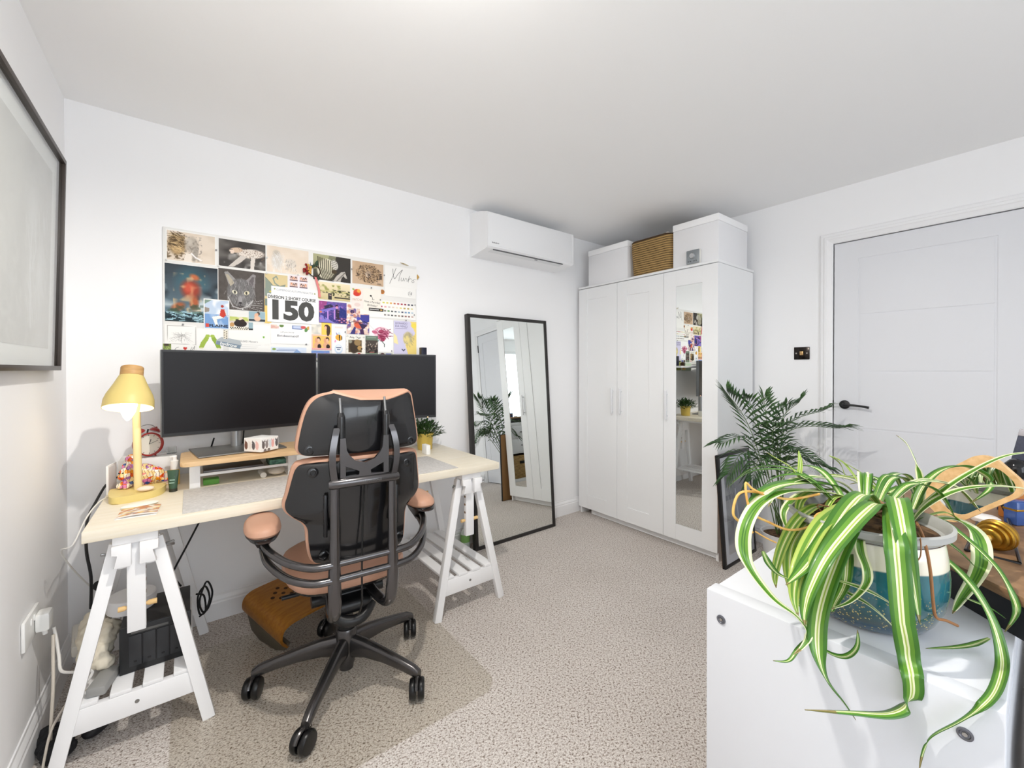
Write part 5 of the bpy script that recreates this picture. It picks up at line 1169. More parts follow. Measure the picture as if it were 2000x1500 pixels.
# ================================================================== OFFICE CHAIR
M_shell = mat('shell_graphite', (20, 20, 22), rough=.2, spec=.6, coat=.35)
M_tube = mat('frame_graphite', (98, 96, 97), rough=.2, metal=.9)
M_base = mat('base_graphite', (84, 82, 82), rough=.24, metal=.8)
M_rub = mat('caster_black', (14, 14, 15), rough=.32)
M_lea = mat('leather_blush', (190, 146, 122), rough=.45, bump=.15, bscale=260)
t = thing('office_chair', 'black framed office chair with blush leather and a headrest at the desk', 'office chair', (.487, 1.700, .0035), R(-4))
ARMS = [20, 92, 164, 236, 308]
b = MB(); b.lathe([(.030, .055), (.036, .085), (.040, .11), (.040, .190), (.036, .197), (0, .197)], 32); b.lathe([(.0, .035), (.026, .035), (.028, .056)], 24, caps=False)
base = b.build('star_base', M_base, t)
for k, a in enumerate(ARMS):
    d = Vector((math.cos(R(a)), math.sin(R(a)), 0)); sd = Vector((-d.y, d.x, 0)); rings = []
    for r_, zc, w_, h_ in ((.030, .128, .027, .044), (.09, .130, .024, .034), (.17, .120, .0215, .026), (.25, .104, .019, .022), (.305, .090, .018, .020), (.327, .080, .017, .016)):
        rings.append([d * r_ + sd * (w_ * math.copysign(abs(math.cos(q)) ** .7, math.cos(q))) * .85 + Vector((0, 0, zc + h_ * math.copysign(abs(math.sin(q)) ** .8, math.sin(q)))) for q in [j * PI / 8 for j in range(16)]])
    b = MB(); b.loft(rings); b.build('base_arm', M_base, t)
    # twin wheel caster, swivelled
    c = d * .318; sw = R(236 + (14, -10, 8, -14, 10)[k]); f = Vector((math.cos(sw), math.sin(sw), 0)); ax = Vector((-f.y, f.x, 0))
    wc = c + f * .014 + Vector((0, 0, .036))
    b = MB()
    for s in (-1, 1):
        MX = Matrix.Translation(wc + ax * (s * .0155)) @ ax.to_track_quat('Z', 'Y').to_matrix().to_4x4()
        b.lathe([(0, -.012), (.023, -.012), (.032, -.0105), (.036, -.005), (.036, .005), (.032, .0105), (.023, .012), (0, .012)], 28, MX)
    b.cyl(wc - ax * .012, wc + ax * .012, .008, 14)
    cs = b.build('caster', M_rub, t)
    h = MB(); h.cyl(c + Vector((0, 0, .055)), c + Vector((0, 0, .082)), .0075, 14)
    h.tube([wc + f * (.040 * math.cos(q)) + Vector((0, 0, .040 * math.sin(q))) for q in [R(25 + 13 * j) for j in range(10)]], .0062, 8)
    h.build('caster_hood', M_base, cs)
b = MB(); b.cyl((0, 0, .205), (0, 0, .30), .025, 24); b.cyl((0, 0, .195), (0, 0, .225), .031, 24); b.build('gas_column', M_blk, t)
# mechanism under the seat
b = MB(); b.box((-.075, -.12, .300), (.075, .13, .350), .02, seg=3); b.box((-.10, -.05, .34), (.10, .10, .385), .015); b.cyl((-.13, -.03, .345), (.13, -.03, .345), .022, 20)
b.tube([(-.07, -.10, .32), (-.03, -.13, .29), (.03, -.13, .29), (.07, -.10, .32)], .020, 12, smooth=4)
b.cyl((-.16, .05, .35), (-.22, .05, .35), .008, 12); b.build('tilt_mechanism', mat('mech_black', (26, 26, 27), rough=.38), t)
# seat: pan + cushion
def sell(hx, hy, cy, z, n=36, e=.62):
    return [Vector((hx * math.copysign(abs(math.cos(q)) ** e, math.cos(q)), cy + hy * math.copysign(abs(math.sin(q)) ** e, math.sin(q)), z)) for q in [2 * PI * j / n for j in range(n)]]
b = MB(); b.loft([sell(.165, .17, .05, .395), sell(.198, .200, .05, .412), sell(.202, .205, .05, .422)]); b.build('seat_pan', M_shell, t)
b = MB(); b.loft([sell(.200, .202, .05, .420), sell(.213, .215, .05, .435), sell(.217, .219, .05, .452), sell(.211, .214, .05, .470), sell(.188, .195, .05, .484), sell(.12, .11, .05, .492)]); b.build('seat_cushion', M_lea, t)

def backpanel(rows, off, thick, grow, bulge, name, m, nx=22, dipb=0., dipf=0.):
    """rows: (z, left, right, y at centre, wing forward) seen from behind; closed curved slab"""
    rings = []
    a_, _ = spline([Vector(r_[:3]) for r_ in rows], 4); b_, _ = spline([Vector((r_[3], r_[4], 0)) for r_ in rows], 4)
    for (z, xl, xr), (yc, wg, _z) in zip(a_, b_):
        cx, hw = (xl + xr) / 2, (xr - xl) / 2 + grow
        back, front = [], []
        for i in range(nx + 1):
            q = -1 + 2 * i / nx; x = cx + hw * q
            y = yc + wg * abs(q) ** 2.4 + off
            k = max(0., min(1., (z - 1.03) / .09)) * (1 - abs(q - .05) ** 1.6)
            back.append(Vector((x, y, z - dipb * k))); front.append(Vector((x, y + thick * (1 - .55 * abs(q) ** 6) + bulge * (1 - q * q), z - dipf * k)))
        rings.append(back + front[::-1])
    bm = MB(); 
    first = [p.copy() for p in rings[0]]; last = [p.copy() for p in rings[-1]]
    bm.loft(rings)
    return bm.build(name, m, t, sub=0, ang=50)
# rows of the lumbar back (z, xl, xr, y centre, wings)
B = [(.552, -.06, .07, -.235, .012), (.556, -.125, .135, -.236, .03), (.575, -.150, .158, -.238, .038), (.63, -.160, .165, -.244, .045), (.675, -.163, .168, -.248, .05), (.700, -.176, .180, -.250, .056), (.722, -.204, .205, -.252, .064), (.745, -.224, .224, -.253, .07), (.77, -.228, .228, -.254, .072), (.80, -.220, .225, -.256, .07), (.86, -.206, .217, -.258, .064), (.883, -.198, .212, -.259, .06), (.896, -.184, .203, -.259, .056), (.903, -.150, .172, -.258, .046)]
backpanel(B, 0, .012, 0, 0, 'backrest_shell', M_shell)
Bc = [(z + (0 if z < .85 else .010), a_, b_, y, w) for z, a_, b_, y, w in B]
backpanel(Bc, .0125, .045, .007, .012, 'backrest_cushion', M_lea)
Hh = [(.924, -.12, .14, -.246, .018), (.926, -.165, .185, -.247, .03), (.936, -.186, .208, -.249, .038), (.96, -.192, .212, -.252, .042), (1.02, -.182, .204, -.257, .046), (1.07, -.168, .196, -.258, .046), (1.10, -.150, .190, -.256, .042), (1.118, -.125, .184, -.253, .034), (1.128, -.085, .172, -.249, .022)]
backpanel(Hh, 0, .010, 0, 0, 'headrest_shell', M_shell, dipb=.030, dipf=.030)
Hc = [(z + (0 if z < 1.1 else .006), xl, xr, y, w) for z, xl, xr, y, w in Hh] + [(1.139, -.075, .165, -.240, .018)]
backpanel(Hc, .0105, .062, .007, .02, 'headrest_cushion', M_lea, dipb=.030, dipf=.006)
for x, y, z in ((-.160, -.221, .945), (.182, -.221, .945), (-.152, -.232, .872), (.166, -.225, .866), (-.118, -.229, .590), (.135, -.226, .598)):
    b = MB(); MX = Matrix.Translation((x, y, z)) @ Matrix.Rotation(PI / 2, 4, 'X')
    b.lathe([(.0165, -.008), (.0165, .0035), (.0135, .0055), (.0085, .0055), (.007, .002), (0, .002)], 24, MX); b.build('shell_bolt', M_shell, t)
# two long uprights hooking under the seat
for s in (-1, 1):
    p = [(s * .070, -.060, .372), (s * .078, -.125, .362), (s * .088, -.205, .366), (s * .092, -.258, .394), (s * .094, -.277, .45), (s * .096, -.283, .53), (s * .094, -.283, .66), (s * .094, -.282, .78), (s * .094, -.281, .84)]
    b = MB(); b.tube(p, [.017, .019, .019, .020, .021, .020, .0155, .0145, .0145], 14, smooth=5, flat=.8); b.build('upright', M_tube, t)
    # curved blade rising from the cross bar to the headrest
    p = [Vector((s * .086, -.284, .845)), Vector((s * .093, -.292, .89)), Vector((s * .094, -.295, .94)), Vector((s * .086, -.292, .99)), Vector((s * .078, -.284, 1.020))]
    pp, _ = spline(p, 5); b = MB(); n_ = len(pp)
    b.loft([[q + Vector((s * .010 - dx * .010, dy * .012 * (1 - .55 * i / n_), 0)) for dx, dy in ((-1, -1), (1, -1), (1, 1), (-1, 1))] for i, q in enumerate(pp)]); b.build('headrest_arm', M_tube, t, ang=60)
    b = MB(); b.tube([(s * .0735, -.282, .985), (s * .0735, -.281, 1.055)], .0125, 14); b.tube([(s * .0735, -.281, 1.05), (s * .0735, -.276, 1.066)], [.0125, .010], 14); b.build('headrest_post', M_shell, t)
    b = MB(); b.tube([(s * .0735, -.276, 1.06), (s * .0735, -.262, 1.115)], .0042, 10); b.build('guide_rod', M_bolt, t)
    # lever slot beside the upright
    b = MB(); b.box((s * .118 - .006, -.262, .66), (s * .118 + .006, -.246, .80), .004); b.build('back_latch', M_blk, t)
b = MB(); b.tube([(-.112, -.286, .838), (-.104, -.288, .838), (.104, -.288, .838), (.112, -.286, .838)], [.014, .0165, .0165, .014], 16); cb = b.build('cross_bar', M_tube, t)
text(t, 'HUMANSCALE', (.02, -.3048, .838), .010, mat('emboss_grey', (96, 94, 92), rough=.4), 'embossed_lettering', ext=.0004, fit=.062)
# yoke with two triangular openings
def yoke():
    b = MB(); out = []; n = 24
    outer, inner = [], []
    for i in range(n + 1):
        a = PI + PI * i / n
        inner.append((.062 * math.cos(a), .975 + .075 * math.sin(a)))
    top = [(-.072, .99), (.072, .99)]
    hole = [(-.052, .893), (-.026, .881), (-.014, .872), (-.050, .869)]
    y0, y1 = -.292, -.280
    MX = Matrix.Rotation(PI / 2, 4, 'X')
    def strip(pl): b.prism([(x, z) for x, z in pl], -y1, -y0, MX)
    # ring segments between the inner arc and the outer outline
    om = [(-.078, .985), (-.080, .95), (-.080, .91)]
    for s in (-1, 1):
        strip([(s * .062, .985), (s * .079, .985), (s * .080, .93), (s * .0585, .945)][::s])
        strip([(s * .0585, .945), (s * .080, .93), (s * .079, .898), (s * .050, .928)][::s])
        strip([(s * .050, .928), (s * .079, .898), (s * .056, .890), (s * .032, .909)][::s])
        strip([(s * .032, .909), (s * .056, .890), (s * .018, .872), (s * .0, .8985)][::s])
        strip([(s * .079, .898), (s * .079, .856), (s * .062, .858), (s * .062, .893)][::-s])
        strip([(s * .062, .858), (s * .079, .856), (s * .0, .849), (s * .0, .861)][::-s])
        strip([(s * .018, .872), (s * .0, .861), (s * .0, .8985)][::s])
        strip([(s * .018, .872), (s * .020, .8600), (s * .0, .861)][::s])
    bmesh.ops.remove_doubles(b.bm, verts=b.bm.verts, dist=1e-5)
    return b.build('headrest_yoke', M_tube, t, smooth=False)
yoke()
b = MB(); b.tube([(0, -.286, .855), (.0, -.278, .80), (-.004, -.272, .70), (-.010, -.285, .55), (-.010, -.28, .42), (-.004, -.2, .34)], .0032, 8, smooth=5); b.build('release_cable', M_rub, t)
# arm tubes looping round the back, two per side, joined across the uprights
for z, y in ((.575, -.282), (.525, -.285)):
    b = MB(); b.tube([(-.094, y, z), (.094, y, z + .0)], [.0115, .0115], 12); b.build('tie_bar', M_tube, t)
for s in (-1, 1):
    for z, zz in ((.575, .622), (.525, .585)):
        p = [(s * .094, -.285, z), (s * .16, -.275, z + .002), (s * .225, -.215, z + .012), (s * .272, -.125, (z + zz) / 2 + .006), (s * .283, -.06, zz - .004), (s * .284, -.02, zz)]
        b = MB(); b.tube(p, [.0125, .0125, .0125, .0125, .0125, .012], 14, smooth=6); b.build('arm_tube', M_tube, t)
    b = MB(); b.hexa([(s * .284 - .017, -.03, .585), (s * .284 + .017, -.03, .585), (s * .284 + .017, .03, .60), (s * .284 - .017, .03, .60), (s * .284 - .034, -.11, .642), (s * .284 + .034, -.11, .642), (s * .284 + .030, .06, .642), (s * .284 - .030, .06, .642)], .006)
    b.build('arm_bracket', M_blk, t)
    b = MB(); b.loft([[Vector((s * .284 + p.x, p.y, p.z)) for p in sell(a_, l_, -.02, z_, 28, .75)] for a_, l_, z_ in ((.045, .13, .640), (.054, .112, .646), (.054, .112, .650))]); b.build('arm_tray', M_shell, t)
    b = MB(); b.loft([[Vector((s * .284 + p.x, p.y, p.z)) for p in sell(a_, l_, -.02, z_, 28, .8)] for a_, l_, z_ in ((.052, .110, .649), (.057, .115, .657), (.055, .113, .668), (.045, .100, .680), (.022, .06, .686))]); b.build('arm_pad', M_lea, t)
# ================================================================== CHAIR MAT
cm = bpy.data.materials.new('clear_plastic_mat'); cm.use_nodes = True
nt = cm.node_tree; nt.nodes.clear(); N = nt.nodes.new
ou = N('ShaderNodeOutputMaterial'); mxs = N('ShaderNodeMixShader'); tr = N('ShaderNodeBsdfTransparent'); gg = N('ShaderNodeBsdfGlossy')
tr.inputs['Color'].default_value = (.974, .967, .945, 1); gg.inputs['Roughness'].default_value = .3; gg.inputs['Color'].default_value = (.8, .82, .82, 1); mxs.inputs['Fac'].default_value = .06
nt.links.new(tr.outputs['BSDF'], mxs.inputs[1]); nt.links.new(gg.outputs['BSDF'], mxs.inputs[2]); nt.links.new(mxs.outputs['Shader'], ou.inputs['Surface'])
b = MB(); b.prism([(x + .4425, y + 1.765) for x, y in rrect(.4975, .475, .075, 6)], .0005, .0035)
tag(b.build('chair_mat', cm), 'clear plastic chair mat lying on the carpet under the office chair', 'chair mat')
# ================================================================== FOOT REST
M_ply = wood_mat('ply_honey', (160, 106, 36), (140, 88, 24), (2, 14, 14), 6, .35)
t = thing('foot_rest', 'honey coloured bent plywood foot rest with round holes under the desk', 'foot rest', (.426, 2.165, .0035), R(21))
def slab(prof, y0, y1, th, m, name, taper=0):
    pts, _ = spline([Vector((x, 0, z)) for x, z in prof], 6); n = len(pts); rings = []
    for i, p in enumerate(pts):
        tg = (pts[min(i + 1, n - 1)] - pts[max(i - 1, 0)]).normalized(); nn = Vector((-tg.z, 0, tg.x)) * (th / 2)
        rings.append([Vector((p.x + nn.x, y0, p.z + nn.z)), Vector((p.x + nn.x, y1, p.z + nn.z)), Vector((p.x - nn.x, y1, p.z - nn.z)), Vector((p.x - nn.x, y0, p.z - nn.z))])
    b = MB(); b.loft(rings); return b.build(name, m, t, ang=25)
tilt = Matrix.Rotation(R(10), 4, 'X')
o = slab([(-.165, .015), (-.195, .05), (-.195, .095), (-.165, .118), (-.10, .122), (.0, .122), (.10, .122), (.165, .118), (.195, .095), (.195, .05), (.165, .015)], -.15, .16, .010, M_ply, 'plywood_shell')
o.data.transform(Matrix.Translation((0, 0, .050)) @ tilt)
for s in (-1, 1):
    b = MB(); pl = [(-.165, .060), (-.13, .020), (-.06, .0), (.06, .0), (.13, .024), (.165, .085), (.12, .095), (-.1, .066)]
    b.prism(pl, s * .166 - .006, s * .166 + .006, Matrix(((0, 0, 1, 0), (1, 0, 0, 0), (0, 1, 0, 0), (0, 0, 0, 1))), .002); b.build('rocker_foot', mat('rocker_grey', (92, 84, 70), rough=.5), t)
TM = Matrix.Translation((0, 0, .050)) @ tilt
for cx in (-.085, .105):
    for i in range(3):
        for j in range(3):
            u_ = (i - 1) * .034; v_ = (j - 1) * .034; x = cx + (u_ - v_) * .72; y = .045 + (u_ + v_) * .72
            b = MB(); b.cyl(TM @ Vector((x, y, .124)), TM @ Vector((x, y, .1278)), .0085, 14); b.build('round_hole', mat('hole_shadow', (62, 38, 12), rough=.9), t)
b = MB(); pl = [(.030 * math.cos(q * PI / 8) * .8, (.045 if q <= 8 else -.045) + .030 * math.sin(q * PI / 8)) for q in range(17)]
b.prism([(x + .02, y - .10) for x, y in pl], .124, .1277, TM); b.build('grip_slot', mat('slot_pale', (196, 178, 150), rough=.8), t)
# ================================================================== ON AND UNDER THE LEFT TRESTLE
M_nas = mat('drive_box_black', (38, 37, 37), rough=.5, bump=.08, bscale=300)
SZ = .1945
t = thing('drive_box', 'black four bay drive box standing on the slats of the left trestle', 'drive box', (-.186, 1.888, SZ))
MB().box((0, .004, 0), (.186, .225, .155), .003).build('case', M_nas, t)
MB().box((-.002, 0, 0), (.188, .010, .155), .003).build('front_frame', mat('nas_front', (30, 31, 33), rough=.35), t)
for k in range(4):
    x = .022 + k * .036
    d = MB().box((x, -.004, .022), (x + .033, .004, .125), .0015).build('drive_bay', mat('bay_black', (44, 45, 48), rough=.4), t)
    b = MB(); b.box((x + .012, -.0052, .034), (x + .021, -.0038, .040), .0006); b.build('bay_latch', mat('latch_black', (14, 14, 15), rough=.5), d)
MB().box((.028, -.0008, .130), (.125, .0004, .138)).build('name_strip', mat('strip_grey', (96, 96, 94), rough=.5), t)
t = thing('round_tin', 'round white lidded tin lying on the black drive box', 'tin', (-.168, 2.045, SZ + .1555))
MB().lathe([(.066, 0), (.068, .002), (.068, .022), (0, .022)], 40).build('tin_body', mat('tin_white', (232, 232, 234), rough=.4), t)
MB().lathe([(.0695, .0225), (.0695, .045), (.066, .048), (0, .048)], 40).build('tin_lid', mat('tin_white', (232, 232, 234)), t)
b = MB()
for c, r, sq in (((-.01, -.05, .045), .05, (.85, 1.2, .95)), ((-.02, .03, .06), .055, (.85, 1.4, 1.15)), ((.012, -.01, .09), .04, (.8, 1.6, .9)), ((-.03, .09, .07), .05, (.8, 1.2, 1.1)), ((.01, -.085, .03), .03, (1, .9, .9))): b.ball(c, r, sq, 28)
o = b.build('cloth_bag', mat('cloth_linen', (226, 217, 198), rough=.95, bump=.9, bscale=26), None)
rm = o.modifiers.new('fuse', 'REMESH'); rm.mode = 'VOXEL'; rm.voxel_size = .0045; rm.use_smooth_shade = True
tx = bpy.data.textures.new('folds', 'CLOUDS'); tx.noise_scale = .04; tx.noise_depth = 2
dm = o.modifiers.new('folds', 'DISPLACE'); dm.texture = tx; dm.strength = .034; dm.texture_coords = 'LOCAL'
o.location = (-.243, 2.012, SZ + .020); tag(o, 'crumpled beige cloth bag left of the black drive box', 'bag')
b = MB(); b.box((-.024, -.055, 0), (.024, .055, .030), .006); o = b.build('power_brick', mat('brick_grey', (152, 152, 150), rough=.5)); o.location = (-.222, 1.868, SZ + .0004); o.rotation_euler[2] = R(-14); tag(o, 'grey power brick on the slats left of the drive box', 'power brick')
t = thing('extension_block', 'white extension block on the slats behind the beige cloth bag', 'extension block', (-.318, 2.20, SZ), R(8))
MB().box((-.028, -.09, 0), (.028, .10, .040), .008).build('block', mat('plastic_warm_white', (226, 222, 214), rough=.45), t)
MB().box((-.020, -.07, .040), (.020, -.03, .062), .006).build('plug', mat('plastic_warm_white', (226, 222, 214)), t)
# cables
MCB, MCW, MCG = mat('cable_black', (24, 24, 26)), mat('cable_white', (228, 226, 222)), mat('cable_beige', (206, 198, 186), rough=.5)
def cable(name, pts, r, m, label): return tag(MB().tube(pts, r, 8, smooth=6).build(name, m), label, 'cable')
cable('socket_cable', [(-.352, 1.985, .375), (-.345, 1.975, .34), (-.335, 1.95, .29), (-.325, 1.915, .262), (-.300, 1.885, .262), (-.270, 1.875, .258), (-.250, 1.880, .245), (-.262, 1.872, .222), (-.29, 1.868, .213)], .0042, MCW, 'white cable running from the wall plug onto the trestle slats')
cable('floor_cable', [(-.350, 1.965, .36), (-.348, 1.95, .30), (-.343, 1.92, .22), (-.345, 1.90, .10), (-.352, 1.93, .03), (-.36, 1.96, .006)], .0042, MCG, 'beige cable dropping from the wall plug to the carpet')
cable('brick_cable', [(-.236, 1.822, .214), (-.262, 1.842, .214), (-.288, 1.862, .204), (-.335, 1.868, .12), (-.350, 1.850, .04), (-.352, 1.840, .006)], .0034, MCG, 'thin beige cable from the grey power brick down past the trestle leg')
cable('coiled_cable', [(.02, 2.125, .30), (.045, 2.16, .27), (.05, 2.17, .20), (.03, 2.15, .205), (.025, 2.145, .28), (.05, 2.18, .30), (.065, 2.19, .24), (.045, 2.17, .196), (.03, 2.16, .25), (.055, 2.2, .31), (.075, 2.2, .26), (.06, 2.19, .20), (.03, 2.14, .198)], .0036, MCB, 'coiled black cable hanging right of the drive box')
cable('slant_cable', [(-.03, 2.10, .36), (-.05, 2.16, .37), (-.06, 2.24, .36), (.0, 2.33, .46), (.08, 2.43, .60), (.13, 2.465, .69)], .004, MCB, 'black cable slanting from the drive box up behind the desk')
b = MB(); b.bar((-.290, 2.235, .395), (-.245, 2.205, .355), .026, .016, (0, 0, 1), .003); tag(b.build('cable_connector', MCB), 'small black adapter hanging on the cables by the left trestle', 'adapter')
cable('adapter_cable', [(-.252, 2.208, .36), (-.245, 2.20, .33), (-.24, 2.18, .28), (-.25, 2.17, .245), (-.265, 2.18, .237)], .0042, MCB, 'short black cable from the adapter to the extension block')
# double wall socket with plug
t = thing('wall_socket', 'white double wall socket low on the left wall beside the trestle', 'socket', (XL, 1.945, .412))
MB().box((.001, -.076, -.044), (.010, .076, .044), .003).build('face_plate', mat('socket_white', (238, 238, 236), rough=.35), t)
for y in (-.016, .016): MB().box((.009, y - .006, .012), (.013, y + .006, .030), .001).build('rocker_switch', mat('socket_white', (238, 238, 236)), t)
t = thing('wall_plug', 'white plug pushed into the wall socket, cables hanging from it', 'plug', (XL + .0105, 1.982, .408))
b = MB(); b.box((0, -.026, -.028), (.034, .026, .030), .008); b.tube([(.017, 0, -.025), (.020, -.004, -.045)], [.009, .006], 12); b.build('plug_body', mat('plug_white', (240, 240, 238), rough=.35), t)
# dark things on the carpet behind the trestle foot
t = thing('black_pouch', 'black ribbed soft case on the carpet by the left skirting board', 'case', (-.345, 1.935, .0), R(-70))
b = MB()
for k in range(5): b.ball((-.06 + k * .03, 0, .028), .028, (.72, 1.5, 1), 16)
b.build('ribbed_case', mat('fabric_black', (26, 26, 30), rough=.7), t)
b = MB(); b.ball((0, 0, .026), .026, (1.3, 2.6, 1), 20); o = b.build('black_slipper', mat('fabric_black', (26, 26, 30))); o.location = (-.245, 1.965, .0); o.rotation_euler[2] = R(-20); tag(o, 'rounded black soft bag on the carpet under the trestle slats', 'bag')
t = thing('green_bottle', 'small green and white bottle on the carpet behind the floor mirror', 'bottle', (1.475, 2.425, 0))
MB().lathe([(.03, 0), (.032, .004), (.032, .10), (.022, .125), (.012, .13), (.012, .15), (0, .15)], 24).build('bottle_body', mat('plastic_pale', (206, 216, 206), rough=.4), t)
MB().lathe([(.0325, .05), (.0325, .10)], 24, caps=False).build('bottle_label', mat('label_green', (130, 180, 100), rough=.5), t)
# ================================================================== SPIDER PLANT ON THE CHEST
PX, PY = .993, .212
t = thing('spider_plant', 'big spider plant with striped leaves in a teal glazed pot on the white chest', 'potted plant', (PX, PY, CZ))
def pot_mat():
    m = bpy.data.materials.new('pot_glaze'); m.use_nodes = True
    nt = m.node_tree; b = nt.nodes['Principled BSDF']; N = nt.nodes.new; L = nt.links.new
    tc = N('ShaderNodeTexCoord'); sp = N('ShaderNodeSeparateXYZ'); L(tc.outputs['Object'], sp.inputs['Vector'])
    n0 = N('ShaderNodeTexNoise'); n0.inputs['Scale'].default_value = 14; L(tc.outputs['Object'], n0.inputs['Vector'])
    ad = N('ShaderNodeMath'); ad.operation = 'MULTIPLY_ADD'; ad.inputs[1].default_value = .012; L(n0.outputs['Fac'], ad.inputs[0]); L(sp.outputs['Z'], ad.inputs[2])
    mr = N('ShaderNodeMapRange'); mr.inputs['From Min'].default_value = .006; mr.inputs['From Max'].default_value = .150; L(ad.outputs[0], mr.inputs['Value'])
    cr = N('ShaderNodeValToRGB'); e = cr.color_ramp.elements
    e[0].position = 0; e[0].color = lin((24, 62, 84)); e[1].position = 1; e[1].color = lin((236, 230, 214))
    for p, c in ((.12, (28, 66, 86)), (.16, (58, 74, 76)), (.40, (46, 92, 100)), (.58, (38, 104, 116)), (.815, (44, 104, 114)), (.83, (234, 227, 208))): k = e.new(p); k.color = lin(c)
    L(mr.outputs['Result'], cr.inputs['Fac'])
    v = N('ShaderNodeTexVoronoi'); v.inputs['Scale'].default_value = 210; L(tc.outputs['Object'], v.inputs['Vector'])
    lt = N('ShaderNodeMath'); lt.operation = 'LESS_THAN'; lt.inputs[1].default_value = .27; L(v.outputs['Distance'], lt.inputs[0])
    z1 = N('ShaderNodeMapRange'); z1.inputs['From Min'].default_value = .10; z1.inputs['From Max'].default_value = .05; L(ad.outputs[0], z1.inputs['Value'])
    n = N('ShaderNodeTexNoise'); n.inputs['Scale'].default_value = 60; L(tc.outputs['Object'], n.inputs['Vector'])
    g2 = N('ShaderNodeMath'); g2.operation = 'GREATER_THAN'; g2.inputs[1].default_value = .47; L(n.outputs['Fac'], g2.inputs[0])
    m1 = N('ShaderNodeMath'); m1.operation = 'MULTIPLY'; L(lt.outputs[0], m1.inputs[0]); L(z1.outputs['Result'], m1.inputs[1])
    m2 = N('ShaderNodeMath'); m2.operation = 'MULTIPLY'; L(m1.outputs[0], m2.inputs[0]); L(g2.outputs[0], m2.inputs[1])
    mx = N('ShaderNodeMix'); mx.data_type = 'RGBA'; L(m2.outputs[0], mx.inputs['Factor']); L(cr.outputs['Color'], mx.inputs['A']); mx.inputs['B'].default_value = lin((196, 176, 104)); L(mx.outputs['Result'], b.inputs['Base Color'])
    b.inputs['Roughness'].default_value = .12; b.inputs['Coat Weight'].default_value = .6
    return m
MB().lathe([(0, .001), (.076, .001), (.086, .006), (.096, .020), (.107, .045), (.112, .075), (.1125, .10), (.110, .130), (.107, .150), (.105, .158), (.101, .158), (.098, .152), (.092, .14)], 64, caps=False).build('glazed_pot', pot_mat(), t)
MB().lathe([(.092, .135), (.102, .162), (.113, .166), (.1185, .170), (.119, .180), (.114, .182), (.110, .176), (.106, .158)], 56, caps=False).build('inner_pot', mat('nursery_pot_grey', (168, 168, 165), rough=.3), t)
M_soil = mat('soil_bark', (64, 46, 32), rough=1, var=(120, 90, 60), vscale=60, bump=1., bscale=70)
MB().lathe([(.108, .160), (.07, .168), (.03, .174), (0, .176)], 40, caps=False).build('soil', M_soil, t)
rr = random.Random(5)
M_leaf = mat_attr('spider_leaf', rough=.38, coat=.15)
G1, G2, CR, YG = (58, 108, 30), (96, 142, 44), (226, 228, 186), (164, 184, 84)
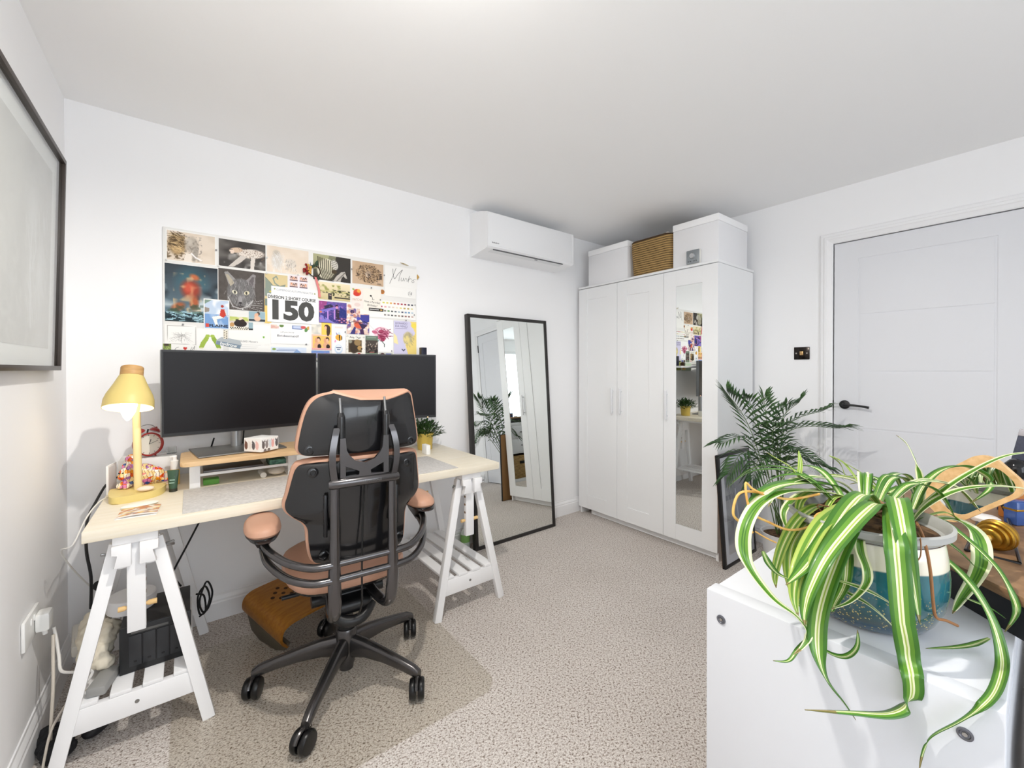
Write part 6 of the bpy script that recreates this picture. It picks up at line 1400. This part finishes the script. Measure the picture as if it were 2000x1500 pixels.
def leaf(pts, w, kind=0, twist=0., name='leaf', tipc=(120, 84, 50)):
    """strap leaf: pts in room space; cross-section slightly folded; pale band along the middle"""
    P_, _ = spline([Vector(p) for p in pts], 7); n = len(P_)
    for i, p in enumerate(P_):      # leaves rest on the chest top or hang in front of its side, never inside it
        dd = p - CPOS; tx = (CX0 - .009) / dd.x; tz = (CZ + .008 - CH) / dd.z if dd.z < 0 else 9
        ent = max(tx, tz)
        if ent < 1 and p.y < CY1 + .01 and p.z < CZ + .008: P_[i] = CPOS + dd * ent
    P_ = [P_[0]] + [(P_[i - 1] + P_[i] * 2 + P_[i + 1]) / 4 for i in range(1, n - 1)] + [P_[-1]]
    L0 = Vector((PX, PY, CZ))
    co, fc, cl = [], [], []
    sec = [(-1, .0), (-.60, -.16), (-.24, -.26), (-.07, -.30), (.07, -.30), (.24, -.26), (.60, -.16), (1, 0)]
    if kind == 0: cols = [G1, G2, CR, YG, CR, G2, G1]
    elif kind == 1: cols = [CR, G2, G1, G2, G1, G2, CR]
    elif kind == 2: cols = [YG, G2, YG, CR, YG, G2, YG]
    else: cols = [(204, 160, 84)] * 7
    prev = None
    for i, p in enumerate(P_):
        tg = (P_[min(i + 1, n - 1)] - P_[max(i - 1, 0)]).normalized()
        out = Vector((p.x - PX, p.y - PY, .0)); out = out.normalized() if out.length > .01 else Vector((-1, 0, 0))
        sd = tg.cross(Vector((0, 0, 1)))
        if sd.length < .25: sd = sd + out.cross(Vector((0, 0, 1))) * .6 * (1 if sd.dot(out.cross(Vector((0, 0, 1)))) >= 0 else -1)
        sd = sd.normalized()
        if prev is not None and sd.dot(prev) < 0: sd = -sd
        if prev is not None: sd = (sd * .45 + prev * .55).normalized()
        prev = sd
        u = i / (n - 1); nr = sd.cross(tg).normalized()
        a = twist * u; sd2 = sd * math.cos(a) + nr * math.sin(a); nr2 = sd2.cross(tg)
        ww = w * min(1, .35 + 2.2 * u) * max(.03, (1 - u ** 3.2)) / 2
        for x, h in sec: co.append(p - L0 + sd2 * (x * ww) + nr2 * (h * ww))
    m = len(sec)
    for i in range(n - 1):
        u = i / (n - 1)
        for j in range(m - 1):
            fc.append((i * m + j, i * m + j + 1, (i + 1) * m + j + 1, (i + 1) * m + j)); c = np.array(cols[j], float)
            if u > .93 and kind != 3: c = c * .4 + np.array(tipc, float) * .6
            if u < .2 and kind != 3: c = c * (.5 + 2.5 * u) + np.array((214, 220, 150), float) * (.5 - 2.5 * u)
            cl.append(np.clip(c, 0, 255) / 255)
    me = bpy.data.meshes.new(name); me.from_pydata(co, [], fc); me.update()
    cc = np.array(cl); cc = np.where(cc <= .04045, cc / 12.92, ((cc + .055) / 1.055) ** 2.4); c4 = np.concatenate([cc, np.ones((len(cc), 1))], 1)
    ca = me.color_attributes.new('Col', 'FLOAT_COLOR', 'CORNER'); ca.data.foreach_set('color', np.repeat(c4, 4, axis=0).astype(np.float32).ravel())
    me.materials.append(M_leaf); me.shade_smooth()
    o = bpy.data.objects.new(name, me); COL.objects.link(o); o.parent = t
    sl = o.modifiers.new('thickness', 'SOLIDIFY'); sl.thickness = .0007
    return o
def lf(pix, w, kind=0, twist=0., d=None):
    """leaf through measured points (u, v, depth)"""
    return leaf([at(u, v, d=z) for u, v, z in pix], w, kind, twist)
# --- the leaves seen hanging over the chest front
lf([(1752, 1010, .76), (1750, 968, .735), (1757, 990, .69), (1768, 1050, .648), (1785, 1140, .634), (1797, 1218, .624)], .033, 0)
lf([(1735, 1020, .77), (1738, 990, .74), (1742, 1010, .69), (1750, 1060, .646), (1756, 1110, .636), (1764, 1209, .626), (1776, 1290, .625), (1785, 1345, .615), (1776, 1378, .61), (1736, 1397, .605), (1659, 1393, .60), (1572, 1387, .595)], .032, 0)
lf([(1740, 1005, .77), (1716, 980, .74), (1692, 992, .71), (1655, 1030, .68), (1611, 1086, .655), (1580, 1150, .64), (1571, 1190, .635), (1572, 1222, .63)], .034, 0)
lf([(1735, 1010, .78), (1706, 985, .755), (1660, 1035, .70), (1625, 1110, .665), (1600, 1190, .64), (1597, 1258, .625), (1616, 1325, .615), (1650, 1372, .61), (1672, 1406, .605)], .030, 0)
lf([(1722, 1000, .80), (1692, 962, .78), (1660, 985, .74), (1620, 1045, .70), (1585, 1090, .675), (1560, 1118, .66), (1535, 1142, .645)], .036, 0)
lf([(1700, 1010, .80), (1660, 985, .79), (1615, 1010, .74), (1580, 1060, .70), (1556, 1120, .67), (1551, 1165, .66), (1560, 1205, .65)], .030, 2)
lf([(1690, 990, .83), (1640, 965, .83), (1573, 956, .80), (1522, 960, .76), (1481, 982, .73), (1456, 1024, .705), (1452, 1070, .69), (1470, 1115, .675), (1512, 1168, .655), (1556, 1202, .645), (1580, 1236, .635), (1568, 1262, .63), (1550, 1278, .625)], .026, 1)
lf([(1680, 985, .86), (1640, 950, .86), (1590, 940, .84), (1532, 943, .80), (1490, 962, .76), (1466, 1000, .73), (1458, 1050, .71), (1466, 1100, .70)], .032, 0)
lf([(1690, 985, .87), (1650, 945, .88), (1598, 930, .87), (1552, 936, .84), (1520, 955, .81), (1500, 990, .79)], .022, 1)
lf([(1640, 1000, .84), (1600, 985, .81), (1560, 1010, .77), (1530, 1060, .74), (1514, 1116, .715), (1516, 1148, .70)], .022, 2)
lf([(1640, 1020, .82), (1590, 1010, .79), (1552, 1050, .75), (1542, 1100, .72), (1548, 1150, .70), (1566, 1190, .685)], .026, 2)
lf([(1705, 1050, .76), (1682, 1050, .70), (1681, 1075, .682), (1694, 1112, .664), (1690, 1142, .658), (1660, 1174, .655), (1620, 1190, .65)], .016, 1)
lf([(1660, 1060, .77), (1655, 1085, .70), (1650, 1137, .68), (1630, 1178, .67), (1624, 1196, .665)], .018, 0)
lf([(1720, 1085, .77), (1640, 1134, .68), (1690, 1150, .66), (1736, 1175, .65), (1767, 1203, .645)][1:], .016, 1)
lf([(1640, 1150, .70), (1662, 1160, .68), (1700, 1182, .665), (1738, 1216, .655), (1763, 1248, .65)], .013, 1)
lf([(1575, 1210, .67), (1588, 1247, .64), (1622, 1275, .635), (1653, 1281, .635), (1674, 1262, .64), (1675, 1230, .65)], .013, 0)
lf([(1490, 1076, .72), (1502, 1100, .705), (1520, 1120, .69), (1546, 1132, .68)], .013, 0)
lf([(1600, 1225, .665), (1560, 1265, .64), (1540, 1290, .63), (1510, 1290, .625)], .007, 0)
# --- right hand side
lf([(1770, 1040, .77), (1800, 1045, .745), (1826, 1073, .72), (1866, 1107, .695), (1906, 1152, .67), (1940, 1212, .65), (1957, 1277, .635), (1952, 1325, .625), (1930, 1366, .62), (1876, 1406, .61), (1820, 1436, .605), (1803, 1465, .60), (1795, 1505, .598)], .017, 0)
lf([(1785, 1020, .79), (1806, 1008, .78), (1850, 1022, .755), (1900, 1060, .73), (1950, 1110, .705), (1978, 1160, .69), (1985, 1196, .68), (1962, 1234, .675)], .021, 0)
lf([(1785, 1015, .80), (1805, 1010, .79), (1840, 1048, .765), (1880, 1080, .745), (1906, 1108, .735)], .018, 0)
lf([(1780, 1030, .80), (1850, 1010, .80), (1905, 1035, .77), (1918, 1085, .745), (1906, 1125, .73), (1876, 1170, .715), (1860, 1198, .705)], .030, 1)
lf([(1775, 1010, .80), (1790, 1000, .80), (1800, 955, .82), (1791, 912, .83), (1771, 868, .84), (1750, 850, .845)], .013, 1)
lf([(1770, 1025, .79), (1784, 990, .80), (1803, 947, .81), (1836, 917, .81), (1878, 908, .805), (1914, 920, .80), (1936, 938, .795), (1930, 958, .79), (1893, 984, .785)], .021, 0, .5)
lf([(1775, 1025, .79), (1800, 990, .79), (1840, 957, .79), (1890, 924, .785), (1953, 893, .775), (2005, 883, .765), (2050, 884, .755)], .014, 1)
lf([(1775, 1030, .785), (1795, 1000, .78), (1828, 974, .775), (1878, 954, .77), (1940, 948, .765), (2005, 954, .76), (2050, 968, .755)], .016, 1)
lf([(1870, 1170, .72), (1932, 1246, .665), (1900, 1258, .66), (1860, 1264, .658), (1808, 1266, .655)][1:], .010, 0)
lf([(1800, 1010, .80), (1850, 1000, .80), (1890, 1030, .79), (1918, 1052, .78), (1935, 1064, .775)], .010, 2)
lf([(1880, 1165, .72), (1905, 1175, .70), (1940, 1190, .69), (1965, 1208, .685)], .009, 0)
# --- upper left: the tangle behind the rim
for pix, w_, k in (([(1720, 985, .88), (1690, 950, .90), (1650, 932, .91), (1600, 930, .90), (1560, 934, .89)], .018, 1),
                   ([(1730, 985, .90), (1700, 945, .93), (1655, 930, .95), (1610, 925, .95)], .015, 2),
                   ([(1740, 990, .88), (1730, 955, .91), (1715, 935, .93), (1690, 928, .95), (1650, 930, .96)], .014, 0),
                   ([(1780, 990, .88), (1790, 955, .90), (1770, 935, .92), (1740, 930, .93), (1700, 938, .94), (1660, 945, .93)], .020, 0),
                   ([(1640, 960, .88), (1600, 945, .87), (1570, 940, .86), (1545, 912, .87), (1517, 895, .88), (1497, 883, .885)], .012, 2),
                   ([(1690, 960, .92), (1650, 905, .96), (1620, 890, .97), (1640, 905, .97), (1652, 935, .96)], .010, 2),
                   ([(1730, 970, .92), (1700, 935, .94), (1670, 915, .95), (1648, 903, .96)], .009, 2),
                   ([(1640, 965, .86), (1590, 960, .83), (1565, 975, .81), (1560, 1000, .80), (1572, 1020, .79)], .018, 2),
                   ([(1660, 960, .87), (1600, 955, .86), (1555, 970, .84), (1530, 1000, .82), (1540, 1040, .80)], .020, 1),
                   ([(1560, 940, .87), (1563, 905, .88), (1560, 880, .89)], .009, 2),
                   ([(1700, 985, .84), (1640, 968, .82), (1618, 985, .80), (1612, 1015, .79), (1614, 1034, .785)], .012, 2),
                   ([(1760, 985, .87), (1735, 960, .88), (1700, 965, .88), (1690, 985, .87)], .022, 0),
                   ([(1720, 990, .86), (1730, 965, .87), (1760, 950, .88), (1790, 950, .89)], .018, 0),
                   ([(1590, 1000, .82), (1576, 1030, .80), (1580, 1060, .79), (1592, 1085, .78)], .014, 0),
                   ([(1705, 1030, .79), (1660, 1000, .79), (1600, 1040, .75), (1570, 1110, .715), (1562, 1170, .70)], .024, 2),
                   ([(1715, 1035, .79), (1680, 1005, .78), (1640, 1040, .74), (1610, 1110, .71), (1602, 1180, .69)], .022, 0)):
    lf(pix, w_, k)
# extra leaves behind, out of the camera's main view
for q in range(12):
    a = R(rr.uniform(-60, 120)); L0 = rr.uniform(.14, .24); c0 = Vector((PX + .03 * math.cos(a), PY + .03 * math.sin(a), CZ + .175)); d = Vector((math.cos(a), math.sin(a), 0))
    leaf([c0, c0 + d * L0 * .35 + Vector((0, 0, .06)), c0 + d * L0 * .75 + Vector((0, 0, .05)), c0 + d * L0 + Vector((0, 0, -.0))], rr.uniform(.012, .02), rr.choice((0, 1)))
# dry runners, bark bits, hanging twine
M_run = mat('runner_straw', (226, 184, 104), rough=.5, var=(206, 150, 70), vscale=40)
M_twine = mat('root_brown', (150, 104, 66), rough=.8)
Lr = Vector((PX, PY, CZ))
def runner(pix, r, m, name):
    b = MB(); b.tube([at(u, v, d=z) - Lr for u, v, z in pix], r, 8, smooth=5); b.build(name, m, t)
runner([(1660, 990, .82), (1638, 996, .80), (1597, 1004, .77), (1583, 1027, .755), (1542, 1035, .745), (1502, 1020, .74), (1466, 998, .735), (1456, 945, .745), (1470, 955, .75), (1491, 966, .755)], .0021, M_run, 'dry_runner')
runner([(1600, 965, .80), (1540, 975, .775), (1489, 963, .765), (1445, 963, .755), (1432, 1002, .745), (1448, 1022, .74), (1470, 1040, .74)], .0023, M_run, 'dry_runner')
runner([(1475, 1038, .735), (1495, 1050, .73), (1516, 1060, .73)], .0014, M_run, 'dry_runner')
runner([(1790, 1020, .78), (1797, 1034, .72), (1804, 1052, .668), (1812, 1085, .658), (1818, 1124, .655), (1822, 1170, .655), (1828, 1205, .66), (1848, 1212, .665), (1870, 1222, .672)], .0022, M_twine, 'hanging_root')
runner([(1788, 1040, .765), (1797, 1050, .665), (1798, 1085, .65), (1788, 1098, .648)], .0009, M_twine, 'hanging_root')
for q in range(16):
    a = rr.uniform(0, 2 * PI); r_ = rr.uniform(.01, .075); p = Vector((r_ * math.cos(a), r_ * math.sin(a), .172))
    b = MB(); b.tube([p, p + Vector((rr.uniform(-.03, .03), rr.uniform(-.03, .03), rr.uniform(.004, .03))), p + Vector((rr.uniform(-.05, .05), rr.uniform(-.05, .05), .004))], rr.uniform(.0012, .003), 6, smooth=3); b.build('dry_stem', mat('stem_dry', (140, 104, 74), rough=.9), t)

# ================================================================== PALM IN THE CORNER
t = thing('areca_palm', 'green feathery palm in the corner between the wardrobe and the door', 'potted plant', (2.875, 1.005, 0))
BP = Vector((2.875, 1.005, 0))
MB().lathe([(0, 0), (.085, 0), (.09, .004), (.115, .20), (.118, .21), (.108, .21), (.104, .19), (0, .19)], 40).build('pot', mat('pot_white', (230, 230, 230), rough=.4), t)
MB().lathe([(.105, .192), (0, .197)], 30, caps=False).build('soil', M_soil, t)
M_palm = mat('palm_green', (66, 100, 52), rough=.4, var=(42, 72, 40), vscale=9)
M_stem = mat('palm_stem', (86, 112, 60), rough=.5)
def frond(base, mid, tip, nl, ln, name='frond', dr=.35):
    P_, _ = spline([Vector(base), Vector(mid), Vector(tip)], 14); n = len(P_)
    b = MB(); b.tube([p - BP for p in P_], [.0034 * (1 - .75 * i / n) for i in range(n)], 6); b.build('frond_stem', M_stem, t)
    b = MB()
    for k in range(nl):
        u = .36 + .64 * k / (nl - 1); i = min(int(u * (n - 1)), n - 2); fr = u * (n - 1) - i; p = P_[i].lerp(P_[i + 1], fr); tg = (P_[i + 1] - P_[i]).normalized()
        sd = tg.cross(Vector((0, 0, 1))).normalized()
        nrm = sd.cross(tg)
        for s in (-1, 1):
            sp = .95 - .62 * (k / nl)
            d = (tg * (1 - sp * .55) + sd * (s * sp) + nrm * .25).normalized(); L1 = ln * (1 - .35 * abs(2 * u - 1.25)) * rr.uniform(.85, 1.1)
            q1 = p + d * L1 * .5; q2 = p + d * L1 + Vector((0, 0, -dr * L1)); wv = tg.cross(d).cross(d).normalized() * (.0075)
            b.poly([p - BP, q1 + wv - BP, q2 - BP, q1 - wv - BP])
    o = b.build(name, M_palm, t)
    so = o.modifiers.new('thickness', 'SOLIDIFY'); so.thickness = .0006
C0 = BP + Vector((0, 0, .2))
def fr(mu, mv, md, tu, tv, td, nl=17, ln=.15, dr=.35): frond(C0 + Vector((rr.uniform(-.03, .03), rr.uniform(-.03, .03), 0)), at(mu, mv, d=md), at(tu, tv, d=td), nl, ln, dr=dr)
fr(1468, 845, 2.42, 1420, 768, 2.36, 17, .15, .1)
fr(1478, 820, 2.50, 1452, 778, 2.46, 14, .14, .1)
fr(1500, 850, 2.46, 1492, 775, 2.44, 15, .13, .15)
fr(1520, 845, 2.42, 1562, 784, 2.34, 16, .14, .2)
fr(1530, 855, 2.42, 1642, 836, 2.26, 18, .16, .25)
fr(1528, 850, 2.48, 1612, 800, 2.40, 16, .14, .3)
fr(1470, 870, 2.40, 1408, 866, 2.33, 16, .13, .35)
fr(1462, 890, 2.36, 1424, 925, 2.28, 15, .12, .45)
fr(1525, 880, 2.40, 1575, 900, 2.30, 15, .13, .5)
fr(1540, 890, 2.36, 1610, 912, 2.24, 16, .14, .3)
fr(1508, 862, 2.40, 1530, 830, 2.28, 14, .14, .4)
fr(1490, 900, 2.38, 1470, 935, 2.28, 13, .11, .5)
fr(1510, 840, 2.55, 1535, 792, 2.55, 14, .12, .2)
# ================================================================== WOODEN RISER AND DRESSING THINGS ON THE CHEST
RZ = .840
ang = R(225)
t = thing('dressing_riser', 'brown wooden top riser with black sides on the chest right of the spider plant', 'riser', (1.360, .307, CZ), 0)
M_rs = mat('riser_black', (26, 27, 32), rough=.5)
ro = [(-.320, -.320), (0, 0), (.44, 0), (.44, -.32)]
b = MB(); b.prism(ro[::-1], .058, .0745, None, .0015)
b.build('riser_board', mat('walnut_brown', (150, 116, 84), rough=.55, var=(124, 92, 64), vscale=5, stretch=(6, 6, 30)), t)
for a_, c_, nm in ((ro[0], ro[1], 'front_side'), (ro[1], ro[2], 'back_side'), (ro[2], ro[3], 'end_side')):
    a_, c_ = Vector((*a_, 0)), Vector((*c_, 0)); d_ = (c_ - a_).normalized(); n_ = Vector((d_.y, -d_.x, 0))
    b = MB(); b.bar(a_ + n_ * .008 + d_ * .012 + Vector((0, 0, .0293)), c_ + n_ * .008 - d_ * .012 + Vector((0, 0, .0293)), .0574, .006, (0, 0, 1), .0008); b.build(nm, M_rs, t)
# table mirror: tilted wooden frame on a bent black wire stand
c0 = Vector((1.395, .115, .942))
ex = (at(1982, 938, d=1.00) - at(1868, 985, d=1.04)).normalized()
t = thing('table_mirror', 'round cornered wooden table mirror on a black wire stand on the riser', 'mirror', (c0.x, c0.y, RZ))
view = (c0 - CPOS).normalized()
nrm = (-view + Vector((0, 0, -.10)) + Vector((-.35, .30, .0))).normalized()
ex = (ex - nrm * ex.dot(nrm)).normalized(); ey = nrm.cross(ex)
if ey.z < 0: ey = -ey
nrm = ex.cross(ey)
MM = Matrix((( ex.x, ey.x, nrm.x, 0), (ex.y, ey.y, nrm.y, 0), (ex.z, ey.z, nrm.z, c0.z - RZ), (0, 0, 0, 1)))
o_ = rrect(.083, .050, .030, 6); i_ = [(x + .007, y - .009) for x, y in rrect(.066, .032, .024, 6)]
b = MB()
rings = [[MM @ Vector((x, y, z)) for x, y in pl] for pl, z in ((i_, .004), (o_, .006), (o_, -.012), (i_, -.012), (i_, .004))]
b.loft(rings, caps=False); b.build('wood_frame', mat('frame_ash', (224, 186, 134), rough=.5, var=(206, 164, 110), vscale=12, stretch=(1, 6, 6)), t)
b = MB(); b.prism(i_, .0005, .0015, MM); b.build('mirror_glass', M_mirror, t, smooth=False)
b = MB(); b.prism(o_, -.014, -.012, MM); b.build('back_board', mat('frame_ash', (0, 0, 0)), t, smooth=False)
M_wire = mat('wire_black', (30, 30, 34), rough=.4)
L0 = Vector((c0.x, c0.y, RZ))
def wire(pts, name='wire_leg'):
    b = MB(); b.tube([Vector(p) - L0 for p in pts], .0028, 8, smooth=0); b.build(name, M_wire, t)
f1, f2 = at(1992, 1100, z=RZ + .004), at(1886, 1074, z=RZ + .004)
wire([at(1952, 975, d=1.03), at(1968, 1010, d=1.02), f1, f2, f2 + (at(1914, 1010, d=1.06) - f2) * .9])
wire([at(1905, 955, d=1.035), at(1925, 972, d=1.03), at(1955, 976, d=1.03)], 'wire_cradle')
# gold beehive ornament
c1 = at(1955, 1078, z=RZ)
t = thing('gold_ornament', 'gold ribbed beehive shaped ornament lying by the black wire stand', 'ornament', (c1.x + .012, c1.y + .004, RZ), 0)
MX = Matrix.Translation((0, 0, .032)) @ Vector((-.8, .30, -.08)).to_track_quat('Z', 'Y').to_matrix().to_4x4()
prof = []
for k in range(7):
    r_ = (.014, .022, .028, .031, .030, .025, .018)[k]; z = -.026 + k * .0085
    prof += [(r_ - .0025, z), (r_, z + .0025), (r_, z + .0058), (r_ - .0025, z + .0083)]
M_gold = mat('gold_ribbed', (168, 128, 48), rough=.3, metal=.9)
MB().lathe([(0, -.028)] + prof + [(.010, .034), (0, .035)], 32, MX).build('ribbed_body', M_gold, t)
MB().lathe([(.006, .034), (.007, .040), (.005, .046), (0, .047)], 16, MX).build('tip', mat('gold_pale', (226, 200, 130), rough=.15, metal=.6), t)
# perfume bottles, slab, pots at the back of the riser
t = thing('perfume_bottle', 'perfume bottle with round black cap and amber liquid at the right picture edge', 'bottle', (1.640, .052, RZ), R(-35))
MB().box((-.028, -.018, .0), (.028, .018, .072), .004).build('amber_base', mat('perfume_amber', (176, 110, 54), rough=.1), t)
MB().box((-.028, -.018, .073), (.028, .018, .100), .004).build('glass_body', mat('perfume_glass', (206, 186, 190), rough=.08), t)
MB().lathe([(.012, .100), (.022, .104), (.024, .118), (.022, .134), (.012, .146), (0, .149)], 28).build('cap', mat('cap_black_gloss', (14, 14, 16), rough=.1), t)
t = thing('blue_bottle', 'faceted blue perfume bottle with a gold band in front of the amber bottle', 'bottle', (1.585, .045, RZ), R(-35))
MB().box((-.026, -.014, 0), (.026, .014, .057), .004).build('bottle_body', mat('perfume_blue', (58, 84, 142), rough=.12), t)
MB().box((-.0265, -.0145, .034), (.0265, .0145, .039), .001).build('gold_band', M_gold, t)
t = thing('navy_card_box', 'tall dark navy box leaning behind the table mirror at the right picture edge', 'box', (1.700, .088, RZ))
t.rotation_euler[0] = R(10)
MB().box((0, -.085, 0), (.016, 0, .205), .0015).build('box_body', mat('box_navy_matt', (52, 56, 74), rough=.5, var=(44, 48, 64), vscale=200), t)
MB().box((-.0005, -.0855, .205), (.0165, .0005, .222), .0015).build('clear_edge', mat('box_edge_grey', (170, 166, 170), rough=.25), t)
o = MB().lathe([(0, 0), (.024, 0), (.026, .003), (.026, .010), (.02, .014), (0, .015)], 28).build('white_dish', mat('dish_white', (236, 232, 228), rough=.3)); o.location = (1.545, .098, RZ); tag(o, 'small white dish on the riser behind the table mirror', 'dish')
o = MB().lathe([(0, 0), (.014, 0), (.016, .004), (.015, .03), (.01, .036), (0, .037)], 24).build('black_jar', mat('cap_black_gloss', (14, 14, 16))); o.location = (1.325, .235, RZ); tag(o, 'small glossy black jar at the left riser corner behind the plant', 'jar')
# grey fabric thing standing behind the chest, just inside the bottom right corner
t = thing('grey_armchair', 'grey fabric upholstered seat behind the chest in the lower right corner', 'armchair', (1.15, -.38, 0))
M_grey = mat('fabric_grey', (112, 108, 108), rough=.9, bump=.4, bscale=400)
MB().box((-.22, -.28, .10), (.45, .30, .44), .05, seg=4).build('seat', M_grey, t)
MB().box((-.22, .20, .40), (.45, .37, .70), .045, seg=4).build('backrest', M_grey, t)
for x in (-.17, .40):
    for y in (-.23, .26): MB().cyl((x, y, 0), (x, y, .12), .018, 12).build('leg', mat('leg_dark', (40, 30, 24), rough=.5), t)
